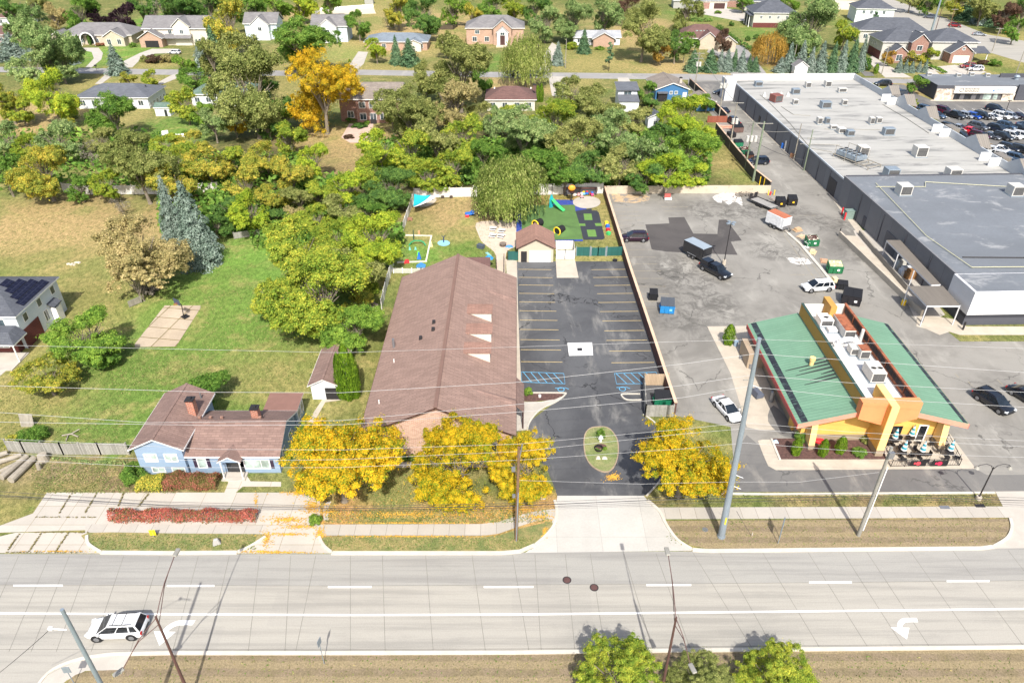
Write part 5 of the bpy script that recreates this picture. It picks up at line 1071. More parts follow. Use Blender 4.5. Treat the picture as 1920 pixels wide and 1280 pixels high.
WG=lambda w,z,n,ww=1.3,h=1.3,face='f',g_=None:[(face,w*(i+.5)/n,z,ww,h,False,g_)for i in range(n)]
def ex(b):b.pipe(6,5,4,.5);b.vents([(4,6.5,4.6),(9,6.5,4.8),(13,6.5,4.8),(17,6,4.6)])
simple('ranch_house','white ranch house with grey hip roof behind the lime tree','house',148,204,19.5,11.5,2.9,2.3,'hip',WL['white'],RF['dgrey2'],0,WG(19,.9,6)+WG(11,.5,5,.8,.8,'r'),ex)
def ex(b):
 w=26
 b.wing(w-9,-3,7.5,5,3.0,2.4,'gy',WL['stone'],RF['grey'],.4);b.win('f',1.9,.7,1.3,1.7,rect=(w-9,-3,w-1.5,2));b.win('f',5.6,.7,1.3,1.7,rect=(w-9,-3,w-1.5,2))
 b.wing(-2.5,-2.5,6,5,2.9,2.0,'gy',WL['stone'],RF['grey'],.4);b.win('f',3,.7,1.2,1.4,rect=(-2.5,-2.5,3.5,2))
 mb=MB();n=12;cx=10.6
 arc=[(cx+math.cos(math.pi*i/n)*2.6,2.2+math.sin(math.pi*i/n)*2.5)for i in range(n+1)];inn=[(cx+math.cos(math.pi*i/n)*2.2,2.2+math.sin(math.pi*i/n)*2.1)for i in range(n+1)]
 for i in range(n):mb.ext([arc[i],arc[i+1],inn[i+1],inn[i]],'y',-2.2,1.5,1,0)
 mb.build('arched_porch',[M['wpaint'],RF['grey']],b.r);b.panel('door','f',10.6,.3,2.4,3,M['glassd'],rect=(0,0,w,9))
 for q in(8.2,13.0):MB().cyl((q,-2,0),(q,-2,2.3),.18).build('porch_column',M['wpaint'],b.r)
simple('stone_house','low cream stone house with grey hip roof and arched entry','house',118,84,26,12,3.2,3.2,'hip',WL['stone'],RF['grey'],0,WG(26,.8,5),ex)
def ex(b):
 b.wing(-.5,-4,8,6,3.0,2.6,'gy',WL['tanb'],RF['grey'],.5);b.panel('garage_door','f',4.3,0,4.8,2.3,M['dshade'],rect=(-.5,-4,7.5,2),label='open dark garage door')
 b.wing(11,-.6,6,6,6.4,2.8,'gy',WL['cream'],RF['grey'],.4);b.win('f',3,4.0,1.2,1.3,rect=(11,-.6,17,5))
 MB().ext([(-2.2,2.8),(.2,4.0),(.2,3.85),(-2.2,2.65)],'x',7.6,17.5).build('porch_roof',RF['grey'],b.r)
simple('two_storey_house','two-storey cream house with open brick garage and grey gables','house',276,85,23,11,5.6,3.4,'gx',WL['cream'],RF['grey'],0,[('f',9.5,3.9,1.2,1.2),('f',12.5,3.9,1.2,1.2),('f',20,1,1.2,1.2)],ex)
def ex(b):b.wing(3,-2,6.5,5,5.4,2.8,'gy',WL['white'],RF['grey'],.3);b.win('f',3.2,3.4,1.2,1.2,rect=(3,-2,9.5,3));b.panel('brick_facing','r',4.5,0,8.8,2.6,WL['brick'],rect=(0,0,12,9))
simple('gabled_house','pale gabled house half hidden by the bronze tree','house',463,74,12,9,5.4,3.2,'gx',WL['lblue'],RF['grey'],0,[('f',9,1,1.2,1.2)],ex)
simple('gabled_house','pale gabled house between round green tree and field','house',588,79,13,9,5.4,3.2,'gx',WL['lblue'],RF['grey'],0,[('f',9,1,1.2,1.2)],ex)
simple('cottage','white cottage with green shingle roof and brick chimney','house',362,198,19,9,3.0,2.2,'hip',WL['white'],RF['green'],-2,WG(19,1,6,1.3,1.2),None,chim=[(4.5,5,3.6,6.6,.8)])
simple('garden_shed','tiny white shed with green roof below the cottage','shed',293,218,3.9,3.0,2.1,.9,'gx',WL['white'],RF['green'],0,(),None,.2,doors=[('door','f',2.8,.7,1.7,M['glassd'])])
def ex(b):b.wing(-4.5,1.5,4.5,8,5.6,1.8,'gx',WL['brick'],RF['tan'],.4);b.win('f',2.6,1,1.5,1.6,rect=(-4.5,1.5,0,9));b.panel('grill_cover','f',4.2,0,1.5,1.0,M['dark'],.7,rect=(0,0,10,9))
simple('brick_house','two-storey red brick house with taupe roof by the golden-orange tree','house',671,231,11.5,10.5,6.0,2.8,'gx',WL['brick'],RF['tan'],0,[('f',1.6+2.6*i,3.9,1.5,1.4,False,None)for i in range(4)]+[('f',1.6+2.6*i,.9,1.5,1.6,False,None)for i in range(4)],ex)
def ex(b):b.wing(15,-2,5,4,2.7,1.2,'gy',WL['cream'],RF['bgrey'],.4);b.pipe(8,5,4,.6,.3,M['metal'])
simple('ranch_house','long low ranch with blue-grey roof behind two dark spruces','house',686,95,22,11,2.8,2.0,'hip',WL['tanb'],RF['bgrey'],0,WG(22,.9,5),ex)
def ex(b):
 b.wing(10,-2,6.5,5,5.6,3.0,'gy',WL['tanb'],RF['grey'],.4);b.wing(11.3,-3.2,4,3,4.4,2.0,'gy',M['wpaint'],RF['grey'],.3)
 b.panel('door','f',2.0,0,1.8,3.6,M['door'],rect=(11.3,-3.2,15.3,0));b.win('f',2.0,3.7,1.5,.9,rect=(11.3,-3.2,15.3,0));b.box('porch_step',11,-6,0,15.5,-3.203,.3,M['pink_pave'])
simple('arched_brick_house','tan brick two-storey house with white arched red-door entry','house',875,83,21,12,5.4,3.4,'hip',WL['tanb'],RF['grey'],0,[('f',4,3.6,1.5,1.2),('f',7.5,1,1.5,1.5),('f',3,1,1.5,1.5)],ex)
def ex(b):b.wing(7,-3.2,7.5,6,2.6,2.2,'gy',WL['tanb'],RF['pale'],.5)
simple('ranch_house','ranch house with pale silvery roof facing the dry lawn','house',1075,85,17,8,2.6,1.6,'gx',WL['white'],RF['pale'],0,WG(17,.9,4),ex)
def ex(b):b.vents([(2+2.5*i,5.6,4.6)for i in range(5)],M['wpaint'],.35);b.chimney(13.0,5,4.2,5.6,.8,M['maroonc']if 'maroonc' in M else RF['maroon'])
simple('ranch_house','ranch house with maroon shingle roof behind the blue-green tree','house',913,208,13,9.5,2.9,2.3,'hip',WL['cream'],RF['maroon'],0,WG(13,.9,4),ex)
def ex(b):b.wing(0,-4,5.2,4,2.6,.8,'shed',WL['white'],RF['dgrey2'],.2);b.win('f',2.6,3.2,2,1.2,rect=(0,0,5.2,4))
simple('small_house','small white two-level house with slate roofs among olive trees','house',1157,202,5.2,5,4.6,.8,'shed',WL['white'],RF['dgrey2'],0,(),ex)
def ex(b):b.panel('porch','f',1.8,0,2.6,2.2,M['dshade'],1.2);b.panel('porch_roof','f',1.8,2.25,3,.25,RF['dgrey2'],1.6);b.panel('door','f',8.3,0,1.1,2.2,M['wpaint'])
simple('blue_cottage','strong blue cottage with taupe gable roof on the street','house',1228,189,9.2,12,2.9,1.8,'gy',WL['dblue'],RF['tan'],3,[('f',4.4,1.8,.7,.7),('f',5.8,1.8,.7,.7)],ex,.4,chim=[(7.5,3,4,5.4,.7,M['conc_plain'])])
simple('blue_garage','blue garage with grey roof beside the alley fence','garage',1305,209,5.0,7,2.4,1.1,'gy',WL['dblue'],RF['tan'],5,(),None,.3)
simple('garden_shed','slate-roofed white shed hidden below the blue cottage','shed',1214,240,3.6,4,2.4,1.0,'gy',WL['white'],RF['dgrey'],0,[('f',1.8,.9,.8,.8)],None,.3)
def ex(b):
 b.wing(7,-2.5,6,5,3.2,2.6,'gy',WL['stone'],RF['maroon'],.4);b.wing(13,-6,6,7,2.9,2.3,'gy',WL['stone'],RF['maroon'],.4)
 for i in range(3):b.panel('skylight','f',6.4+1.4*i,4.9,.8,.6,M['glassl'],.3,rect=(0,3,18,11))
simple('hip_roof_house','brown hip-roofed house with three skylights by the russet tree','house',1272,90,17,12,3.2,3.6,'hip',WL['stone'],RF['maroon'],-2,WG(12,.9,3),ex)
def ex(b):
 b.panel('brick_facing','f',8,0,15.8,1.8,WL['maroon']);b.panel('porch','l',5,0,8,4,M['dshade'],.6)
 for y_ in(1,5,9):MB().cyl((-1.4,y_,0),(-1.4,y_,4.2),.16).build('porch_column',M['wpaint'],b.r)
 MB().box(-1.8,.3,4.3,-.003,10,4.6).build('porch_roof',RF['dgrey'],b.r);b.wing(16,1,5,8,3,1.8,'hip',WL['grey'],RF['dgrey'],.4)
simple('new_house','large new grey hip-roofed house above the amber willow','house',1410,52,17,14,5.4,4.0,'hip',WL['lgrey'],RF['dgrey'],-3,[('f',3+3.4*i,3.4,.8,1.0)for i in range(4)],ex)
def ex(b):b.panel('garage_door','f',10.5,0,5,2.4,M['door']);b.panel('brick_facing','f',3.5,0,5,2.6,WL['brick'])
simple('new_house','new grey-roofed house with brown garage door on the far court','house',1305,17,14,11,3.2,3.4,'hip',WL['cream'],RF['dgrey2'],0,(),ex)
simple('new_house','second far court house partly behind the big grey roof','house',1358,14,13,11,3.2,3.4,'hip',WL['cream'],RF['dgrey'],0,(),ex)
simple('new_house','far grey-roofed house at the top of the court','house',1395,20,16,12,3.6,3.4,'hip',WL['lgrey'],RF['dgrey2'],-3,WG(14,1,3),None)
simple('new_house','new white-walled house nearest the highway bend','house',1601,42,15,12,5.2,3.2,'hip',WL['white'],RF['dgrey'],-8,[('f',3,3.4,1,1.2),('f',6,3.4,1,1.2),('f',11,3.4,1,1.2)],None)
simple('new_house','far slate-roofed house between pale tree and highway','house',1562,18,15,12,4.4,3.2,'hip',WL['cream'],RF['dgrey2'],-8,(),None)
simple('new_house','long charcoal-roofed house behind the brick gabled pair','house',1606,80,24,12,4.2,3.6,'hip',WL['lgrey'],RF['dgrey'],-8,WG(20,1.6,4,1.2,1.4),None)
def ex(b):
 b.wing(8.5,-2.5,5.5,6,6.0,2.6,'gy',WL['brick'],RF['dgrey'],.4);b.win('f',2.8,3.6,1.7,1.4,rect=(8.5,-2.5,14,3));b.win('f',2.8,.8,1.7,1.4,rect=(8.5,-2.5,14,3));b.panel('door','f',7.2,0,1.4,3.6,M['dshade'],rect=(0,0,15,9))
 b.wing(1.5,-5,5.5,6,3.0,2.2,'gy',WL['brick'],RF['dgrey'],.4);b.win('f',2.7,.8,1.7,1.8,rect=(1.5,-5,7,1));b.panel('brick_facing','l',5.5,0,10.5,2.6,WL['maroon'],rect=(0,0,15,11))
simple('brick_gabled_house','brick and cream house with two gables behind five little spruces','house',1648,112,14.5,12,5.6,3.4,'hip',WL['lgrey'],RF['dgrey'],-2,[('f',4.5,3.6,.9,1),('l',3,3.6,1,1),('l',6,3.6,1,1)],ex)
def ex(b):
 b.wing(4.5,-5,7.5,7,3.0,3.0,'gy',WL['brick'],RF['dgrey'],.4);b.panel('garage_door','f',3.7,0,5.2,2.4,M['gdoor'],rect=(4.5,-5,12,2));b.win('f',3.7,4.2,.8,.7,rect=(4.5,-5,12,2))
 b.wing(12.2,-3.5,5.5,4.5,2.8,1.2,'shed',None,RF['dgrey'],.3);b.panel('brick_facing','l',5.5,0,10.5,2.6,WL['maroon'],rect=(0,0,15,11))
 for q in((12.6,-3.3),(17.4,-3.3)):MB().cyl((*q,0),(*q,2.8),.15).build('porch_column',M['wpaint'],b.r)
simple('brick_garage_house','charcoal-roofed house with white garage door in brick gable','house',1740,112,15,13,5.6,3.2,'hip',WL['lgrey'],RF['dgrey'],-2,[('l',3,3.6,1,1),('l',7,3.6,1,1)],ex)
simple('ranch_house','brown-roofed white house at the northwest corner','house',-5,48,12,9,2.8,2.2,'hip',WL['white'],RF['maroon'],0,WG(12,.9,3),None)
simple('ranch_house','brown-roofed house with red brick gable at the west edge','house',-30,82,16,10,2.9,2.2,'hip',WL['brick'],RF['maroon'],0,WG(14,.9,3),None)
simple('storage_barn','grey slatted outbuilding at the top of the street wood','shed',1262,16,9,8,3.2,2.0,'gx',WL['grey'],RF['dgrey2'],-4,(),None)
simple('garden_shed','grey shed on the green field beyond the paddock','shed',684,8,4,3,2.6,.8,'gx',WL['grey'],RF['dgrey2'],0,(),None)
b=B('hip_roof_pavilion','small grey pyramid roof behind the big store parapet','pavilion',1488,142);b.wing(0,0,4.0,3,2.6,1.6,'gy',M['wpaint'],RF['grey'],.3)
RX0,RX1,RY0,RY1=32.4,51.8,63.6,84.9
cxr=42.0
M['std']=brickm('metal_roof_green',srgb(118,156,130),srgb(112,151,125),srgb(90,126,104),60,.48,.03,'xy',.7,.13,bmp=.2)
M['snow']=pm('roof_edge_black',srgb(44,46,54),.6,.5,3,8,c2=srgb(96,128,114),c2a=.56,c2b=.62,c2s=3,stretch=(.3,3,1));M['salmon']=pm('fascia_salmon',srgb(214,146,124),.8,.09,.7);M['orange']=pm('stucco_orange',srgb(232,142,92),.85,.07,.6);M['yell']=pm('stucco_yellow',srgb(226,178,92),.85,.08,.6)
M['yelld']=pm('stucco_ochre',srgb(188,142,72),.8,.06,1);M['paley']=pm('stucco_pale',srgb(232,196,132),.85,.08,.6);M['taupe']=pm('stucco_taupe',srgb(150,134,112),.85,.08,1);M['redf']=pm('fascia_red',srgb(186,84,82),.7,.08,1);M['rust']=pm('rusty_steel',srgb(160,96,66),.85,.25,1,8,c2=srgb(120,70,50),c2a=.5,c2b=.6,c2s=1.5)
M['flat']=pm('roof_white_coating',srgb(222,222,220),.8,.1,.8,6,c2=srgb(176,170,160),c2a=.58,c2b=.7,c2s=.8)
r=thing('restaurant','restaurant with green metal roof, orange parapet and open roof well','restaurant',(RX0,RY0,0))
b=B.__new__(B);b.r=r
def rb(name,x0,y0,z0,x1,y1,z1,m,parent=None):return MB().box(x0-RX0,y0-RY0,z0,x1-RX0,y1-RY0,z1).build(name,m,parent or r)
WX0,WX1,WY0,WY1=RX0+1.3,RX1-1.3,RY0+1.5,RY1-1.0
mb=MB();mb.ext([(WX0-RX0,.9),(WX1-RX0,.9),(WX1-RX0,3.4),(12.4,5.0),(7.0,5.0),(WX0-RX0,3.4)],'y',WY0-RY0,WY1-RY0);mb.build('wall',M['yell'],r)
rb('wall_base',WX0-.04,WY0-.04,0,WX1+.04,WY1+.04,.897,M['taupe'])
PL,PR=39.0,45.0
for nm,xa,xb in(('west',RX0,PL),('east',RX1,PR)):
 za,zb_=3.55,5.35;q=1 if xa<xb else-1
 mb=MB();mb.ext([(xa-RX0,za),(xb-RX0,zb_),(xb-RX0,zb_+.14),(xa-RX0,za+.14)],'y',0,RY1-RY0);rf=mb.build('roof',M['std'],r)
 mb=MB();t0,t1=(.42,1.12)if q>0 else(.12,.7);f_=lambda t_:(xa-RX0+q*t_,za+.145+(zb_-za)*t_/abs(xb-xa));p0,p1=f_(t0),f_(t1)
 mb.add([(p0[0],.1,p0[1]+.01),(p1[0],.1,p1[1]+.01),(p1[0],RY1-RY0-.1,p1[1]+.01),(p0[0],RY1-RY0-.1,p0[1]+.01)],[(0,1,2,3)]);mb.build('snow_guard',M['snow'],rf)
 mb=MB();mb.add([(xa-RX0,-.05,za-.5),(xb-RX0,-.05,zb_-.5),(xb-RX0,-.05,zb_+.12),(xa-RX0,-.05,za+.12),(xa-RX0,.0-.002,za-.5),(xb-RX0,-.002,zb_-.5),(xb-RX0,-.002,zb_+.12),(xa-RX0,-.002,za+.12)],[(0,1,2,3),(4,7,6,5),(0,4,5,1),(3,2,6,7),(0,3,7,4)]);mb.build('fascia',M['salmon'],rf)
 x_=xa-RX0;MB().box(min(x_,x_-q*.06),-.04,za-.55,max(x_,x_-q*.06),RY1-RY0,za+.1).build('side_fascia',M['redf']if q>0 else M['redf'],rf)
 MB().add([(xa-RX0,.02,za-.03),(xb-RX0,.02,zb_-.03),(xb-RX0,RY1-RY0,zb_-.03),(xa-RX0,RY1-RY0,za-.03)],[(0,3,2,1)]).build('soffit',M['taupe'],rf)
zt=7.15;ZB=5.6
mb=MB();mb.box(PL-RX0,.5,4.9,PL-RX0+.25,RY1-RY0-.3,zt);mb.build('parapet',M['yelld'],r)
mb=MB();mb.box(PR-RX0-.18,.5,4.9,PR-RX0,RY1-RY0-.3,zt);pr=mb.build('parapet',M['rust'],r)
for k in range(24):
 y_=1.0+k*.83;MB().box(PR-RX0-.30,y_,ZB+.35,PR-RX0-.18,y_+.09,zt-.1).build('parapet_brace',M['rust'],pr)if k%6==2 else None
mb=MB();mb.box(PR-RX0-.2,.9,ZB+.5,PR-RX0-.182,RY1-RY0-.8,zt-.25);mb.build('plywood_back',brickm('black_backing',srgb(52,44,44),srgb(66,58,60),srgb(96,60,44),.83,3,.05,'yz',.9,.2),pr)
MB().box(PL-RX0+.25,RY1-RY0-.55,4.9,PR-RX0-.18,RY1-RY0-.3,zt-.05).build('back_parapet',pm('parapet_back_white',srgb(206,200,192),.9,.1,.8),r)
MB().box(PL-RX0+.25,.5,5.3,PR-RX0-.18,RY1-RY0-.55,ZB).build('well_floor',M['flat'],r)
MB().box(PL-RX0-.05,.45,zt,PL-RX0+.3,RY1-RY0-.25,zt+.05).build('coping',pm('coping_dark_green',srgb(52,74,66),.6,.1),r)
MB().box(PR-RX0-.25,.5,zt,PR-RX0+.05,RY1-RY0-.3,zt+.05).build('coping',M['rust'],r)
for xa,xb,za,zb_ in((PL-RX0-.35,9.1,4.9,4.0),(10.0,PR-RX0+.25,4.0,4.9)):
 mb=MB();mb.ext([(xa,za),(xb,zb_),(xb,zt),(xa,zt)],'y',-.55,.45);mb.build('front_panel',M['orange'],r)
mb=MB();mb.box(9.12,-1.3,.9,9.98,3.0,zt+.02,0);mb.build('pylon',M['paley'],r)
MB().box(9.1,-1.33,0,10.0,3.0,.897).build('pylon_base',M['taupe'],r)
mb=MB();mb.box(9.09,-1.27,.95,9.117,2.9,zt-.02);mb.build('pylon_flank',M['yell'],r)
MB().box(9.6,RY1-RY0-2.6,5.0,10.4,RY1-RY0+.2,zt+.8).build('rear_pylon',M['yelld'],r)
for q,xx in((-1,WX0-RX0+.9),(1,WX1-RX0-.9)):
 mb=MB();mb.add([(xx-.35,-.2,0),(xx+.35,-.2,0),(xx+.35,1.4,0),(xx-.35,1.4,0),(xx-.35-q*.0,.4,3.6),(xx+.35,.4,3.6),(xx+.35,1.4,3.6),(xx-.35,1.4,3.6)],[(0,3,2,1),(4,5,6,7),(0,1,5,4),(1,2,6,5),(2,3,7,6),(3,0,4,7)]);cl=mb.build('column',M['paley'],r)
 MB().box(xx-.38,-.25,0,xx+.38,1.45,.6).build('column_base',M['taupe'],cl)
b.rect=(WX0-RX0,WY0-RY0,WX1-RX0,WY1-RY0)
dx=G(1722,825).x-WX0;b.panel('door','f',dx,0,1.15,2.35,M['wpaint'],.06,label='white-framed glass door');b.panel('door_glass','f',dx,.1,.85,2.1,M['glassd'],.08)
b.panel('window','f',dx-3.2,.95,1.6,1.2,M['glassd'],.05);b.panel('window','r',6,1,2.2,1.3,M['glass']);b.panel('window','r',12,1,2.2,1.3,M['glass'])
b.panel('service_door','l',16.5,0,1.2,2.2,M['yell'],.3)
vp=AY(1519,690,73.5);mb=MB();mb.cyl((vp.x-RX0,vp.y-RY0,4.0),(vp.x-RX0,vp.y-RY0,5.6),.28,.26,12);mb.cyl((vp.x-RX0,vp.y-RY0,5.6),(vp.x-RX0,vp.y-RY0,6.0),.36,.36,12);mb.build('roof_stack',M['paley'],r)
mb=MB();sl2=1.8/6.6
for i,(y_,l_,x_)in enumerate(((8.6,4.2,2.2),(9.3,3.6,2.9),(9.9,5.0,1.5),(7.2,3.0,3.2),(6.6,3.8,2.6),(10.6,2.0,4.4),(7.9,1.5,4.9))):
 x1_=6.5;x0_=x1_-l_;z0_=3.55+.145+x0_*1.8/6.6;z1_=3.55+.145+x1_*1.8/6.6;mb.add([(x0_,y_-.03-.25,z0_+.015),(x1_,y_-.2,z1_+.015),(x1_,y_+.22,z1_+.015),(x0_,y_-.16,z0_+.015)],[(0,1,2,3)])
mb.build('grease_stain',pm('grease',srgb(56,66,62),.7,.3,3,8),r)
MB().box(WX0-RX0-2.2,16,0,WX0-RX0-.05,19.8,2.3).build('service_enclosure',pm('enclosure_tan',srgb(168,150,128),.85,.12),r)
M['hv']=pm('hvac_metal',srgb(198,196,190),.5,.1,2);M['hvd']=brickm('hvac_grille',srgb(112,112,110),srgb(96,96,96),srgb(60,60,62),.12,3,.03,'sz',.6,.1,bmp=0)
def hvac(x,y,z,w,d,h,label,rz=0,m=None,fans=0,grp='machines on the flat roofs',cat='air conditioner',name='rooftop_unit',top=None,curb=True):
 t_=thing(name,label,cat,(x,y,z),rz,grp);m=m or M['hv']
 MB().box(-w/2,-d/2,.12,w/2,d/2,h).build('housing',[m],t_,bev=.03)
 MB().box(-w/2-.15,-d/2-.15,0,w/2+.15,d/2+.15,.11).build('curb',M['galv'],t_)if curb else None
 MB().box(-w*.42,-d/2-.03,.3,w*.42,-d/2+.01,h-.15).build('grille',M['hvd'],t_)
 if top:MB().box(-w/2+.03,-d/2+.03,h+.002,w/2-.03,d/2-.03,h+.03).build('lid',top,t_)
 for i in range(fans):
  fx=(i-(fans-1)/2)*w/max(fans,1)*.9;mb=MB();mb.cyl((fx,-d*.12,h+.005),(fx,-d*.12,h+.09),w/max(fans,1.6)*.34,None,16,0,False);mb.cyl((fx,-d*.12,h+.006),(fx,-d*.12,h+.03),w/max(fans,1.6)*.32,None,16,1);mb.build('fan',[m,M['black']],t_)
 return t_
RG='machines in the restaurant roof well'
def rh(px,py,w,d,h,label,**k):q=G(px,py,ZB+h*.5);return hvac(q.x,q.y,ZB,w,d,h,label,grp=RG,**k)
rh(1639,697,1.7,2.6,1.5,'large grey unit with two round fans in the roof well',fans=2);rh(1618,660,1.2,1.5,1.3,'rust-topped air unit next to the two-fan unit',top=M['rust']);rh(1601,655,1.2,1.3,1.1,'grey duct box west of the rust-topped unit')
rh(1582,612,1.4,4.2,1.3,'long unit with rusty lid beside the black-backed parapet',top=M['rust']);rh(1546,600,1.7,1.9,1.1,'square white unit with round fan at the rear wall',fans=1,m=M['wpaint'])
rh(1554,640,.8,.9,.8,'small white box unit with dark opening, nearer the rear wall');rh(1562,662,.7,.7,.8,'smallest white box unit beside the ochre parapet');rh(1560,618,1.1,1.0,.5,'low white curb box by the square fan unit',m=M['wpaint'])
q=G(1588,648,ZB);t_=thing('exhaust_duct','curved white exhaust duct arching in the middle of the roof well','duct',(q.x,q.y,ZB),0,RG)
pts=[Vector((-1.3*math.cos(a_),0,.9*math.sin(a_)+.1))for a_ in[i*math.pi/10 for i in range(11)]];MB().tube([p for p in pts],.34,10).build('duct',M['wpaint'],t_,smooth=True);MB().box(-1.8,-.5,0,-.8,.5,.3).build('duct_base',M['hv'],t_);MB().cyl((1.3,0,0),(1.3,0,.4),.45).build('duct_base',M['hv'],t_)
q=G(1622,655,ZB);MBx=MB();MBx.cyl((0,0,0),(0,0,2.2),.22,.2,10);tag(MBx.build('exhaust_stack',M['hv'],None,(q.x-.3,q.y+1.2,ZB)),'leaning white exhaust stack behind the rust-topped air unit','exhaust stack',RG)
a0=Vector((66.0,90.4));far=Vector((62.0,213.5));rgt=Vector((100.8,120.0));dirv=(far-a0).normalized();nv=Vector((dirv.y,-dirv.x))
M['memb']=pm('roof_membrane_white',srgb(166,165,160),.85,.13,.2,3,c2=srgb(118,118,116),c2a=.5,c2b=.66,c2s=.3,stretch=(.18,1,1));M['membd']=pm('roof_membrane_dark',srgb(110,115,121),.85,.14,.12,4,c2=srgb(142,144,146),c2a=.54,c2b=.68,c2s=.25,stretch=(.6,1,1))
M['cmu']=brickm('block_wall_grey',srgb(124,125,129),srgb(116,117,121),srgb(92,93,98),4.2,8,.03,'yz',.85,.1,bmp=0);M['parap']=pm('parapet_metal_blue',srgb(176,182,188),.6,.08,.6);M['facade']=pm('facade_pale',srgb(204,205,208),.7,.06,.4);M['dband']=pm('facade_dark',srgb(74,76,84),.8,.06);M['mansard']=brickm('mansard_brown',srgb(134,128,120),srgb(128,122,114),srgb(96,92,86),.5,20,.03,'xy',.6,.08,bmp=.2)
r=thing('store_building','huge flat white-roofed store block with grey rear wall along the alley','store',(a0.x,a0.y,0));SR=r
def Q(s,n_,z):p=dirv*s+nv*n_;return(p.x,p.y,z)
def slab(name,s0,s1,n0,n1,z0,z1,m,parent=None):
 vs_=[Q(s0,n0,z0),Q(s0,n1,z0),Q(s1,n1,z0),Q(s1,n0,z0),Q(s0,n0,z1),Q(s0,n1,z1),Q(s1,n1,z1),Q(s1,n0,z1)]
 return MB().add(vs_,[(0,3,2,1),(4,5,6,7),(0,1,5,4),(1,2,6,5),(2,3,7,6),(3,0,4,7)]).build(name,m,parent or SR)
SJ=45.5;SE=(far-a0).length;ZW=4.7;ZD=5.7
slab('wall',5.4,SJ,.2,90,0,ZD-.4,M['cmu']);slab('dark_roof',5.6,SJ-.2,.4,89.8,ZD-.397,ZD-.1,M['membd']);slab('roof_edge',5.4,SJ,.15,.45,ZD-.39,ZD,M['cmu']);slab('roof_edge',SJ-.25,SJ,.46,90,ZD-.39,ZD+.1,M['dband'])
slab('facade_base',0,5.39,0,90,0,1.9,M['dband']);slab('facade',-.25,5.395,-.1,90,1.903,ZD-.05,M['facade']);slab('facade_roof',.1,5.2,.3,89.8,ZD-.046,ZD-.02,M['membd']);slab('facade_stripe',-.06,5.0,-.03,14.5,1.3,1.9,pm('stripe_dark',srgb(50,52,60),.8,.05));slab('bare_patch',-.07,-.003,10,40,.02,1.95,pm('bare_block',srgb(184,178,168),.9,.2,.8,c2=srgb(110,106,104),c2a=.5,c2b=.55,c2s=1.2))
slab('wall',SJ+.003,SE,.6,35.5,0,ZW-.2,M['cmu']);slab('white_roof',SJ+.003,SE-.3,.8,35.3,ZW-.197,ZW,M['memb']);slab('roof_edge',SJ+.003,SE-.3,.55,.79,ZW-.19,ZW+.12,M['parap'])
slab('end_parapet',SE-.3,SE,.55,35.5,ZW-.19,ZW+1.6,M['wpaint']);slab('end_tower',SE-4,SE+.5,-2.2,.54,0,ZW+1.0,M['facade'])
slab('side_parapet',SJ-20,SE-.303,35.3,35.6,0,ZW+1.5,M['parap']);slab('white_roof',SJ-20,SJ,28,35.28,ZD-.09,ZD-.05,M['memb'])if False else None
SOF=lambda px,py,z:(Vector((G(px,py,z).x,G(px,py,z).y))-a0).dot(dirv)
for n_,s0 in enumerate([SOF(px,py,ZW+1)for px,py in((1658,186),(1747,244),(1853,298))]):
 slab('parapet_return',s0-1.5,s0-1.2,33.0,35.29,ZW+.003,ZW+1.7,M['wpaint']);slab('parapet_return',s0+1.8,s0+2.1,33.0,35.29,ZW+.003,ZW+1.7,M['wpaint']);slab('parapet_block',s0-1.5,s0+2.1,35.61,37.4,3.0,ZW+1.7,M['mansard'])
for s0 in[SOF(px,py,ZW+2.6)-3 for px,py in((1652,166),(1697,182),(1742,205),(1800,258),(1905,304))]:
 vs_=[Q(s0,35.25,ZW+1.5),Q(s0+6,35.25,ZW+1.5),Q(s0+3,35.25,ZW+3.3),Q(s0,37.8,ZW+1.0),Q(s0+6,37.8,ZW+1.0),Q(s0+3,37.8,ZW+3.3)]
 MB().add(vs_,[(0,1,2)],0).add(vs_,[(3,5,4),(0,2,5,3),(1,4,5,2),(0,3,4,1)],1).build('gable',[M['parap'],M['mansard']],SR)
vs_=[Q(SJ-20,35.62,ZW+1.45),Q(SE,35.62,ZW+1.45),Q(SE,37.2,3.4),Q(SJ-20,37.2,3.4)];MB().add(vs_+[(x,y,z-.2)for x,y,z in vs_],[(0,1,2,3),(7,6,5,4),(0,3,7,4),(1,5,6,2)]).build('mansard_roof',M['mansard'],SR)
for s_ in(12,20,28,37,52,58,66,75,84,92,101,108,115):slab('downspout',s_,s_+.14,(.05 if s_<SJ else .45),(.18 if s_<SJ else .58),0,(ZD if s_<SJ else ZW)-.5,M['dband'])
slab('loading_door',48.5,52,.5,.62,0,3.2,pm('roller_door',srgb(66,64,66),.7,.1));slab('loading_door',22,26,.1,.22,0,3.2,pm('roller_door2',srgb(86,88,94),.7,.1));slab('door',96,97.2,.5,.62,0,2.2,M['dark']);slab('door',33.5,34.6,.1,.22,0,2.2,M['dband'])
pl=[G(*q)for q in()];pts=[G(1627,500.5,ZD),G(1820,501,ZD)]
def RP(px,py,z):q=G(px,py,z);return(q.x-a0.x,q.y-a0.y,z)
M['gas']=pm('gas_pipe',srgb(190,188,156),.6,.05)
MB().tube([Vector(RP(*q,ZD+.1))for q in((1642,343),(1737,442),(1822,501),(1925,500),(2100,499))],.06,6).build('gas_pipe',M['gas'],SR)
MB().tube([Vector(RP(*q,ZD+.1))for q in((1642,350),(1735,350),(1735,341),(1925,352))],.06,6).build('gas_pipe',M['gas'],SR)
MB().tube([Vector(RP(*q,ZD))for q in((1805,482),(1925,483),(2100,484))],.1,6).build('roof_curb',M['dark'],SR)
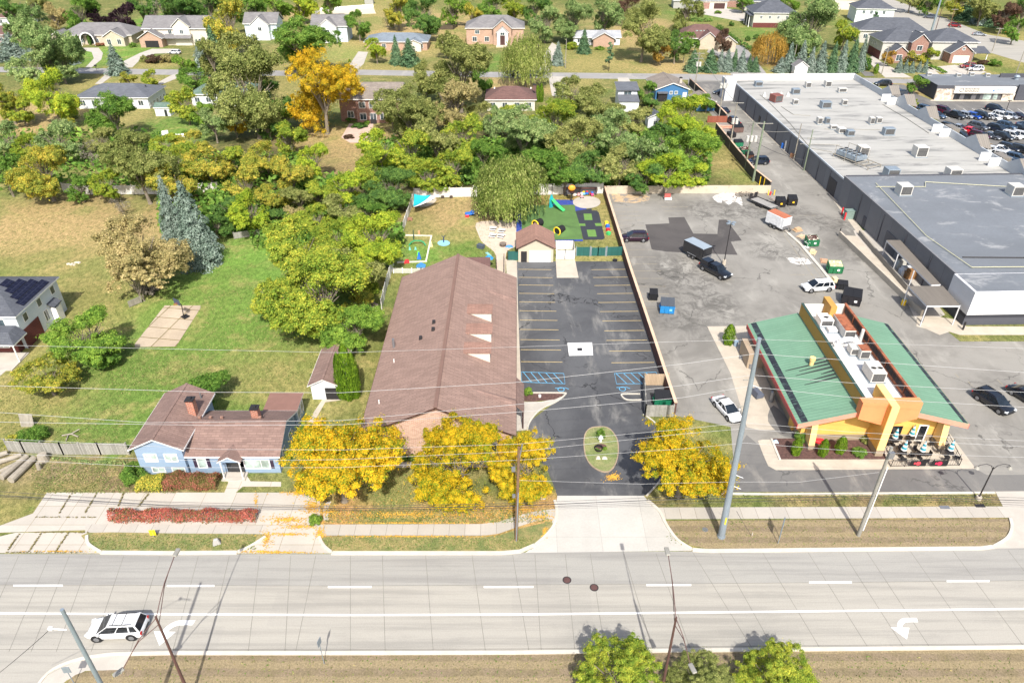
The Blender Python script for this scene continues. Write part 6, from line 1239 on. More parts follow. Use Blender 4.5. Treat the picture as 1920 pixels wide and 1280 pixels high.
for pts in(((1425,178),(1440,190),(1482,232),(1520,278),(1560,285)),((1465,200),(1488,215),(1520,217)),((1545,242),(1610,243),(1650,243)),((1500,270),(1560,271),(1575,272)),((1655,196),(1700,222),(1742,250))):
 MB().tube([Vector(RP(*q,ZW+.08))for q in pts],.07,5).build('roof_pipe',M['galv2'],SR)
for i,(px,py,w,d,h,lb)in enumerate([
(1422,157,2.0,1.6,1.3,'pale unit nearest the white end parapet'),(1515,159,1.4,1.4,1.5,'grilled unit with a pole, near the end parapet'),(1552,157,1.6,1.6,1.6,'grey unit closest to the pyramid roof side of the end parapet'),(1492,171,2.0,1.6,1.4,'pale unit behind the row of white caps'),
(1579,169,2.2,1.2,1.2,'long low grilled unit near the side parapet'),(1491,191,1.2,1.2,1.3,'small unit east of the brown box'),(1548,196,2.4,2.0,1.6,'hooded unit with white curved duct'),(1583,192,1.2,1.2,1.4,'small dark unit beside the side parapet gable'),
(1536,226,1.0,1.4,1.6,'narrow western unit of the middle pair'),(1551,226,1.0,1.2,1.4,'smaller eastern unit of the middle pair'),(1563,238,1.6,1.2,.9,'low unit northwest of the ducted one'),(1577,244,1.6,1.6,1.2,'box unit joined to the curved white duct'),
(1594,249,1.6,1.4,1.3,'white arch-topped unit above the condenser rack'),(1634,226,1.0,1.4,1.6,'narrow western unit of the eastern pair'),(1647,225,1.2,1.4,1.4,'grilled eastern unit of the eastern pair'),(1666,246,2.4,1.6,1.6,'tan unit with open lid in the roof centre'),
(1617,283,2.0,2.2,2.2,'tall grilled unit behind the condenser fans'),(1725,283,2.4,2.2,2.2,'big pale unit in the middle of the east roof'),(1671,324,2.4,2.2,2.0,'big pale unit on the west near the dark roof'),(1787,324,2.4,2.2,2.0,'big pale unit on the east near the dark roof')]):
 q=G(px,py,ZW+h*.5);hvac(q.x,q.y,ZW,w,d,h,lb,R(2),M['hv']if i%3 else M['galv'])
q=G(1455,185,ZW+.8);hvac(q.x,q.y,ZW,2.4,2.4,1.9,'rusty red-brown box unit on the white roof',R(20),pm('red_brown_metal',srgb(128,78,70),.7,.15),name='rooftop_unit')
for px,py,lb in((1695,354,'pale cube unit at the corner of the dark roof'),(1904,355,'pale cube unit at the far side of the dark roof')):q=G(px,py,ZD+.9);hvac(q.x,q.y,ZD-.1,2.2,2.2,1.9,lb,R(2))
for i,(px,lb)in enumerate(((1433,'westernmost white roof cap of the row of four'),(1446,'white roof cap just before the brown box'),(1464,'white roof cap just past the brown box'),(1477,'easternmost white roof cap of the row of four'))):
 q=G(px,178,ZW+.3);tag(MB().frus(-.45,-.45,.45,.45,0,-.12,-.12,.12,.12,1.0).build('cap_vent',M['hv'],None,(q.x,q.y,ZW)),lb,'roof cap','white conical caps on the white roof')
q=G(1600,292,ZW+1);t_=thing('condenser_rack','steel rack with bank of blue-grey condenser fans on the white roof','condenser',(q.x,q.y,ZW),R(26));MB().box(-1.5,-2.2,.7,1.5,3.2,1.5).build('condenser',M['galv'],t_)
for i in range(5):
 for j in range(2):mb=MB();mb.cyl((-.7+1.4*j,-1.7+i*1.1,1.5),(-.7+1.4*j,-1.7+i*1.1,1.75),.48,.48,14,0);mb.cyl((-.7+1.4*j,-1.7+i*1.1,1.76),(-.7+1.4*j,-1.7+i*1.1,1.77),.4,.4,14,1);mb.build('fan',[M['galv'],M['black']],t_)
fr=MB()
for x_ in(-1.8,1.8):
 fr.cbox((x_,-1,.6),(.14,9.4,.14));fr.cbox((x_,.5,2.5),(.08,5.6,.08))
 for y_ in(-5.6,-2.6,.5,3.4):fr.cbox((x_,y_,.3),(.12,.12,.6))
 for y_ in(-2.2,.5,3.2):fr.cbox((x_,y_,1.55),(.07,.07,1.9))
for y_ in(-5.6,-4,-2.6,3.6):fr.cbox((0,y_,.55),(3.6,.12,.12))
fr.build('steel_frame',M['wood_grey'],t_)
def canopy(label,corners,z,posts):
 P=[G(*c,z)for c in corners];o=P[0];t_=thing('dock_canopy',label,'canopy',(o.x,o.y,0));n=4
 vs_=[(p.x-o.x,p.y-o.y,z)for p in P]+[(p.x-o.x,p.y-o.y,z-.25)for p in P]
 MB().add(vs_,[(0,1,2,3),(7,6,5,4)],0).add(vs_,[(0,4,5,1),(1,5,6,2),(2,6,7,3),(3,7,4,0)],1).build('roof_deck',[pm('canopy_deck',srgb(112,106,98),.85,.12,.6,5,stretch=(3,.3,1)),M['facade']],t_)
 for q in posts:g_=G(*q,z-.25);MB().cyl((g_.x-o.x,g_.y-o.y,0),(g_.x-o.x,g_.y-o.y,z-.25),.09,.09,8).build('post',M['facade'],t_)
canopy('front square dock canopy on thin pale posts by the pale facade',[(1703,536),(1768,536),(1801,573),(1738,573)],3.6,[(1704.5,536.5),(1738.5,574),(1800,572)])
canopy('long narrow dock canopy hugging the grey store wall',[(1662,450),(1688,450),(1764,533),(1746,534)],3.7,[(1663,451),(1684,477),(1714,508)])
for q in((1728,604),(1805,618)):
 g_=G(*q);tag(MB().cyl((0,0,0),(0,0,1.3),.14,.14,10).build('bollard',M['dark'],None,g_),'dark steel bollard on the pale apron, %s the pale facade corner'%('west of' if q[0]<1750 else 'right below'),'bollard','bollards at the dock canopy')
def wallpx(name,label,pts,wd,h,m,cat='wall',top=None,zt=0,parent=None):
 P3=[G(*p)for p in pts];o=P3[0].copy();mb=MB();strip(mb,[p-o for p in P3],wd,0,h)
 if top:t_=thing(name,label,cat,o);mb.build('panel',m,t_);m2=MB();strip(m2,[p-o for p in P3],wd+.1,h,.08);m2.build('coping',top,t_);return t_
 return tag(mb.build(name,m,None,o),label,cat)
wallpx('ramp_wall','long tapering concrete dock ramp wall between alley and sunken dock',[(1573,443),(1640,508),(1700,566),(1727,592)],.35,1.0,M['conc_tan'])
wallpx('dock_wall','inner concrete wall of the sunken loading dock',[(1610,440),(1655,493),(1700,545)],.25,.9,pm('dock_concrete',srgb(150,144,134),.9,.15))
sheet('ramp',[(1576,444),(1606,446),(1650,497),(1692,556),(1697,564),(1640,506)],.35,M['conc_tan'],thick=.34)
for i,(px,py,c_,lb,s_)in enumerate(((1700,515,(226,228,230),'white wrapped pallet load under the long dock canopy',1.3),(1712,520,(150,110,70),'brown cardboard stack beside the white pallet load',1.5),(1690,503,(196,194,186),'pale bundle at the back of the sunken dock',1.2))):
 g_=G(px,py);mb=MB();mb.box(-s_,-.6,.15,s_,.6,1.0);mb.box(-s_*.8,-.5,1.001,s_*.3,.5,1.5);mb.box(-s_-.05,-.65,0,s_+.05,.65,.149);tag(mb.build('pallet_load',pm('goods%d'%i,srgb(*c_),.8,.2,2),None,g_,bev=.03),lb,'pallet load')
z_=3.9;g0=G(1750,243);g0.x-=.0
b=B('shop_building','low shop row with river-stone piers and long white name band','shop',0,0,at=Vector((G(1750,187).x,G(1750,187).y,0)),ang=-1.2)
M['rstone']=None;m,t,bs=nodes('river_stone');vv=t.nodes.new('ShaderNodeTexVoronoi');vv.inputs['Scale'].default_value=1.6;L(t,posn(t),vv.inputs['Vector']);hs=t.nodes.new('ShaderNodeMix');L(t,mixc(t,vv.outputs['Color'],srgb(128,108,90),srgb(226,218,204)),bs.inputs['Base Color']);M['rstone']=m
b.wing(0,0,60,12.5,z_,.1,'flat',M['dband'],M['membd'],.0,.1);b.rect=(0,0,60,12.5)
b.panel('stone_pier','f',2.6,0,5.2,3.0,m,.35);b.panel('stone_pier','f',20.5,0,3.4,1.9,m,.35);b.panel('stone_pier','f',30.5,0,3.4,1.9,m,.35)
b.panel('shop_window','f',12,.1,13,1.8,pm('shopfront_grey',srgb(92,92,96),.5,.1,.6),.1)
for a_,w_ in((6.2,1.8),(9.3,2),(12.2,1.1),(14.7,2.2),(17,1.2)):b.panel('shop_window','f',a_,.12,w_,1.7,M['glassd']if a_<14 else M['glassl'],.13)
sg=b.panel('name_band','f',13.2,2.0,17.0,1.75,pm('sign_band',srgb(224,220,210),.7,.04),.8)
def text(s_,size,loc,m_,parent,ext=.02,rx=90):
 c_=bpy.data.curves.new('lettering','FONT');c_.body=s_;c_.size=size;c_.extrude=ext;c_.align_x='CENTER';c_.materials.append(m_);o_=link('lettering',c_,parent,loc);o_.rotation_euler=(R(rx),0,0);return o_
M['ltr']=pm('letter_grey',srgb(84,80,76),.6,.1);M['ltrb']=pm('letter_blue',srgb(62,124,190),.6,.1)
mb=MB();
for k in range(20):a_,a2=k*.314,(k+1)*.314;mb.add([(6.6+.6*math.cos(a_),-.83,2.9+.6*math.sin(a_)),(6.6+.6*math.cos(a2),-.83,2.9+.6*math.sin(a2)),(6.6+.42*math.cos(a2),-.83,2.9+.42*math.sin(a2)),(6.6+.42*math.cos(a_),-.83,2.9+.42*math.sin(a_))],[(0,1,2,3)])
rs=random.Random(2)
for row in(0,1):
 x_=7.5
 for k in range(11):
  w2=.3;zb_=3.0-row*.6;mb.box(x_,-.84,zb_,x_+.1,-.81,zb_+.42);mb.box(x_+.1,-.84,zb_+(.16 if k%2 else .32),x_+w2,-.81,zb_+(.26 if k%2 else .42));mb.box(x_+.2,-.84,zb_,x_+w2,-.81,zb_+(.1 if k%3 else .3));x_+=.38
mb.build('lettering',M['ltr'],sg);mb=MB();mb.add([(15.2,-.83,2.5),(15.9,-.83,2.5),(15.6,-.83,3.3)],[(0,1,2)])
for row in(0,1):
 x_=16.1
 for k in range(8+row*6):zb_=2.95-row*.5;mb.box(x_,-.84,zb_,x_+.08,-.81,zb_+.34);mb.box(x_+.08,-.84,zb_+(.12 if k%2 else 0),x_+.22,-.81,zb_+(.2 if k%2 else .09));x_+=.3
mb.build('lettering',M['ltrb'],sg)
b.box('parapet',22,9,z_+.12,60,9.4,z_+1.2,M['dband']);b.box('pier_wall',22.5,-.5,0,28.5,-.003,z_+.4,M['dband'])
for i,x_ in enumerate((2.5,10.5,15,19)):g_=b.r.location;hvac(g_.x+x_,g_.y+10.8-(i%2)*1.2,z_+.12,1.2,1.1,.9,('small curb box at the west end of the shop roof','white box unit on the shop roof edge','third small unit along the shop roof','white unit above the blue lettering')[i])
for i,x_ in enumerate((25.5,29.5)):g_=b.r.location;tag(MB().cyl((0,0,0),(0,0,.9),.6,.6,12).cyl((0,0,.9),(0,0,1.3),.85,.5,12).build('roof_fan',M['galv'],None,(g_.x+x_,g_.y+6,z_+.1)),'round roof fan on the shop, %s of two'%('first' if i==0 else 'second'),'roof fan','round fans on the shop roof')
M['tyre']=pm('tyre',srgb(30,30,32),.85,.15,4,obj=True);M['rim']=pm('rim_alloy',srgb(150,152,156),.35,.1,4,metal=.7,obj=True);M['cglass']=glassm('car_glass',srgb(26,32,38),.05)
M['lamp_w']=pm('headlamp_glass',srgb(214,220,224),.15,.03,3,obj=True);M['lamp_r']=pm('tail_lamp_red',srgb(170,24,24),.25,.1,3,obj=True);M['trimb']=pm('black_trim',srgb(24,24,27),.6,.1,3,obj=True)
def paint(name,c,met=.0):
 if name in _M:return _M[name]
 m,t,b=nodes(name);b.inputs['Base Color'].default_value=(*c,1);b.inputs['Roughness'].default_value=.28;b.inputs['Metallic'].default_value=met;b.inputs['Coat Weight'].default_value=.8;b.inputs['Coat Roughness'].default_value=.06
 L(t,mixc(t,ramp(t,noise(t,posn(t,True),2.5,4),.3,.7),scl(c,.9),scl(c,1.08)),b.inputs['Base Color']);_M[name]=m;return m
PT=dict(white=paint('paint_white',srgb(214,216,218)),silver=paint('paint_silver',srgb(170,176,184),.5),grey=paint('paint_grey',srgb(96,102,112),.4),black=paint('paint_black',srgb(26,28,34)),navy=paint('paint_navy',srgb(24,34,52),.2),blue=paint('paint_blue',srgb(20,74,168),.2),
steel=paint('paint_steel_blue',srgb(72,96,124),.4),red=paint('paint_red',srgb(200,26,44)),maroon=paint('paint_maroon',srgb(76,18,44),.2),plum=paint('paint_plum',srgb(44,16,38),.3),dred=paint('paint_dark_red',srgb(130,16,24)))
SPEC={
'suv':(4.9,1.95,.38,.28,1.02,1.70,(1.42,-2.33),(.45,-1.98),.92,.98),
'sedan':(4.8,1.84,.33,.22,.88,1.42,(1.30,-1.85),(.20,-1.0),.70,.86),
'hatch':(4.3,1.80,.33,.24,.93,1.52,(1.20,-2.02),(.50,-1.62),.78,.90),
'pickup':(5.8,2.02,.41,.38,1.12,1.86,(1.35,-1.05),(.72,-.80),1.02,1.10),
'wagon':(5.0,1.9,.35,.25,.95,1.62,(1.35,-2.40),(.60,-2.18),.80,.94)}
CARP={}
def car_proto(kind):
 Ln,W_,wr,sill,belt,roof,cb,cr,nz,tz=SPEC[kind]
 h=W_/2;X=Ln/2;parts={}
 xs=[-X,-X+.10,-X+.45,-1.6,-.6,.5,cb[0],X-.55,X-.14,X]
 zt=[tz-.22,tz-.02,belt-.01,belt,belt,belt,belt-.02,nz,nz-.10,nz-.32]
 hw=[h*.86,h*.95,h*.985,h,h,h,h*.99,h*.96,h*.88,h*.78]
 zb=[sill+.16,sill+.04,sill,sill,sill,sill,sill,sill,sill+.05,sill+.14]
 mb=MB();N=len(xs);ring=9;vs_=[]
 for x,z,w_,b_ in zip(xs,zt,hw,zb):
  mz=(b_+z)/2+.05
  vs_+=[(x,-w_*.93,b_),(x,-w_,b_+.14),(x,-w_,mz),(x,-w_*.955,z-.05),(x,-w_*.80,z+.01),(x,w_*.80,z+.01),(x,w_*.955,z-.05),(x,w_,mz),(x,w_,b_+.14),(x,w_*.93,b_)]
 ring=10;fs=[(i*ring+k,i*ring+(k+1)%ring,(i+1)*ring+(k+1)%ring,(i+1)*ring+k)for i in range(N-1)for k in range(ring)]
 fs+=[tuple(range(ring))[::-1],tuple((N-1)*ring+k for k in range(ring))]
 mb.add(vs_,fs,0)
 if kind=='pickup':mb.box(-X+.12,-h*.78,belt+.012,-1.12,h*.78,belt+.02,1)
 parts['body']=(mb,['P',M['trimb']],True)
 g=MB();bw,tw=h*.90,h*.72
 g.add([(cb[0],-bw,belt-.02),(cb[0],bw,belt-.02),(cb[1],bw*.96,belt-.0),(cb[1],-bw*.96,belt),(cr[0],-tw,roof-.05),(cr[0],tw,roof-.05),(cr[1],tw*.96,roof-.07),(cr[1],-tw*.96,roof-.07)],
[(0,1,5,4),(1,2,6,5),(2,3,7,6),(3,0,4,7)]);parts['window_glass']=(g,[M['cglass']],False)
 r_=MB();r_.frus(cr[1]-.04,-tw-.02,cr[0]+.03,tw+.02,roof-.07,cr[1]+.12,-tw+.12,cr[0]-.10,tw-.12,roof+.01)
 def pil(t0,wd,sy):
  a=Vector((cb[0]+(cb[1]-cb[0])*t0,sy*(bw+.012),belt-.03));e=Vector((cr[0]+(cr[1]-cr[0])*t0,sy*(tw+.012),roof-.05));r_.add([a+Vector((-wd,0,0)),a+Vector((wd,0,0)),e+Vector((wd*.8,0,0)),e+Vector((-wd*.8,0,0)),a+Vector((-wd,-sy*.04,0)),a+Vector((wd,-sy*.04,0)),e+Vector((wd*.8,-sy*.04,0)),e+Vector((-wd*.8,-sy*.04,0))],[(0,1,2,3),(4,7,6,5),(0,3,7,4),(1,5,6,2)])
 for sy in(-1,1):
  for t0,wd in((.015,.05),(.43,.045),(.76 if kind!='pickup' else .95,.06 if kind!='sedan' else .10),(.985,.09)):pil(t0,wd,sy)
 parts['roof']=(r_,['P'],False)
 for i,(x,y)in enumerate(((X-.95,-1),(X-.95,1),(-X+.98,-1),(-X+.98,1))):
  wm=MB();y0,y1=y*(h-.20),y*(h+.015);wm.cyl((x,y0,wr),(x,y1,wr),wr,wr,16,0);wm.cyl((x,y1,wr),(x,y1+y*.012,wr),wr*.64,wr*.60,12,1);parts['wheel%d'%i]=(wm,[M['tyre'],M['rim']],False)
 ar=MB()
 for x in(X-.95,-X+.98):
  for y in(-1,1):ar.cyl((x,y*(h-.1),wr+.02),(x,y*(h+.004),wr+.02),wr+.09,wr+.09,16,0)
 parts['wheel_arch']=(ar,[M['trimb']],False)
 for y in(-1,1):
  hl=MB();hl.cbox((X-.20,y*h*.70,nz-.17),(.34,.40,.15),0,y*-.35);parts['headlight%d'%y]=(hl,[M['lamp_w']],False)
  tl=MB();tl.cbox((-X+.06,y*h*.82,tz-.16),(.12,.24,.26));parts['tail_light%d'%y]=(tl,[M['lamp_r']],False)
  mr=MB();mr.cbox((cb[0]-.28,y*(h+.08),belt+.06),(.16,.2,.14));parts['mirror%d'%y]=(mr,['P'],False)
 gr=MB();gr.cbox((X-.045,0,nz-.42),(.10,h*.95,.24));gr.cbox((-X+.02,0,sill+.25),(.07,h*1.1,.18));parts['bumper_trim']=(gr,[M['trimb']],False)
 if kind in('suv','wagon'):
  rr_=MB()
  for y in(-1,1):rr_.cbox(((cr[0]+cr[1])/2,y*(tw-.10),roof+.05),((cr[0]-cr[1])*.8,.05,.05))
  parts['roof_rail']=(rr_,[M['trimb']],False)
 out=[]
 for k,(mb_,ms,sm)in parts.items():
  me=bpy.data.meshes.new(k.rstrip('0123456789-'));me.from_pydata(mb_.v,[],mb_.f);me.polygons.foreach_set('material_index',mb_.m)
  for m_ in ms:me.materials.append(PT['white']if m_=='P' else m_)
  bm=bmesh.new();bm.from_mesh(me);bmesh.ops.recalc_face_normals(bm,faces=bm.faces)
  if k=='body':bmesh.ops.bevel(bm,geom=[e for e in bm.edges if len(e.link_faces)==2 and e.calc_face_angle(0)>.5],offset=.03,segments=2,affect='EDGES',profile=.6)
  bm.to_mesh(me);bm.free()
  if sm:me.polygons.foreach_set('use_smooth',[True]*len(me.polygons))
  out.append((k.rstrip('0123456789-'),me,'P' in ms))
 return out
NAMES={'suv':('parked_suv','suv'),'sedan':('parked_car','car'),'hatch':('parked_car','car'),'pickup':('pickup_truck','pickup truck'),'wagon':('parked_car','car')}
def car(px,py,hd,kind,col,label,group=None,name=None,z=.8,dx=0,dy=0,sc=1.0):
 if kind not in CARP:CARP[kind]=car_proto(kind)
 g=G(px,py,z);n,c=NAMES[kind]
 t_=thing(name or n,label,c,(g.x+dx,g.y+dy,.012),R(hd),group)
 if sc!=1.0:t_.scale=(sc,sc,sc)
 for k,me,p in CARP[kind]:
  o=link(k,me,t_)
  if p:o.material_slots[0].link='OBJECT';o.material_slots[0].material=PT[col]
 return t_
t_=car(218,1171,183,'suv','white','white suv driving in the lane beside the forked street lamp',None,'moving_suv',1.0)
mb=MB();mb.box(-.9,-.62,1.728,-.86,.62,1.75);mb.box(-.1,-.62,1.728,-.06,.62,1.75);mb.build('roof_crossbar',M['trimb'],t_)
car(1364,764,-72,'sedan','white','white car facing the road beside the walk of the restaurant',None,None,.7)
car(1190,443,179,'suv','plum','dark plum suv parked against the brown dividing wall')
car(1534,535,188,'suv','white','white suv with black wheels parked beside the green dumpsters')
pk=car(1342,505,-56,'pickup','black','black pickup hitched to the enclosed cargo trailer')
MB().frus(-2.7,-.85,-1.1,.85,1.13,-2.6,-.72,-1.15,.72,1.84).build('truck_cap',PT['black'],pk)
car(1864,750,-67,'suv','black','charcoal suv parked alone east of the restaurant');car(1927,741,-67,'sedan','black','dark car cut by the frame east of the charcoal suv',None,None,.7)
car(1421,301,185,'suv','navy','dark blue suv parked in the alley beside the dumpsters');car(1374,226,100,'pickup','navy','blue truck parked beside the alley transformer pole');car(1355,205,110,'sedan','navy','dark blue car nosed along the alley fence',None,None,.7)
car(1353,172,176,'sedan','navy','dark blue car half hidden by the corner tower of the store',None,None,.7)
car(1656,156,176,'suv','black','black suv outermost of three beside the brown gables');car(1674,166,178,'sedan','steel','grey-blue car in the middle of three by the brown gables');car(1685,175,178,'suv','navy','navy suv nearest the plaza of three by the brown gables')
GA,GB,GC,GD='cars in the plaza row nearest the shops','cars in the second plaza row','cars in the third plaza row','cars in the plaza row nearest the store'
HD=-56
for px,py,k,c,lb in((1736,204,'suv','steel','blue-grey suv at the row end behind the brown gable'),(1757,214,'sedan','steel','slate blue car beside the long diagonal line'),(1770,206,'suv','maroon','maroon suv at the start of the shop-side row'),(1790,215,'pickup','black','long black pickup beside the maroon suv'),
(1812,215,'hatch','silver','silver hatchback between black pickup and bright blue car'),(1826,216,'hatch','blue','bright blue car in the shop-side row'),(1842,216,'suv','black','black suv between the bright blue and white cars'),(1861,218,'sedan','white','white sedan west of its white neighbour'),(1878,216,'suv','white','white suv east of its white neighbour'),
(1895,216,'hatch','silver','silver hatchback east of the white pair'),(1911,216,'sedan','plum','dark plum sedan by the frame in the shop-side row'),(1867,203,'suv','navy','dark suv parked alone behind the white pair')):car(px,py,HD,k,c,lb,GA)
for px,py,k,c,lb in((1780,238,'suv','black','black suv right at the mansard edge'),(1799,238,'sedan','silver','pale silver car beside the red sports car'),(1820,243,'sedan','red','bright red sports car'),(1835,236,'suv','grey','charcoal suv behind the red sports car'),(1870,240,'suv','navy','dark suv by the lamp post in the second row'),(1888,235,'suv','steel','steel blue suv behind the white suv pair'),(1913,238,'sedan','black','dark car by the frame in the second row'),(1926,233,'sedan','steel','blue car cut by the frame in the second row')):car(px,py,HD,k,c,lb,GB)
for px,py,k,c,lb in((1801,251,'sedan','black','black sedan at the west end of the third row'),(1837,253,'suv','maroon','dark maroon suv in the third row'),(1859,253,'sedan','grey','slate car beside the dark maroon suv'),(1881,255,'suv','black','black suv next to the white suv of the third row'),(1898,253,'suv','white','white suv east of the black one in the third row'),(1918,253,'wagon','white','white wagon by the frame in the third row')):car(px,py,HD+4,k,c,lb,GC)
for px,py,k,c,lb in((1847,279,'hatch','white','white car by the orange sapling'),(1863,282,'suv','white','white suv beside the orange sapling car'),(1878,278,'sedan','white','white sedan behind the white suv'),(1892,276,'suv','navy','dark blue suv in the row nearest the store'),(1914,279,'suv','black','black suv at the frame in the row nearest the store'),(1880,290,'wagon','white','white long van closest to the parapet'),(1906,295,'suv','steel','steel blue suv behind the parapet gable'),(1893,302,'sedan','white','white car roof peeking over the parapet')):car(px,py,HD+6,k,c,lb,GD)
for px,py,hd,k,c,lb in((1635,5,-35,'sedan','steel','blue car at the far end of the highway'),(1651,7,-35,'sedan','white','white car behind the dark pole on the highway'),(1744,31,148,'suv','grey','grey suv beside the tall steel highway pole'),(1791,47,-33,'suv','dred','red suv on the highway'),(1837,63,-28,'sedan','silver','silver car nearest on the highway')):car(px,py,hd,k,c,lb,'cars on the highway',{'suv':'moving_suv','sedan':'moving_car'}[k])
car(1829,128,176,'suv','white','white suv on the driveway of the white garage door house');car(1815,123,176,'suv','dred','dark red car behind the white suv on the driveway')
car(327,97,172,'hatch','white','white car outside the open brick garage');car(31,33,170,'suv','white','white car beside the northwest brown-roofed house');car(1408,22,90,'suv','silver','car beside the grey hip-roofed new house')if False else None
g=G(985,143);t_=thing('flatbed_trailer','long dark trailer parked under the windblown street willow','trailer',(g.x,g.y,0));MB().box(-6.2,-1.1,.9,6.2,1.1,1.05).box(-6.2,-1.1,1.05,-6.0,1.1,2.2).build('trailer_bed',pm('trailer_bed',srgb(70,74,86),.8,.2,2),t_)
for x_ in(-4,-3,4.6):MB().cyl((x_,-1.15,.45),(x_,1.15,.45),.45,.45,14).build('wheel',M['tyre'],t_)
MB().box(-6,-1.05,1.052,6,1.05,1.5).build('cargo',pm('cargo_dark',srgb(60,66,80),.7,.3,2),t_)
def trailer(px,py,hd,l_,w_,h_,bodym,roofm,label,front=None):
 g=G(px,py,1.2);t_=thing('cargo_trailer',label,'trailer',(g.x,g.y,.012),R(hd))
 MB().box(-l_/2,-w_/2,.55,l_/2,w_/2,h_).build('body',bodym,t_,bev=.06);MB().box(-l_/2+.05,-w_/2+.05,h_+.002,l_/2-.05,w_/2-.05,h_+.03).build('roof',roofm,t_)
 for x_ in(-.55,.35):
  for y in(-1,1):m_=MB();m_.cyl((x_,y*(w_/2-.05),.36),(x_,y*(w_/2+.16),.36),.36,.36,14);m_.cyl((x_,y*(w_/2+.16),.36),(x_,y*(w_/2+.17),.36),.2,.2,10,1);m_.build('wheel',[M['tyre'],M['rim']],t_)
 for y in(-1,1):MB().box(-1.1,y*(w_/2+.02)-.1,.76,.9,y*(w_/2+.02)+.16,.84).build('mudguard',M['metal'],t_)
 MB().tube([Vector((l_/2,-w_*.4,.5)),Vector((l_/2+1.1,0,.5)),Vector((l_/2,w_*.4,.5))],.06,6).build('drawbar',M['dark'],t_);MB().cyl((l_/2+.8,0,0),(l_/2+.8,0,.8),.05).build('jack',M['dark'],t_)
 MB().box(-.6+1.2,-w_/2-.03,.75,1.3+.2,-w_/2-.001,h_-.15).build('door',front or bodym,t_)
 MB().box(l_/2+.0015,-w_/2+.02,.56,l_/2+.04,w_/2-.02,1.15).build('stone_guard',M['metal'],t_)
trailer(1307,470,-56,4.6,2.2,2.6,PT['black'],pm('trailer_roof_grey',srgb(146,158,168),.5,.08,1),'black enclosed trailer with pale grey roof hitched to the pickup')
trailer(1459,415,-60,4.2,2.1,2.7,PT['white'],pm('trailer_roof_rust',srgb(172,104,76),.8,.15,1),'white enclosed trailer with rusty orange roof')
g=G(1432,386);t_=thing('open_trailer','empty open equipment trailer beside the white one','trailer',(g.x,g.y,.012),R(-58));MB().box(-2.8,-1.1,.5,2.8,1.1,.62).build('deck',pm('trailer_planks',srgb(150,148,144),.8,.2,2),t_)
MB().tube([Vector((-2.8,-1.2,.7)),Vector((2.8,-1.2,.7)),Vector((2.8,1.2,.7)),Vector((-2.8,1.2,.7)),Vector((-2.8,-1.2,.7))],.07,6).box(-3.0,-1.1,.6,-2.85,-.3,1.7).box(-3.0,.3,.6,-2.85,1.1,1.7).build('rail',M['dark'],t_)
for x_ in(-.5,.4):
 for y in(-1,1):MB().cyl((x_,y*1.15,.38),(x_,y*1.4,.38),.38,.38,14).build('wheel',M['tyre'],t_)
def dumpster(px,py,hd,w_,d_,h_,col,label,lid='flat',mark=None,group='dumpsters behind the shops',full=None):
 g=G(px,py,h_*.5);t_=thing('dumpster',label,'dumpster',(g.x,g.y,.012),R(hd),group);m_=pm('dumpster_%d_%d_%d'%col,srgb(*col),.6,.18,1.2,5,obj=True)
 mb=MB();a,b_=w_/2,d_/2;hf=h_*.78
 mb.ext([(-b_*.85,.12),(b_*.9,.12),(b_,h_),(-b_,hf)],'x',-a,a);mb.build('body',m_,t_)
 for x_ in(-a,-a/3,a/3,a):mb=MB();mb.box(x_-.04,-b_-.05,.2,x_+.04,-b_+.06,hf-.05);mb.build('rib',m_,t_)
 for y in(-1,1):MB().box(y*(a+.09)-.08,-.4,h_*.4,y*(a+.09)+.08,.4,h_*.4+.16).build('lift_pocket',m_,t_)
 if lid=='open':
  mb=MB();mb.add([(-a+.08,-b_+.08,hf+.02),(a-.08,-b_+.08,hf+.02),(a-.08,b_-.1,h_+.02),(-a+.08,b_-.1,h_+.02)],[(0,1,2,3)]);mb.build('contents',pm('rubbish_'+label[:5],srgb(*(full or(70,40,36))),.9,.5,3,8,c2=srgb(220,214,196),c2a=.55,c2b=.6,c2s=2.5),t_)
 else:
  for q in(0,1):mb=MB();xa,xb=(-a-.03,-.01)if q==0 else(.01,a+.03);mb.add([(xa,-b_-.06,hf+.01),(xb,-b_-.06,hf+.01),(xb,b_,h_+.02),(xa,b_,h_+.02),(xa,-b_-.06,hf+.07),(xb,-b_-.06,hf+.07),(xb,b_,h_+.1),(xa,b_,h_+.1)],[(0,3,2,1),(4,5,6,7),(0,1,5,4),(1,2,6,5),(2,3,7,6),(3,0,4,7)]);mb.build('lid',M['trimb']if col!=(38,132,196)else pm('lid_grey',srgb(70,76,84),.7,.1),t_)
 if mark:mb=MB();mb.box(mark[1]-.2,-b_-.07,hf*.45,mark[1]+.2,-b_-.055,hf*.45+.36);mb.build('sticker',pm('sticker_%d'%mark[0][0],srgb(*mark[0]),.6,.05,3),t_)
dumpster(1251,574,-8,2.0,1.8,1.9,(38,132,196),'bright blue dumpster with grey lid in the worn lot',mark=((120,190,230),.5))
dumpster(1522,452,4,2.1,1.5,1.7,(34,110,70),'open green dumpster beside the stacked pallets','open',((235,235,230),.3))
dumpster(1565,501,-4,2.2,1.7,1.8,(34,112,70),'overfull green dumpster closest to the white suv','open',((235,235,230),.4),full=(190,180,140))
dumpster(1463,379,-4,1.8,1.4,1.7,(34,32,36),'black dumpster with yellow sticker nearest the open trailer',mark=((222,180,40),.1));dumpster(1485,376,-2,1.7,1.4,1.8,(38,36,38),'easternmost black dumpster with yellow sticker',mark=((222,180,40),.1))
dumpster(1597,557,-22,2.6,2.0,2.1,(34,32,38),'big black dumpster with white arrow mark behind the restaurant',mark=((230,230,230),.6));dumpster(1579,535,-14,1.5,1.0,1.3,(36,38,42),'small dark low bin beside the white suv')
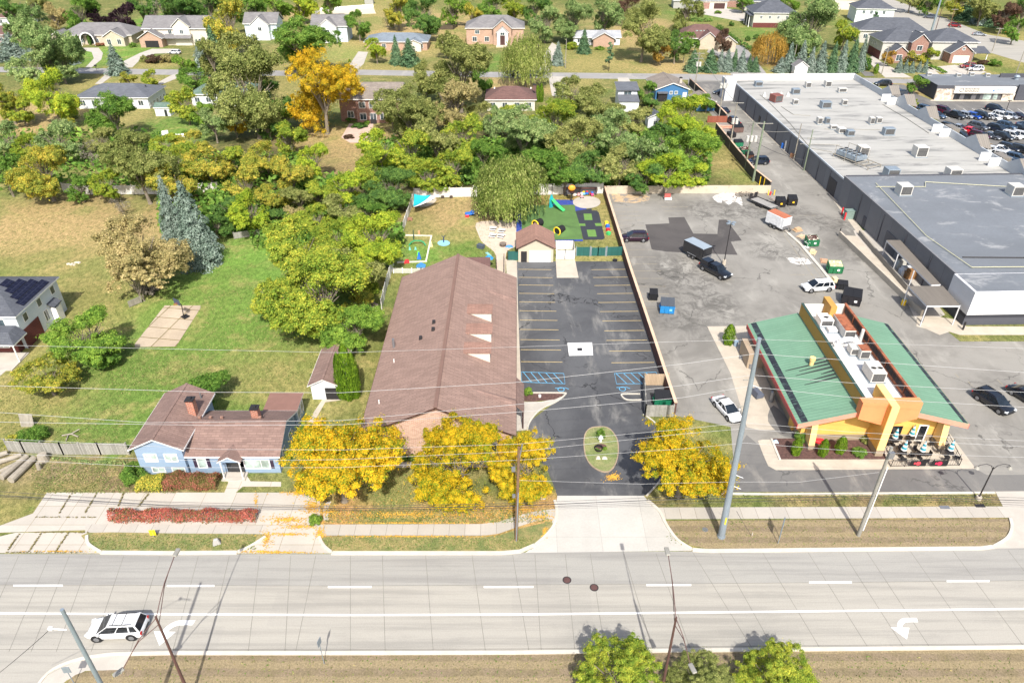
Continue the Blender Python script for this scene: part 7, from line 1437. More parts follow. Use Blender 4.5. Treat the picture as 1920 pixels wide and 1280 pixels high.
dumpster(1225,553,-6,1.2,1.2,1.5,(30,32,36),'small black bin beside the blue dumpster')
dumpster(1384,269,6,2.0,1.4,1.5,(40,120,86),'green dumpster farthest up the alley fence');dumpster(1396,283,6,2.1,1.5,1.6,(30,92,66),'open green dumpster at the middle of the alley fence','open',full=(150,170,40));dumpster(1405,292,6,1.6,1.3,1.4,(92,62,48),'brown dumpster beside the dark blue suv')
dumpster(1383,241,4,2.4,1.8,1.8,(110,86,80),'brown-grey bin up the alley behind the first pole');dumpster(1371,253,20,1.8,1.4,1.3,(40,38,42),'black bin under the alley transformer pole')
dumpster(1242,748,-4,2.0,1.4,1.7,(28,116,84),'green dumpster with slanted black lid inside the wooden enclosure',group=None)
def boardfence(name,label,pts,h,m,post=2.4,cat='fence',postm=None,thick=.06,ph=.15,rail=True):
 P3=[G(*p)for p in pts];o=P3[0].copy();t_=thing(name,label,cat,o);mb=MB();strip(mb,[p-o for p in P3],thick,.04,h-.04);mb.build('fence_panel',m,t_)
 for a,b_ in zip(P3[:-1],P3[1:]):
  n=max(1,round((b_-a).length/post))
  for i in range(n+1):
   p=a.lerp(b_,i/n)-o;MB().box(p.x-.07,p.y-.07,0,p.x+.07,p.y+.07,h+ph).build('fence_post',postm or m,t_)
 return t_
M['vinyl']=brickm('vinyl_fence',srgb(224,222,216),srgb(218,214,208),srgb(180,176,168),.3,8,.01,'sz',.6,.08,bmp=.1);M['board']=brickm('grey_boards',srgb(176,174,166),srgb(150,148,140),srgb(100,98,92),.16,8,.012,'sz',.9,.2,bmp=.3)
M['slat']=brickm('green_privacy_slats',srgb(46,110,104),srgb(38,96,92),srgb(28,70,68),.1,8,.012,'sz',.6,.15,bmp=.3);M['concw']=pm('poured_wall',srgb(190,178,158),.9,.1,.4,5,c2=srgb(150,140,124),c2a=.55,c2b=.7,c2s=.7)
M['bwall']=pm('wall_dark_brown',srgb(92,64,58),.85,.1,.5);M['cope']=pm('coping_tan',srgb(208,178,152),.8,.1,.6)
boardfence('vinyl_fence','white vinyl fence at the back of the playground lawn',[(777,371),(888,369)],2.0,M['vinyl'])
boardfence('vinyl_fence','white vinyl fence behind the toy shelter',[(888,369),(1035,365),(1130,363)],2.3,M['vinyl'])
boardfence('side_fence','pale fence along the west side of the playground lawn',[(777,371),(768,400),(756,434)],1.7,M['vinyl']);boardfence('side_fence','pale fence beside the brown roof behind the lime tree',[(738,498),(724,545),(716,580)],1.7,M['vinyl'])
boardfence('picket_fence','low white picket fence closing the small play yard',[(738,512),(790,513),(832,514)],.9,brickm('white_pickets',srgb(226,226,222),srgb(220,220,216),srgb(120,130,90),.16,3,.035,'sz',.7,.05,bmp=0),1.6,postm=M['wpaint'])
boardfence('grey_fence','weathered grey board fence from the scrub to the blue house',[(18,846),(48,849),(120,852),(190,852),(243,852)],1.7,M['board'],2.4)
boardfence('grey_fence','broken grey picket fence behind the lawn trees',[(440,448),(480,442),(640,412)],1.2,M['board'],3)
boardfence('vinyl_fence','white fence panels behind the western slope trees',[(120,360),(170,365),(330,364),(410,358)],1.9,M['vinyl'],3)
boardfence('green_fence','green slatted chain fence beside the small garage',[(952,488),(996,488)],1.7,M['slat'],2.6,postm=M['dark']);boardfence('green_fence','green slatted chain fence on the side of the brown dividing wall',[(1080,480),(1106,480)],1.7,M['slat'],4,postm=M['galv']);boardfence('green_gate','middle pair of green slatted gates',[(1108,480),(1121,480),(1135,480)],1.6,M['slat'],4,'gate',M['galv']);boardfence('green_fence','last green slatted panel against the brown dividing wall',[(1137,480),(1167,479)],1.7,M['slat'],5,postm=M['galv'])
boardfence('white_gate','white double gate beside the small garage',[(1043,486),(1059,486),(1076,486)],1.7,M['wpaint'],3,'gate');boardfence('white_fence','white fence pen behind the double gate',[(1042,469),(1042,468),(1075,468),(1077,484)],1.7,M['vinyl'],3)
boardfence('path_fence','black low fence along the narrow play path, inner side',[(930,490),(931,510),(929,530)],.9,brickm('black_pickets',srgb(40,40,44),srgb(34,34,38),srgb(140,130,110),.2,3,.04,'yz',.8,.1,bmp=0),1.5);boardfence('path_fence','black low fence along the narrow play path, car park side',[(945,486),(945,510),(944,538)],.9,_M['black_pickets'],1.5)
wallpx('dividing_wall','long brown dividing wall with tan coping between the two car parks',[(1133,364),(1170,485),(1180,518),(1228,664),(1264,776)],.3,1.75,M['bwall'],top=M['cope'])
wallpx('concrete_wall','long tan concrete wall at the back of the worn lot',[(1136,363),(1290,362),(1443,362)],.35,1.6,M['concw'])
wallpx('alley_wall','dark panel fence with pale coping along the alley',[(1341,247),(1366,279),(1410,334),(1442,360)],.25,2.2,pm('dark_fence_panel',srgb(66,62,62),.85,.15,.8),'fence',top=M['cope'])
wallpx('alley_wall','dark panel fence at the far end of the alley',[(1292,160),(1330,196),(1360,228)],.25,2.0,_M['dark_fence_panel'],'fence',top=M['cope'])
boardfence('wood_fence','reddish wooden fence across the alley corner',[(1326,230),(1362,230)],1.7,brickm('red_boards',srgb(150,86,66),srgb(136,76,60),srgb(90,56,46),.2,8,.01,'sz',.9,.1),3);boardfence('wood_fence','dark red stained fence beside the slate-roofed shed',[(1208,192),(1222,210)],1.8,pm('fence_dark_red',srgb(86,44,40),.85,.2),3)
boardfence('paddock_fence','pale rail fence around the riding paddock',[(585,32),(600,21),(700,14)],1.3,M['wpaint'],5)
boardfence('wire_fence','dark mesh fence beyond the dry field',[(823,56),(850,56),(858,50)],1.6,pm('mesh_dark',srgb(84,74,60),.9,.3),3)
wallpx('dock_wall','low retaining wall along the store side pavement',[(1404,206),(1480,284),(1552,352)],.2,.3,M['conc_tan'])
for i,(pts,h_,lb)in enumerate((([(1207,722),(1251,722)],1.8,'rear'),([(1209,781),(1261,781)],1.8,'front'),([(1206,722),(1209,781)],1.8,'side'))):
 boardfence('board_screen',{'rear':'tan board screen behind the green slanted-lid dumpster','front':'weathered board gate before the green slanted-lid dumpster','side':'board side wall of the slanted-lid dumpster pen'}[lb],pts,h_,M['board']if lb!='rear' else brickm('tan_boards',srgb(190,168,140),srgb(176,154,128),srgb(120,104,86),.2,8,.01,'sz',.9,.1),2.4)
P3=[G(*p)for p in((1654,847),(1670,875),(1798,873),(1774,826))];o=P3[0];t_=thing('patio_railing','black metal railing around the umbrella patio','railing',o);mb=MB()
for z_ in(.15,1.0):mb.tube([p-o+Vector((0,0,z_))for p in P3],.035,5)
mb.build('rail',M['dark'],t_)
for a,b_ in zip(P3[:-1],P3[1:]):
 n=max(1,round((b_-a).length/1.5))
 for i in range(n+1):p=a.lerp(b_,i/n)-o;MB().cyl((p.x,p.y,0),(p.x,p.y,1.08),.04,.04,6).build('rail_post',M['dark'],t_)
mb=MB()
for a,b_ in zip(P3[:-1],P3[1:]):
 n=round((b_-a).length/.28)
 for i in range(n):p=a.lerp(b_,i/n)-o;mb.cyl((p.x,p.y,.15),(p.x,p.y,1.0),.012,.012,4)
mb.build('balusters',M['dark'],t_)
bp=G(1735,874)
for dx,c_,lb in((-1.0,(210,70,80),'banner with black ground and red swirl on the patio railing, first'),(1.4,(220,40,80),'banner with pink-red emblem on the patio railing, second')):
 t_=thing('banner','black banner hung on the patio railing, %s'%('beside the black-backed centre' if dx<0 else 'with the pink-red emblem nearer the corner'),'banner',(bp.x+dx,bp.y-.08,0));MB().box(-.9,-.02,.15,.9,.0,.95).build('cloth',M['black'],t_);mb=MB();mb.cyl((0,-.035,.55),(0,-.022,.55),.28,.28,12);mb.box(-.5,-.034,.4,-.3,-.022,.7);mb.build('emblem',pm('emblem%d'%c_[1],srgb(*c_),.6,.1),t_)
def base_top(px,py,ptx,pty):
 0
 g=G(px,py);t_=AY(ptx,pty,g.y);return g,t_
def cobra(label,bx,by,hz,arms,m=None,r0=.14):
 g=G(bx,by);t_=thing('street_lamp',label,'street lamp',g,0,'forked street lamps in the median');m=m or M['rustpole']
 MB().cyl((0,0,0),(0,0,hz),r0,.075,12).build('pole',m,t_)
 for(ax,ay,az)in arms:
  a=Vector((0,0,hz-.15));e=Vector((ax,ay,az));mid=a.lerp(e,.5)+Vector((0,0,.35));ar=MB().tube([a,a.lerp(mid,.5)+Vector((0,0,.05)),mid,e],.035,6);ar.tube([Vector((0,0,hz-.9)),mid+Vector((0,0,-.12)),mid.lerp(e,.4)],.03,6);arm=ar.build('arm',m,t_)
  d=(e-a).normalized();d.z=0;d.normalize();mb=MB();mb.cbox(e+d*.35+Vector((0,0,0)),(.8,.36,.16),0,math.atan2(d.y,d.x));hd=mb.build('lamp_head',M['galv2'],t_,bev=.05);mb=MB();mb.cbox(e+d*.4+Vector((0,0,-.1)),(.42,.28,.06),0,math.atan2(d.y,d.x));mb.build('lens',M['lamp_w'],hd)
b0=G(359,1311)
def rel(px,py,z):p=G(px,py,z);return(p.x-b0.x,p.y-b0.y,z)
cobra('brown forked street lamp with wide arms over the white suv',359,1311,10.8,[tuple(AY(327,1042,b0.y+4.1)-b0),tuple(AY(231,1253,b0.y-2.4)-b0)])
b0=G(1237,1312)
cobra('brown forked street lamp between the median trees',1237,1312,10.8,[tuple(AY(1253,1040,b0.y+3.9)-b0),tuple(AY(1294,1244,b0.y-2.5)-b0)])
def steelpole(label,bx,by,tx,ty,r0,r1,m,name='utility_pole',cat='utility pole',lean=True,n=14):
 g,t_=base_top(bx,by,tx,ty);th=thing(name,label,cat,g);d=t_-g
 if not lean:d.x=0
 MB().cyl((0,0,0),d,r0,r1,n).build('pole',m,th,smooth=False);return th,g,d
sp,spg,spd=steelpole('tallest blue-grey steel pole crossing the green roof',1352,1006,1424,634,.36,.17,M['galv'])
MB().cyl((0,0,0),(0,0,.25),.42,.4,14).build('base_flange',M['galv'],sp);MB().box(-.12,-.38,2.2,.02,-.30,3.1).build('pole_tag',pm('tag_yellow',srgb(226,206,40),.6,.05),sp)
YP=spg.y
for h_,s_ in((.30,1),(.36,1),(.80,1)):
 p=Vector((spd.x*h_,0,spd.z*h_));MB().cyl(p,p+Vector((.9,-.3,-.2)),.035,.035,6).build('cable_bracket',M['metal'],sp)
for h_ in(.70,.82,.97):
 p=Vector((spd.x*h_,0,spd.z*h_));MB().cyl(p,p+Vector((-.75,-.1,.1)),.04,.05,6).build('insulator',M['galv2'],sp)
wp,wpg,wpd=steelpole('brown wooden utility pole among the golden locusts',968,1012,973,838,.17,.12,M['wood'])
MB().cyl(wpd*.86,wpd*1.0+Vector((.3,-.1,.4)),.07,.07,8).build('pole_top_bracket',M['metal'],wp);MB().cyl((.0,-.2,0),tuple(wpd*.55+Vector((.05,-.2,0))),.05,.05,6).build('conduit',M['galv'],wp);MB().cbox(wpd*.78+Vector((-.45,0,0)),(.35,.2,.5)).build('terminal_box',M['metal'],wp);MB().cbox(wpd*.5+Vector((-.35,0,0)),(.3,.2,.35)).build('terminal_box',M['metal'],wp)
rp,rpg,rpd=steelpole('weathered pole with street hardware in front of the patio',1609,1004,1672,838,.2,.14,M['galv2'])
MB().cbox(rpd*.94+Vector((0,-.3,0)),(.5,.3,.7)).build('equipment_box',M['metal'],rp);MB().cyl((.15,-.2,1),tuple(rpd*.8+Vector((.2,-.2,0))),.06,.06,6).build('conduit',M['wpaint'],rp)
bg_=G(172,1400-12);steelpole('blue-grey steel pole in the lower corner with side bracket',262,1420,116,1142,.2,.12,M['galv'])
o_=AY(125,1180,G(262,1420).y)
tag(MB().tube([Vector((0,0,0)),Vector((-.9,0,.1))],.05,6).cbox((-1.0,0,.12),(.25,.18,.2)).build('traffic_detector',M['wpaint'],None,o_),'small white detector on a black arm of the corner steel pole','detector')
g,t_=base_top(1357,496,1368,418);lt=thing('lot_lamp','slim car park lamp post on a concrete foot in the worn lot','lamp post',g);MB().cyl((0,0,.9),(0,0,t_.z),.09,.07,8).build('pole',M['dark'],lt);MB().cyl((0,0,0),(0,0,.9),.32,.3,14).build('foot',M['conc_tan'],lt)
for i,a in enumerate((.4,1.9,3.5,5.0)):MB().cbox((math.cos(a)*.55,math.sin(a)*.55,t_.z),(.6,.4,.15),0,a).build('lamp_head',M['galv'],lt)
g=G(1834,935);lt=thing('shepherd_lamp','dark two-armed curved lamp at the restaurant drive','lamp post',g)
MB().cyl((0,0,0),(0,0,4.6),.08,.06,8).build('pole',M['dark'],lt);MB().cyl((0,0,0),(0,0,.4),.3,.28,12).build('foot',M['conc_tan'],lt)
for q in(-1,1):
 pts=[Vector((0,0,4.2)),Vector((q*.3,0,4.8)),Vector((q*.9,0,5.05)),Vector((q*1.5,0,4.9)),Vector((q*1.7,0,4.7))];MB().tube(pts,.035,6).build('arm',M['dark'],lt);MB().cyl((q*1.7,0,4.45),(q*1.7,0,4.72),.3,.1,12).build('lamp_shade',M['galv2'],lt)
g=G(1877,243);g.y+=3;g,t_=base_top(1877,233,1882,222);lt=thing('lot_lamp','thin lamp post among the plaza cars','lamp post',g);MB().cyl((0,0,0),(0,0,6),.07).build('pole',M['dark'],lt);MB().cbox((0,0,6),(.9,.3,.15)).build('lamp_head',M['dark'],lt)
def xpole(label,bx,by,tx,ty,m,r_,bars=(),tanks=0,tz=.8,rz=0,grp='wooden poles along the alley'):
 g,t_=base_top(bx,by,tx,ty);th=thing('utility_pole',label,'utility pole',g,0,grp);h=t_.z;MB().cyl((0,0,0),(0,0,h),r_,r_*.65,10).build('pole',m,th)
 for f,l_ in bars:MB().cbox((0,-.12,h*f),(l_,.12,.14),0,rz).build('crossarm',M['galv2'],th)
 for i in range(tanks):MB().cyl(((i-(tanks-1)/2)*.85+.1,-.35,h*tz-.6),((i-(tanks-1)/2)*.85+.1,-.35,h*tz+.6),.33,.33,12).build('transformer',M['hv'],th)
xpole('alley pole nearest the street with two transformers',1302,170,1311.5,98,M['wood_grey'],.17,((.97,3.0),(.84,2.6)),2,.70)
xpole('alley pole beside the dark street end of the alley',1348,219,1351,143,M['wood_grey'],.16,(),3,.78)
xpole('alley pole with double crossarm above the dumpsters',1367.5,281,1380.5,192,M['wood_grey'],.17,((.99,3.0),(.86,2.6)),2,.62)
xpole('green-stained alley pole with three white transformers',1397,318,1412,228,pm('pole_green_tint',srgb(122,134,112),.9,.2,1.2),.18,((.98,3.2),),3,.66)
xpole('thick green-stained alley pole at the end of the fence',1412,340,1433,228,_M['pole_green_tint'],.26,((.97,3.6),),0)
xpole('bare pole against the far store wall',1402,214,1407,180,M['wood_grey'],.12,(),0);xpole('bare pole halfway along the store wall',1488,300,1497,232,M['wood_grey'],.13,(),0);xpole('pole with cable arm against the near store wall',1507,320,1520,243,_M['pole_green_tint'],.14,((.8,1.8),),0)
for q in(('grey pole in front of the blue spruce row',1484,134,1490,84),('grey pole on the sidewalk of the brick gabled house',1653,139,1671,86),('dark pole before the white garage door house',1812,142,1826,97),('pole on the dry verge by the rounded shrub',1905,138,1925,90),('pole by the spruce beside the white-roofed ranch',1060,128,1063,73),('pole in the olive street trees',1281+0,118,1283,98)):
 xpole(q[0],q[1],q[2],q[3],q[4],M['wood_grey'],.15,((.97,1.6),)if 'brick' in q[0]or 'garage' in q[0]else(),0,grp='poles along the residential street')
for q in(('tallest pale steel pole beside the highway',1745,64,1765,-10,.45,M['galv']),('red-brown slim pole beside the tallest highway pole',1752,64,1767,0,.14,M['rustpole']),('dark pole at the far bend of the highway',1649,19,1655,-6,.16,M['wood']),('dark leaning pole by the red suv',1776,64,1791,16,.17,M['wood']),('grey pole nearest on the highway verge',1860,97,1874,52,.16,M['wood_grey']),('paired pole beyond the orange sign, west one',1903,69,1911,35,.14,M['wood_grey']),('paired pole beyond the orange sign, east one',1907,69,1917,35,.14,M['wood_grey'])):
 g,t_=base_top(*q[1:5]);th=thing('utility_pole',q[0],'utility pole',g,0,'poles along the highway');MB().cyl((0,0,0),(0,0,t_.z),q[5],q[5]*.6,10).build('pole',q[6],th)
 if 'leaning' in q[0]or 'nearest' in q[0]:MB().cbox((0,-.1,t_.z*.96),(2.6,.12,.14)).build('crossarm',M['galv2'],th)
for px,py,ptop,c_,lb in((1720,14,6,(230,190,30),'yellow diamond road sign beside the highway'),(1884,65,54,(240,120,30),'orange diamond road work sign beyond the highway')):
 g=G(px,py);z_=HT(px,py,ptop);th=thing('road_sign',lb,'road sign',g,.2);MB().cyl((0,.05,0),(0,.05,z_*.6),.05).build('post',M['metal'],th);s_=1.4;MB().ext([(-s_,z_),(0,z_-s_),(s_,z_),(0,z_+s_)],'y',-.03,.02).build('sign_face',pm('sign_%d'%c_[1],srgb(*c_),.5,.05),th)
for bx,by,tx,ty,lb in((289,1006,286,993,'small yellow tag sign on the verge by the old driveway'),(608,1244,600,1198,'thin metal sign seen edge-on in the median'),(140,1282,128,1250,'dark edge-on sign beside the corner steel pole')):
 g,t_=base_top(bx,by,tx,ty);z_=t_.z;th=thing('road_sign',lb,'road sign',g,.1 if bx<300 else 1.35);MB().cyl((0,0,0),(0,0,z_),.035,.035,6).build('post',M['galv'],th);MB().box(-.3,-.03,z_-.75,.3,0,z_).build('sign_face',M['galv']if bx!=289 else pm('tag_yellow',srgb(226,206,40),.6,.05),th)
g=G(1460,1013);th=thing('road_sign','square metal sign on two posts, shown from behind on the dry verge','road sign',g,1.1)
for x_ in(-.45,.45):MB().cyl((x_,0,0),(x_,0,2.9),.04,.04,6).build('post',M['galv'],th)
MB().box(-.6,.045,1.6,.6,.08,2.9).build('sign_face',M['metal'],th)
for px,lb in((1280+43,'round valve lid in the green verge'),):g=G(1322,993);tag(MB().cyl((0,0,0),(0,0,.08),.32,.3,14).build('valve_lid',M['metal'],None,g),lb,'valve lid')
for px,py in((1771,951),(1837,948)):g=G(px,py);tag(MB().box(-.5,-.22,.03,.5,.22,.06).build('inspection_plate',M['dark' if px>1800 else 'metal'],None,g),'%s rectangular utility lid in the walk near the curved lamp'%('dark' if px>1800 else 'grey'),'utility lid')
M['wire']=pm('bare_wire_bright',srgb(176,176,176),.5,.05);M['wired']=pm('cable_dark',srgb(60,60,64),.6,.1)
def wire(label,pts,r_,m,grp='overhead lines above the verge',Y=None,sag=0,name='power_line'):
 0
 Y=Y or YP;P=[AY(x,y,Y)for x,y in pts];out=[]
 for a,b_ in zip(P[:-1],P[1:]):
  n=8;ln=(b_-a).length;s_=ln*sag
  for i in range(n):k=i/n;q=a.lerp(b_,k);q.z-=4*s_*k*(1-k);out.append(q)
 out.append(P[-1]);o=out[0].copy();mb=MB().tube([p-o for p in out],r_,5);tag(mb.build(name,m,None,o),label,'power line',grp)
for lb,pts,r_ in(('topmost faint wire meeting the steel pole tip',[(-300,637),(0,647),(640,661),(1280,640),(1421,636)],.011),('topmost faint wire leaving the steel pole tip over the green roof',[(1421,636),(1920,653),(2300,668)],.011),
('wire west of the steel pole at its highest insulator',[(-300,716),(0,723),(400,735),(640,736),(963,717),(1280,682),(1416,663)],.016),('wire east of the steel pole at its highest insulator',[(1416,663),(1920,698),(2300,725)],.016),
('wire west of the steel pole at its middle insulator',[(-300,742),(0,773),(273,792),(640,788),(1000,755),(1280,722),(1409,703)],.016),('wire east of the steel pole at its middle insulator',[(1409,703),(1600,718),(1920,735),(2300,752)],.016),
('wire west of the steel pole at its lowest insulator',[(-300,783),(0,791),(400,797),(640,796),(1000,770),(1280,745),(1403,724)],.016),('wire east of the steel pole at its lowest insulator',[(1403,724),(1600,745),(1920,763),(2300,785)],.016),
('upper of three wires crossing the golden locust tops',[(-300,800),(0,822),(400,842),(640,843),(973,832),(1280,804),(1396,792),(1600,810),(1920,826),(2300,842)],.013),('middle of three wires crossing the golden locust tops',[(-300,832),(0,850),(400,864),(640,861),(973,846),(1280,813),(1396,803),(1600,820),(1920,837),(2300,858)],.013),
('lower of three wires crossing the golden locust tops',[(-300,840),(0,860),(300,876),(640,876),(973,862),(1280,841),(1396,830),(1640,848),(1920,857),(2300,875)],.013),
('wire from the wooden pole to the weathered pole',[(974,900),(1200,907),(1370,903),(1500,903),(1648,885)],.012)):
 wire(lb,pts,r_,M['wire'])
for lb,pts,r_ in(('upper dark cable of the low bundle',[(-300,905),(0,921),(300,940),(640,949),(968,943),(1280,930),(1640,925),(1920,933),(2300,950)],.02),('middle dark cable of the low bundle',[(-300,912),(0,928),(300,946),(640,953),(968,948),(1280,935),(1640,930),(1920,938),(2300,955)],.032),('lowest dark cable of the low bundle',[(-300,922),(0,931),(300,950),(640,956),(968,953),(1280,943),(1640,934),(1920,942),(2300,960)],.016)):
 wire(lb,pts,r_,M['wired'])
def w3(label,P,r_=.02,m=None,grp=None,sag=.01):
 out=[]
 for a,b_ in zip(P[:-1],P[1:]):
  for i in range(10):k=i/10;q=a.lerp(b_,k);q.z-=4*(b_-a).length*sag*k*(1-k);out.append(q)
 out.append(P[-1]);o=out[0].copy();tag(MB().tube([p-o for p in out],r_,5).build('power_line',m or M['wired'],None,o),label,'power line',grp)
w3('wire from the corner detector towards the lower edge',[o_+Vector((-1,0,.1)),G(-40,1290,7)],.02)
for i,(a,b_,lb)in enumerate((((1311,99),(1380,193),'alley cable from the street pole to the double crossarm pole'),((1380,193),(1412,229),'alley cable from the double crossarm pole to the transformer pole'),((1412,229),(1433,230),'short alley cable between the two green-stained poles'))):
 bs_={1311:(1302,170),1380:(1367.5,281),1412:(1397,318),1433:(1412,340)};w3(lb,[AY(a[0],a[1],G(*bs_[a[0]]).y),AY(b_[0],b_[1],G(*bs_[b_[0]]).y)],.05,M['galv2'])
w3('drooping black cable across the alley to the store wall',[AY(1410,262,G(1397,318).y),AY(1507,300,G(1520,318).y)],.05,None,None,.05);w3('pale service wire from the alley to the store wall',[AY(1433,246,G(1412,340).y),AY(1485,246,G(1488,300).y)],.05,M['galv2'])
w3('service cable from the steel pole down to the ground anchor on the verge',[Vector((spg.x+.8,spg.y-.3,4.0)),G(1409,1004,.05)],.02)
tag(MB().cyl((0,0,0),(0,0,.5),.016).build('ground_anchor',M['wpaint'],None,G(1410,1004)),'white guy anchor in the brown verge','ground anchor')
M['turf']=pm('play_turf',srgb(84,116,62),.95,.18,.5,10);M['turf2']=pm('turf_inset',srgb(98,136,66),.95,.1,1,10);M['rub']=pm('rubber_black',srgb(48,52,60),.9,.12,.8);M['rubb']=pm('rubber_blue',srgb(44,72,150),.85,.25,2,c2=srgb(80,70,140),c2a=.5,c2b=.6,c2s=1.5)
sheet('play_turf',[(972,385),(1078,384),(1082,400),(1088,425),(1093,452),(972,452)],.02,M['turf'])
sheet('rubber_mat',[(968,400),(978,400),(978,455),(968,455)],.026,M['rubb']);sheet('rubber_mat',[(1035,375),(1074,375),(1077,384),(1036,385)],.028,M['rubb']);sheet('rubber_mat',[(1078,384),(1100,391),(1098,396),(1079,396)],.03,M['rubb']);sheet('rubber_mat',[(1040,450),(1093,449),(1093,452.5),(1040,453)],.03,M['rubb'])
sheet('rubber_mat',[(1079,396),(1109,391),(1110,395),(1119,395),(1123,399),(1134,447),(1130,449.5),(1094,450),(1088,425)],.034,M['rub'])
for q in([(1094,401),(1109,401),(1111,413),(1096,413)],[(1100,431),(1116,431),(1119,444),(1103,444)],[(1085,419.5),(1097,419.5),(1098,424),(1086,424)],[(1115,419),(1127,418.5),(1129,424),(1117,424)]):sheet('turf_inset',q,.038,M['turf2'])
sheet('play_circle',[(1100+26*math.cos(a*.2618),379.5+11.5*math.sin(a*.2618))for a in range(24)],.036,M['conc_plain'])
sheet('play_patio',smooth([(893,418),(930,414),(966,414),(972,430),(972,458),(952,470),(948,486),(946,540),(930,560),(931,520),(931,488),(926,472),(905,455),(897,440)],3,True),.02,M['pink_pave'])
sheet('stump_pad',smooth([(772,378),(795,372),(818,373),(812,382),(796,388),(775,388)],3,True),.02,M['conc_tan'])
sheet('green_mat',[(914,504),(930,504),(931,520),(914,520)],.024,pm('mat_mint',srgb(140,190,160),.8,.1))
sheet('splash_disc',[(832+11.5*math.cos(a*.2618),456+5.2*math.sin(a*.2618))for a in range(24)],.05,pm('disc_sky_blue',srgb(140,196,230),.6,.05),thick=.04)
sheet('dock_floor',[(1600,432),(1650,432),(1700,494),(1772,590),(1740,606),(1716,598),(1700,566),(1652,497),(1606,446)],.018,M['conc_plain'])
band('sandbox_border',[(760,442),(809,443),(799,491),(745,493)],.3,.005,.2,pm('border_cream',srgb(212,206,190),.8,.1))
sheet('restaurant_walk',[(1326,612),(1400,611),(1402,628),(1450,740),(1470,790),(1472,805),(1424,806),(1400,800),(1370,700)],.024,M['conc_tan'],thick=.02)
sheet('restaurant_walk',smooth([(1421,826),(1430,824)],2)+[(1447,824),(1463,861),(1653,861),(1655,823),(1780,812),(1829,878),(1455,881),(1440,873),(1430,850)],.03,M['conc_tan'],thick=.03)
sheet('planting_bed',[(1449,822),(1655,822),(1661,861),(1464,861)],.045,M['mulch'])
band('kerb',[(1446,823),(1462,862)],.25,.02,.12,M['kerb'])
sheet('oil_stain',smooth([(1480,790),(1495,815),(1470,818),(1440,790),(1450,760)],3,True),.033,M['asph_mid'])
sheet('path',[(573,800),(590,770),(605,748),(640,746),(640,750),(610,754),(598,775),(582,802)],.02,M['conc_tan'])
sheet('entry_walk',[(425,890),(462,890),(470,902),(527,903),(527,912),(455,912),(440,925),(420,925),(428,905)],.02,M['conc_old'])
sheet('brick_patio',[(655,232),(700,232),(700,268),(656,268),(640,258)],.02,pm('patio_pink',srgb(200,172,158),.9,.15,1))
sheet('front_walk',[(690,866),(800,866),(990,868),(990,876),(690,876)],.02,M['conc_plain'])
sheet('pavement',[(607,975),(616,975),(616,950),(622,940),(612,940),(606,955)],.03,M['conc_plain'])
sheet('porch_path',[(-60,690),(30,665),(42,668),(0,705)],.02,M['conc_plain'])
def P_(px,py,z=0):return G(px,py,z)
def one(name,label,cat,px,py,mb,m,group=None,rz=0,bev=0,z=0):o=mb.build(name,m,None,G(px,py)+Vector((0,0,z)),bev=bev);o.rotation_euler=(0,0,rz);return tag(o,label,cat,group)
C3=lambda n,c,r_=.6:pm(n,srgb(*c),r_,.08,2)
YEL,RED,BLU,GRN,ORG,TEA=C3('plastic_yellow',(240,200,40)),C3('plastic_red',(214,48,54)),C3('plastic_blue',(44,110,200)),C3('plastic_green',(70,190,110)),C3('plastic_orange',(244,158,50)),C3('fabric_teal',(36,170,180))
rngm=np.random.default_rng(4);g=G(1060,436);n=30;V,Fc=[],[]
for j in range(n+1):
 for i in range(n+1):x,y=(i/n-.5)*8.4,(j/n-.5)*6;V.append((x,y,1.1*math.exp(-((x/2.4)**2+((y)/1.7)**2)*1.2)-.06))
me=bpy.data.meshes.new('grass_hill');me.from_pydata(V,[],[(j*(n+1)+i,j*(n+1)+i+1,(j+1)*(n+1)+i+1,(j+1)*(n+1)+i)for j in range(n)for i in range(n)]);me.materials.append(M['turf']);me.polygons.foreach_set('use_smooth',[True]*len(me.polygons));tag(link('grass_hill',me,None,g+Vector((-.8,.6,.02))),kind='structure')
def torus(R_,r_,n=20,k=8):
 mb=MB();vs_=[((R_+r_*math.cos(b_*6.283/k))*math.cos(a*6.283/n),r_*math.sin(b_*6.283/k),(R_+r_*math.cos(b_*6.283/k))*math.sin(a*6.283/n))for a in range(n)for b_ in range(k)]
 return mb.add(vs_,[(a*k+b_,a*k+(b_+1)%k,((a+1)%n)*k+(b_+1)%k,((a+1)%n)*k+b_)for a in range(n)for b_ in range(k)])
for px,py,lb,rz in((1045,434,'yellow-rimmed tunnel mouth on the grass hill, fully visible one',-.7),(1004,421,'yellow-rimmed tunnel mouth peeking over the small garage roof',-.7)):
 g=G(px,py,.7);t_=thing('play_tunnel',lb,'play tunnel',(g.x,g.y,.02),rz,'yellow tunnel mouths');o=torus(.72,.12).build('rim',YEL,t_,smooth=True);o.location=(0,-.1,.75);MB().cyl((0,-.05,.75),(0,1.6,.7),.7,.7,18).build('tunnel',M['black'],t_)
g=G(1043,392);t_=thing('slide','small green slide with blue-green steps on the play turf','slide',(g.x,g.y,0),-.75)
pts=[Vector((1.9-i*.38,0,.15+1.5*(i/8)**1.3))for i in range(9)];mb=MB()
for a,b_ in zip(pts[:-1],pts[1:]):mb.add([a+Vector((0,-.35,0)),a+Vector((0,.35,0)),b_+Vector((0,.35,0)),b_+Vector((0,-.35,0)),a+Vector((0,-.42,.2)),a+Vector((0,.42,.2)),b_+Vector((0,.42,.2)),b_+Vector((0,-.42,.2))],[(0,1,2,3),(0,3,7,4),(1,5,6,2)])
mb.build('chute',GRN,t_);MB().box(-1.5,-.4,0,-1.1,.4,1.65).frus(-1.5,-.4,-1.1,.4,1.651,-1.4,-.1,-1.2,.1,2.6).build('ladder',TEA,t_)
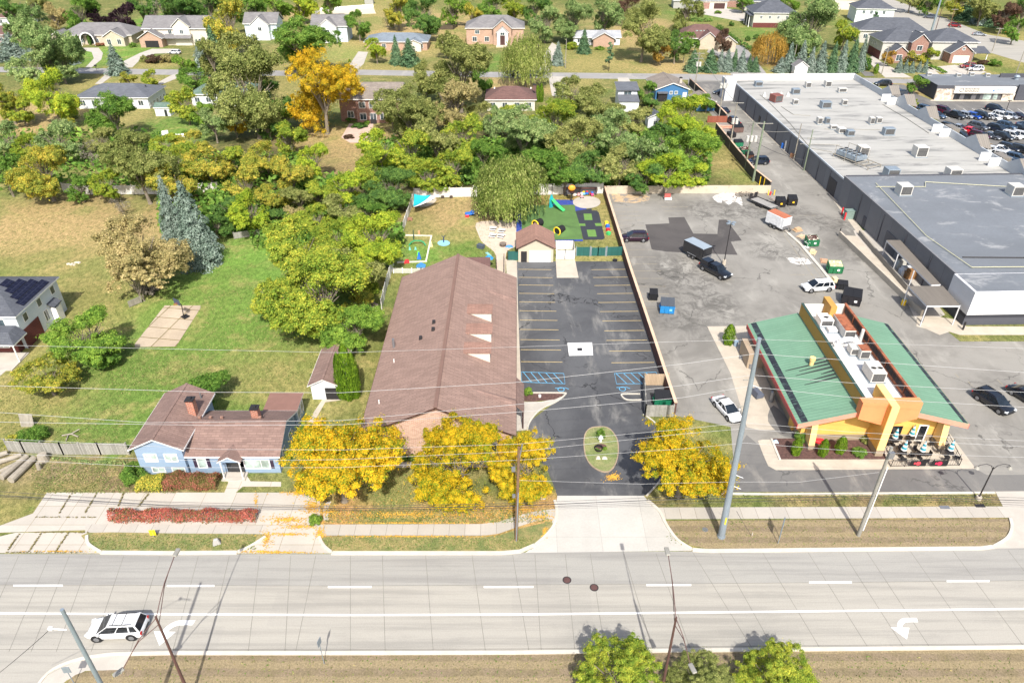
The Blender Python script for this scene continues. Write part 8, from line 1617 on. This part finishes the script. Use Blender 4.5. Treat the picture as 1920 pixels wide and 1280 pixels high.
g=G(1071,377);t_=thing('ball_game_post','dark post with round orange target and bowl in front of the toy shelter','play equipment',g);MB().cyl((0,0,0),(0,0,2.1),.1,.1,8).build('post',M['dark'],t_)
bm=bmesh.new();bmesh.ops.create_uvsphere(bm,u_segments=16,v_segments=10,radius=.72);me=bpy.data.meshes.new('target');bm.to_mesh(me);bm.free();me.materials.append(ORG);o=link('target',me,t_,(0,0,2.75));o.scale=(1,.55,.85);MB().cyl((0,0,1.75),(0,0,2.0),.35,.72,12).build('bowl',M['door'],t_)
g=G(1056,366.5);t_=thing('toy_shelter','low dark shelter with brown roof edge against the white wall','shelter',(g.x,g.y,0));MB().box(0,0,1.5,6.8,.6,1.58).build('roof',C3('shelter_roof',(86,84,84)),t_);MB().box(0,.4,0,6.8,.5,1.5).build('back_panel',C3('shelter_back',(88,88,92)),t_)
for x_ in(.05,3.3,6.65):MB().box(x_,0,0,x_+.12,.12,1.5).build('post',M['door'],t_)
MB().box(0,-.06,1.5,6.8,-.002,1.62).build('roof_edge',M['maroonb']if 'maroonb' in M else C3('edge_brown',(130,84,76)),t_)
TOY=[(1061,367,'tricycle','dark tricycle at the west end of the toy shelter',M['dark']),(1078,368,'toy_car','red and white toy at the bowl post',C3('toy_white',(224,214,208))),(1085,367,'toy_car','pink ride-on toy beside the shelter post',C3('toy_pink',(214,150,150))),(1090,366,'toy_car','pale ride-on toy in the middle of the shelter',M['wpaint']),(1094,366,'playhouse_toy','toy with light blue top near the shelter middle',C3('toy_sky',(130,200,226))),(1100,365,'toy_car','blue and yellow ride-on car under the shelter',BLU),(1106,364,'toy_car','red and yellow ride-on car at the back',RED),(1110,367,'toy_car','magenta ride-on toy near the shelter end',C3('toy_magenta',(226,60,120))),(1116,364,'toy_scooter','pale scooter at the east end of the shelter',C3('toy_grey',(190,196,206))),(1091,371,'toy_wagon','pink wagon in front of the shelter on the round pad',C3('toy_rose',(206,150,160)))]
for i,(px,py,nm,lb,m_)in enumerate(TOY):
 g=G(px,py);t_=thing(nm,lb,'toy',g,i*.7,'ride-on toys at the shelter');MB().frus(-.38,-.24,.38,.24,.16,-.2,-.2,.2,.2,.55).build('toy_body',m_,t_);mb=MB()
 for x_ in(-.25,.25):mb.cyl((x_,-.28,.13),(x_,.28,.13),.13,.13,10)
 mb.build('wheels',M['black'],t_);MB().frus(-.22,-.22,.2,.22,.66,-.16,-.18,.14,.18,.84).build('toy_top',(YEL,RED,M['wpaint'],BLU)[i%4],t_)if i in(4,5,6,7)else MB().cyl((.2,0,.5),(.05,0,.85),.03).build('handle',M['dark'],t_)
for i,(px,py,m_,lb)in enumerate(((1137,421,YEL,'yellow play cube beside the brown wall'),(1139,427,BLU,'blue play cube beside the brown wall'),(1140,434,RED,'red play cube beside the brown wall'),(1141,440,GRN,'green play cube beside the brown wall'))):one('play_cube',lb,'toy',px,py,MB().box(-.32,-.32,0,.32,.32,.62).box(-.2,-.2,.62,.2,.2,.7),m_,'coloured cubes by the brown wall',i*.2,.04)
def table(px,py,lb,rz,m_=None):
 g=G(px,py);t_=thing('picnic_table',lb,'picnic table',g,rz,'white picnic tables on the play patio');m_=m_ or M['wpaint'];MB().box(-.6,-.32,.5,.6,.32,.55).build('table_top',m_,t_)
 for y in(-1,1):MB().box(-.6,y*.58-.12,.28,.6,y*.58+.12,.32).build('bench',m_,t_)
 for x_ in(-.4,.4):MB().tube([Vector((x_,-.6,0)),Vector((x_,-.2,.5)),Vector((x_,.2,.5)),Vector((x_,.6,0))],.035,5).build('leg',M['dark'],t_)
table(924.5,431,'white picnic table closest to the willow roots',-.25);table(941,435,'white picnic table nearest the blue mat strip',-.3);table(924,444,'white picnic table on the lawn side of the near pair',-.35);table(940,445,'white picnic table on the garage side of the near pair',-.35)
one('cable_spool_table','round dark-topped spool table on the play patio','table',943,461,MB().cyl((0,0,0),(0,0,.12),.6,.6,18).cyl((0,0,.12),(0,0,.45),.35,.35,14).cyl((0,0,.45),(0,0,.55),.62,.62,18),C3('spool_brown',(124,112,102)))
one('folded_parasol','blue fabric crumpled beside the spool table','parasol',955,463,MB().frus(-.7,-.25,.7,.25,0,-.3,-.1,.3,.1,.35).frus(-.2,-.5,.2,.5,0,-.1,-.2,.1,.2,.3),C3('fabric_blue',(64,136,208)))
one('storage_box','dark grey lidded deck box on the playground lawn','storage box',901.5,465,MB().box(-.6,-.42,0,.6,.42,.6).box(-.64,-.46,.6,.64,.46,.7),C3('box_slate',(74,84,96)),None,-.5,.03)
t_=one('play_table','blue sprawling play table with red seat on the lawn by the willow','play equipment',881,404,MB().frus(-.9,-.5,.9,.5,.35,-.7,-.4,.7,.4,.6).cyl((-.5,-.3,0),(-.5,-.3,.4),.15).cyl((.5,.3,0),(.5,.3,.4),.15).frus(.2,-.2,1.0,.4,.6,.4,0,.8,.3,.9),BLU,None,.3);one('red_stool','red stool touching the blue play table','stool',876,407,MB().box(-.35,-.25,0,.35,.25,.4),RED,None,0,.04)
g=G(832,455);t_=thing('play_spinner','dark forked spinner post on the sky blue disc','play equipment',(g.x,g.y,.05));MB().cyl((0,0,0),(0,0,1.0),.09).tube([Vector((-.3,0,1.35)),Vector((0,0,.95)),Vector((.3,0,1.35))],.06,6).build('post',C3('navy',(34,44,90)),t_)
one('play_climber','green arched climber inside the sandbox border','play equipment',783,459,MB().tube([Vector((-1.5,-.3,0)),Vector((-1.1,0,.5)),Vector((-.5,.1,.75)),Vector((.5,.1,.75)),Vector((1.1,0,.5)),Vector((1.5,-.3,0))],.13,8),C3('green_dk',(40,140,90)))
one('rocker_toy','blue and green rocker near the red toy','toy',786,485,MB().frus(-.35,-.3,.35,.3,0,-.2,-.2,.2,.2,.6).frus(-.2,-.1,.2,.2,.6,-.1,-.1,.1,.1,1.2),BLU);one('toy_figure','lime top piece above the blue rocker','toy',785,478,MB().frus(-.3,-.2,.3,.2,0,-.15,-.1,.15,.1,.7),C3('lime',(110,210,70)))
one('red_rider','red rider toy at the end of the sandbox border','toy',763,493,MB().frus(-.45,-.3,.45,.3,.1,-.25,-.2,.3,.2,.6).cyl((-.3,-.35,.15),(-.3,.35,.15),.15),RED);one('mushroom_toy','teal spring toys in the sandbox','toy',774,468,MB().frus(-.7,-.2,-.3,.2,0,-.6,-.1,-.4,.1,.5).frus(.3,-.2,.7,.2,0,.4,-.1,.6,.1,.5),C3('teal2',(120,190,180)))
g,tt=base_top(776,450,776,431);t_=tag(MB().cyl((0,0,0),(0,0,tt.z),.08).build('tether_post',C3('post_green',(20,70,60)),None,g),'tall dark green post at the sandbox border','post')
one('orange_toy','small orange and white toy outside the sandbox corner','toy',809,462,MB().frus(-.25,-.25,.25,.25,0,-.1,-.1,.1,.1,.9),C3('cream_o',(236,206,150)));one('tan_toy','tan standing toy at the far sandbox edge','toy',786,440,MB().frus(-.2,-.2,.2,.2,0,-.15,-.15,.15,.15,.8),C3('tan_t',(196,150,110)))
g=G(790,510);t_=thing('playhouse','little white playhouse with blue roof at the picket fence','playhouse',g);MB().box(-.6,-.4,0,.6,.4,1.1).build('wall',M['wpaint'],t_);MB().ext([(-.75,1.1),(0,1.55),(.75,1.1)],'y',-.55,.55).build('roof',C3('roof_blue',(70,140,200)),t_);MB().box(-.35,-.43,0,-.05,-.401,.7).build('door',M['dark'],t_);MB().box(.1,-.43,.4,.4,-.401,.75).build('window',M['dark'],t_)
one('water_toy','blue-green balance beam toy near the awning','toy',916,478,MB().cbox((0,0,.1),(1.6,.5,.15)),C3('mint',(140,190,180)),None,-1.1);g=G(917,503);t_=thing('parasol','blue parasol beside the maroon awning','parasol',g);MB().cyl((0,0,0),(0,0,2.3),.05).build('pole',M['metal'],t_);MB().cyl((0,0,1.9),(0,0,2.5),.8,.05,8).build('canopy',C3('parasol_blue',(40,140,200)),t_)
A_,B_,C_,D_=G(778,370,2.1),G(824,369,2.2),G(776,388,1.9),G(800,377,2.0);o=A_.copy();t_=thing('shade_sail','teal and white shade sail in the playground corner','shade sail',(o.x,o.y,0));n=8
def sail(a,b_,c_,m_,nm):
 mb=MB();idx_={}
 for i in range(n+1):
  for j in range(n+1-i):
   u,v=i/n,j/n;p=a*(1-u-v)+b_*u+c_*v;p=p-Vector((o.x,o.y,0));p.z-=1.2*u*v*(1)+.9*u*(1-u-v)+.9*v*(1-u-v);idx_[i,j]=len(mb.v);mb.v.append(tuple(p))
 for i in range(n):
  for j in range(n-i):
   mb.f.append([idx_[i,j],idx_[i+1,j],idx_[i,j+1]]);mb.m.append(0)
   if i+j<n-1:mb.f.append([idx_[i+1,j],idx_[i+1,j+1],idx_[i,j+1]]);mb.m.append(0)
 mb.build(nm,m_,t_,smooth=True)
sail(A_+Vector((0,0,.6)),B_+Vector((0,0,.4)),C_,M['wpaint'],'white_cloth');sail(A_+Vector((-.1,-.1,.75)),(A_+B_)/2+Vector((.8,-.1,.5)),C_+Vector((-.1,-.1,.15)),TEA,'teal_cloth')
for i,(px,py)in enumerate(((782,383),(789,378),(797,375),(804,373),(810,374),(797,381),(784,387),(830,371),(846,371),(868,368))):
 one('log_stump' if i<7 else 'planter_tub',['stump at the mouth of the shade sail','stump second from the fence corner','stump in the middle of the ring','stump near the white fence','stump at the pad corner','stump in front of the middle one','stump nearest the side fence','dark tub at the fence post','dark tub in the middle of the white fence','dark tub nearest the willow'][i],'stump' if i<7 else 'planter',px,py,MB().cyl((0,0,0),(0,0,.42),.34,.32,12),C3('stump_dark',(70,60,54)),'stumps under the shade sail' if i<7 else 'tubs along the white fence')
one('garden_cart','small rusty brown toy cart at the side fence','toy',769,413,MB().box(-.45,-.3,.15,.45,.3,.5).cyl((-.3,-.35,.15),(-.3,.35,.15),.15).cyl((.3,-.35,.15),(.3,.35,.15),.15),C3('cart_brown',(150,110,90)))
g=G(345,596);t_=thing('basketball_hoop','dark basketball hoop with backboard on the old slab','basketball hoop',g,-.6);MB().tube([Vector((0,0,0)),Vector((0,.2,2.2)),Vector((0,-.3,2.9))],.07,8).build('pole',M['dark'],t_);MB().box(-.75,-.42,2.5,.75,-.36,3.4).build('backboard',C3('board_slate',(70,80,96)),t_);o=torus(.24,.02,14,5).build('rim',RED,t_);o.rotation_euler=(R(90),0,0);o.location=(0,-.66,2.7);MB().box(-.5,-.2,0,.5,.7,.2).build('ballast_base',M['black'],t_)
for px,py,lb in((307,255,'white garden chair westernmost of the lawn group'),(313,254,'white garden chair second in the lawn group'),(330,261,'white garden chair first of the eastern three'),(337,261,'white garden chair middle of the eastern three'),(344,260,'white garden chair last of the eastern three')):
 t_=thing('garden_chair',lb,'chair',G(px,py),.2,'white garden chairs on the back lawn');MB().box(-.4,-.35,.3,.4,.35,.38).build('seat',M['wpaint'],t_);MB().ext([(.25,.3),(.33,.3),(.55,1.1),(.47,1.1)],'x',-.35,.35).build('backrest',M['wpaint'],t_)
 for x_ in(-.4,.36):MB().box(x_,-.35,0,x_+.06,.3,.6).build('armrest',M['wpaint'],t_)
M['umb']=None;m,t,bs=nodes('umbrella_stripes');sx=t.nodes.new('ShaderNodeSeparateXYZ');L(t,t.nodes.new('ShaderNodeTexCoord').outputs['Object'],sx.inputs[0]);fr=math_(t,'FRACT',math_(t,'MULTIPLY',sx.outputs[2],1.9));L(t,mixc(t,math_(t,'GREATER_THAN',fr,.5),srgb(232,236,234),srgb(24,138,156)),bs.inputs['Base Color']);bs.inputs['Roughness'].default_value=.8;UM=m
def chair_(t_root,label,px_off,py_off,rz):
 pass
for i,(px,py,lb)in enumerate(((1673,833,'closest to the yellow pylon'),(1704,828,'between pylon and glass door'),(1689,856,'in the railing corner below the pylon'),(1724,858,'in the centre of the patio'),(1755,832,'against the yellow column'),(1776,856,'at the far railing corner'))):
 g=G(px,py);t_=thing('patio_table','dark patio table %s'%lb,'table',g,i*.4,'patio tables under the umbrellas');MB().cyl((0,0,.7),(0,0,.75),.5,.5,14).build('table_top',M['dark'],t_);MB().cyl((0,0,0),(0,0,.7),.06).cyl((0,0,0),(0,0,.04),.35).build('table_stem',M['dark'],t_)
 u=thing('patio_umbrella','closed teal and white striped umbrella %s'%lb,'umbrella',g,0,'closed striped umbrellas');mb=MB();mb.cyl((0,0,1.0),(0,0,1.15),.22,.34,8);mb.cyl((0,0,1.15),(0,0,2.5),.34,.05,8);mb.build('canopy',UM,u);MB().cyl((0,0,.76),(0,0,2.65),.03).build('pole',M['dark'],u)
 for k in range(4):
  a=i*.4+k*1.571+.5;c=thing('patio_chair','dark chair %s-side of the table %s'%(('door','street','pylon','car park')[k],lb),'chair',(g.x+.95*math.cos(a),g.y+.95*math.sin(a),0),a+math.pi/2,'dark chairs on the patio');MB().box(-.24,-.24,.42,.24,.24,.47).build('seat',M['dark'],c);MB().box(-.24,-.26,.47,.24,-.21,.9).build('backrest',M['dark'],c)
  mb=MB()
  for x_ in(-.21,.21):
   for y_ in(-.21,.21):MB().cyl((x_,y_,0),(x_,y_,.42),.02,.02,5).build('leg',M['dark'],c)
one('red_utility_cover','red box lying in the restaurant mulch bed','box',1534,828,MB().box(-.55,-.4,0,.55,.4,.35),RED,None,-.4,.05)
one('wrapped_rock','pale blue-white wrapped bundle at the bed corner','bundle',1454,829,MB().frus(-.35,-.25,.35,.25,0,-.1,-.05,.1,.1,.35),C3('tarp_pale',(176,206,226)))
for i,(px,py)in enumerate(((1406,616),(1397,624))):pass
one('water_heater_tank','upright grey steel tank on the walk at the green eaves','tank',1446,752,MB().cyl((0,0,0),(0,0,1.5),.28,.28,14).cyl((0,0,1.5),(0,0,1.62),.28,.1,14),M['metal']);one('salvage_pile','tray of metal scrap on the walk by the green roof','scrap',1396,672,MB().box(-.7,-.4,0,.7,.4,.25).box(-.4,-.3,.25,.1,.1,.5).box(.1,-.1,.25,.5,.3,.42),M['metal'],None,-.3);one('work_cart','dark metal cart on the walk beside the steel pole','cart',1418,742,MB().box(-.5,-.8,.2,.5,.8,.7).box(-.5,-.8,.7,-.45,.8,1.1),C3('cart_slate',(92,98,112)),None,.3)
one('round_fryer','round steel pot on the walk north of the cart','pot',1408,690,MB().cyl((0,0,0),(0,0,.7),.35,.35,12),M['metal']);one('bucket','blue-grey barrel beside the cone cypress','barrel',1379,648,MB().cyl((0,0,0),(0,0,.8),.3,.32,12),C3('barrel_blue',(140,160,180)))
band('parking_block_strip',[(1462,424),(1500,458),(1540,505),(1560,530)],.5,.008,.16,M['kerb'])
for i,(px,py,lb,c_)in enumerate(((1495,432,'stacked timber pallets nearest the white trailer',(190,160,126)),(1503,444,'low timber pallet beside the green open dumpster',(200,176,146)),(1523,474,'loose plywood sheet behind the green dumpsters',(206,186,150)),(1545,490,'broken crate with red scraps near the overfull dumpster',(190,150,120)),(1566,526,'flat cardboard sheet beside the white suv',(214,200,160)),(1450,374,'rubble and planks behind the open trailer',(150,140,132)))):
 mb=MB()
 for k in range(6):mb.box(-.9+k*.3,-.6,.12,-.9+k*.3+.2,.6,.16)
 mb.box(-.9,-.6,0,.8,-.5,.115);mb.box(-.9,.5,0,.8,.6,.115);mb.box(-.5,-.3,.165,.6,.4,.25 if i%2 else .5);one('timber_pallet',lb,'pallet',px,py,mb,C3('pallet%d'%i,c_,.9),'pallets and boards by the lot strip',.4+i*.3)
one('shopping_trolley','white wire rack beside the open green dumpster','rack',1512,464,MB().box(-.3,-.4,.1,.3,.4,.14).tube([Vector((-.3,-.4,0)),Vector((-.3,-.4,1)),Vector((-.3,.4,1)),Vector((.3,.4,1)),Vector((.3,-.4,.9))],.03,5),M['wpaint'],None,.5)
g=G(1379,371);rsn2=random.Random(8);mb=MB()
for _ in range(90):x_,y_=rsn2.gauss(0,1.3)+1.5,rsn2.gauss(0,.8);s_=rsn2.uniform(.08,.3);mb.cbox((x_,y_,s_*.3+max(0,.5-abs(x_-1.5)*.3)),(s_,s_*.8,s_*.7),0,rsn2.random()*3)
tag(mb.build('rubble',C3('rubble_grey',(120,112,104),.95),None,G(1385,367)),'grey rubble heap at the tan wall','rubble',kind='stuff')
g=G(1252,375);t_=thing('pallet_cart','pinkish handcart with white base by the tan wall','cart',g,0);MB().box(-.7,-.4,.15,.7,.4,.5).build('cart_base',M['wpaint'],t_);MB().box(-.75,-.1,.5,.5,.3,1.3).build('load',C3('load_red',(170,90,84)),t_)
for i,(px,py)in enumerate(((1440,366),(1451,366),(1409,0))):
 if i<2:one('bollard','yellow bollard at the wall end %s the red hydrant'%('west of' if i==0 else 'east of'),'bollard',px,py,MB().cyl((0,0,0),(0,0,1.1),.1,.1,10),YEL,'yellow bollards at the alley mouth')
one('fire_hydrant','red hydrant between yellow bollards at the wall end','hydrant',1444,366,MB().cyl((0,0,0),(0,0,.7),.14,.13,10).cyl((0,0,.7),(0,0,.85),.17,.06,10).cyl((-.25,0,.5),(.25,0,.5),.07),RED)
for px,py,lb in((1423,350,'tall yellow post against the alley fence, west one'),(1431,352,'tall yellow post against the alley fence, east one')):one('post',lb,'bollard',px,py,MB().cyl((0,0,0),(0,0,2.2),.09,.09,8),YEL,'tall yellow posts at the alley fence')
t_=one('transformer_box','grey-green transformer cabinet at the store corner','transformer',1590,409,MB().box(-.8,-.6,0,.8,.6,1.6).box(-.85,-.65,1.6,.85,.65,1.68),C3('xf_green',(122,142,134)),None,.05)
for px,py,lb in((1578,402,'red and white safety post west of the transformer cabinet'),(1583,412,'red safety post at the front corner of the transformer cabinet'),(1607,412,'red safety post east of the transformer cabinet')):one('bollard',lb,'bollard',px,py,MB().cyl((0,0,0),(0,0,1.4),.15,.15,10),RED,'red posts around the transformer cabinet')
one('bollard','dark post at the top of the dock ramp wall','bollard',1573,442,MB().cyl((0,0,0),(0,0,1.5),.1,.1,8),M['dark']);one('dock_bumper','yellow round bumper at the foot of the dock ramp','bumper',1693,571,MB().cyl((0,0,0),(0,0,.8),.35,.35,12),YEL);one('trash_heap','bagged rubbish in the sunken dock corner','rubbish',1702,567,MB().frus(-.9,-.5,.9,.5,0,-.4,-.2,.4,.2,.7),C3('bags',(150,156,166),.5))
one('storage_locker','white open locker door standing at the store wall','door',1472,282,MB().box(-.3,-.1,0,.3,.1,2.2),M['wpaint']);one('tarp_bundle','pale bundle on a crate against the store wall','bundle',1503,290,MB().frus(-.8,-.6,.8,.6,.3,-.6,-.4,.6,.4,.9),M['conc_plain'],None,.5);one('cardboard_pile','brown cardboard leaning on the store wall','cardboard',1487,296,MB().box(-.6,-.5,0,.6,.5,1.0),C3('cardb',(160,116,84)),None,.4);one('blue_crate','blue barrel beside the white locker door','barrel',1467,278,MB().cyl((0,0,0),(0,0,1.2),.4),BLU);one('pink_pipe_stack','pink pipes stacked by the alley bins','pipes',1360,241,MB().cyl((-2.4,0,.2),(2.4,0,.2),.2).cyl((-2.4,.42,.2),(2.4,.42,.2),.2).cyl((-2.4,.2,.55),(2.4,.2,.55),.2),C3('pink_pipe',(214,140,120)))
rsn3=random.Random(12)
for i,(a,b_,r_,lb)in enumerate((((2,895),(50,855),.38,'long grey felled log closest to the drive'),((20,900),(64,858),.42,'thickest grey log beside the tall stump'),((-20,872),(40,852),.3,'thin log at the back of the log pile'),((0,884),(44,862),.26,'slim log lying across the pile'),((-30,862),(14,848),.34,'short log half outside the frame'))):
 P0,P1=G(*a,r_),G(*b_,r_);o=P0.copy();tag(MB().cyl((0,0,0),P1-P0,r_,r_*.85,10).build('felled_log',pm('log_grey',srgb(158,150,136),.95,.2,1.5,12),None,o),lb,'log','felled logs by the grey fence')
one('log_stump','upright cut stump at the grey fence','stump',83,863,MB().cyl((0,0,0),(0,0,.9),.6,.5,12),_M['log_grey']);one('log_stump','small upright stump below the cut one','stump',74,879,MB().cyl((0,0,0),(.1,0,.9),.25,.22,10),_M['log_grey'])
one('dead_branch','pale forked dead branch on the lawn above the fence','branch',133,818,MB().tube([Vector((-1,0,.15)),Vector((0,.2,.25)),Vector((1,-.2,.15))],.09,6).tube([Vector((0,.2,.25)),Vector((.6,1,.3))],.07,6).tube([Vector((-.3,.1,.2)),Vector((-.1,-.9,.1))],.06,6),_M['log_grey'])
one('grey_boulder','pale grey boulder on the verge by the second driveway','boulder',407,1019,MB().frus(-.42,-.3,.42,.3,0,-.2,-.15,.2,.12,.75),C3('boulder',(164,162,158),.95),None,.4,.08);one('broken_board','leaning dark board at the scrubby bush','board',52,800,MB().ext([(0,0),(.08,0),(.5,1.6),(.42,1.6)],'x',-.8,.8),M['wood_grey'])
one('stone_heap','little heap of pale stones on the upper lawn','stones',139,495,MB().cbox((-.9,.1,.1),(.5,.4,.2),0,.4).cbox((-.3,-.2,.1),(.6,.4,.22),0,1.1).cbox((.2,.3,.08),(.4,.35,.2),0,.2).cbox((.7,.1,.1),(.55,.4,.24),0,-.5).cbox((.1,-.5,.07),(.35,.3,.16),0,.9),C3('stones',(210,200,182),.95),None,.3)
g=G(255,572);t_=thing('wire_gate','old wire gate lying at the foot of the tan tree','gate',g,.9);MB().tube([Vector((-1,0,0)),Vector((-1,0,1.1)),Vector((1,0,1.1)),Vector((1,0,0))],.04,5).build('frame',M['galv2'],t_);MB().box(-1,-.01,.1,1,.01,1.05).build('mesh',M['wood_grey'],t_)
one('mailbox','dark mailbox at the street by the willow trailer','mailbox',1017,142,MB().cyl((0,0,0),(0,0,1.1),.08).box(-.35,-.2,1.1,.35,.2,1.5),M['dark']);one('mailbox','dark mailbox on the curved street verge','mailbox',181,131,MB().cyl((0,0,0),(0,0,1.1),.08).box(-.35,-.2,1.1,.35,.2,1.5),M['dark'])
one('satellite_dish','white dish on the cottage roof by the chimney','satellite dish',380,172,MB().cyl((0,0,2.9),(0,0,3.5),.05).cyl((0,-.1,3.6),(0,.1,3.75),.45,.3,12),M['wpaint'])
one('litter_bin','black wheelie bin in front of the small garage','bin',999.5,486,MB().frus(-.3,-.3,.3,.3,0,-.38,-.38,.38,.38,.9).box(-.4,-.4,.9,.4,.4,1.0),M['black']);one('tyre_planter','black tyre lying below the last green panel','tyre',1153,489,MB().cyl((0,0,0),(0,0,.22),.42,.42,16),M['black'])
for i,(px,py,lb)in enumerate(((1047,466,'dark figure-shaped planter west of the little conifer in the white pen'),(1066,465,'dark planter east of the little conifer in the white pen'))):one('plant_pot',lb,'pot',px,py,MB().cyl((0,0,0),(0,0,.7),.14,.2,8),M['dark'],'pots in the white pen')
con(1056,467,5,457,'ced','little potted conifer in the white pen','column','cypress_shrub','shrub')
g=G(1126,828);t_=thing('garden_ornament','small white ornament on the oval island','ornament',g);MB().cyl((0,0,0),(0,0,.5),.18,.1,8).build('pedestal',M['wpaint'],t_);MB().frus(-.3,-.1,.3,.1,.5,-.1,-.05,.1,.05,.95).build('figure',M['wpaint'],t_)
sheet('flower_bed_soil',[(1126+11*math.cos(a*.5236),838+5*math.sin(a*.5236))for a in range(12)],.135,M['mulch'])
bush(1120,848,9,.5,'g','low green plant west in the island bed','bush0');bush(1134,846,10,.5,'bg','low green plant east in the island bed','bush1');one('wire_hoop','dark wire hoop around the west island plant','planter',1122,844,MB().cyl((0,0,.13),(0,0,.5),.45,.5,12,0,False),M['dark'])
one('pale_rocks','pair of pale edging stones on the oval island','stones',1127,860,MB().frus(-.6,-.2,-.1,.2,.1,-.45,-.1,-.2,.1,.35).frus(.1,-.2,.7,.2,.1,.25,-.1,.5,.1,.3),C3('stones',(210,200,182),.95))
one('bed_light','white round light in the mulch corner','garden light',1012,744,MB().cyl((0,0,0),(0,0,.3),.18,.18,10),M['wpaint']);one('electric_meter','white cabinet beside the entry canopy path','cabinet',1018,933,MB().box(-.25,-.2,0,.25,.2,.9),M['wpaint'])
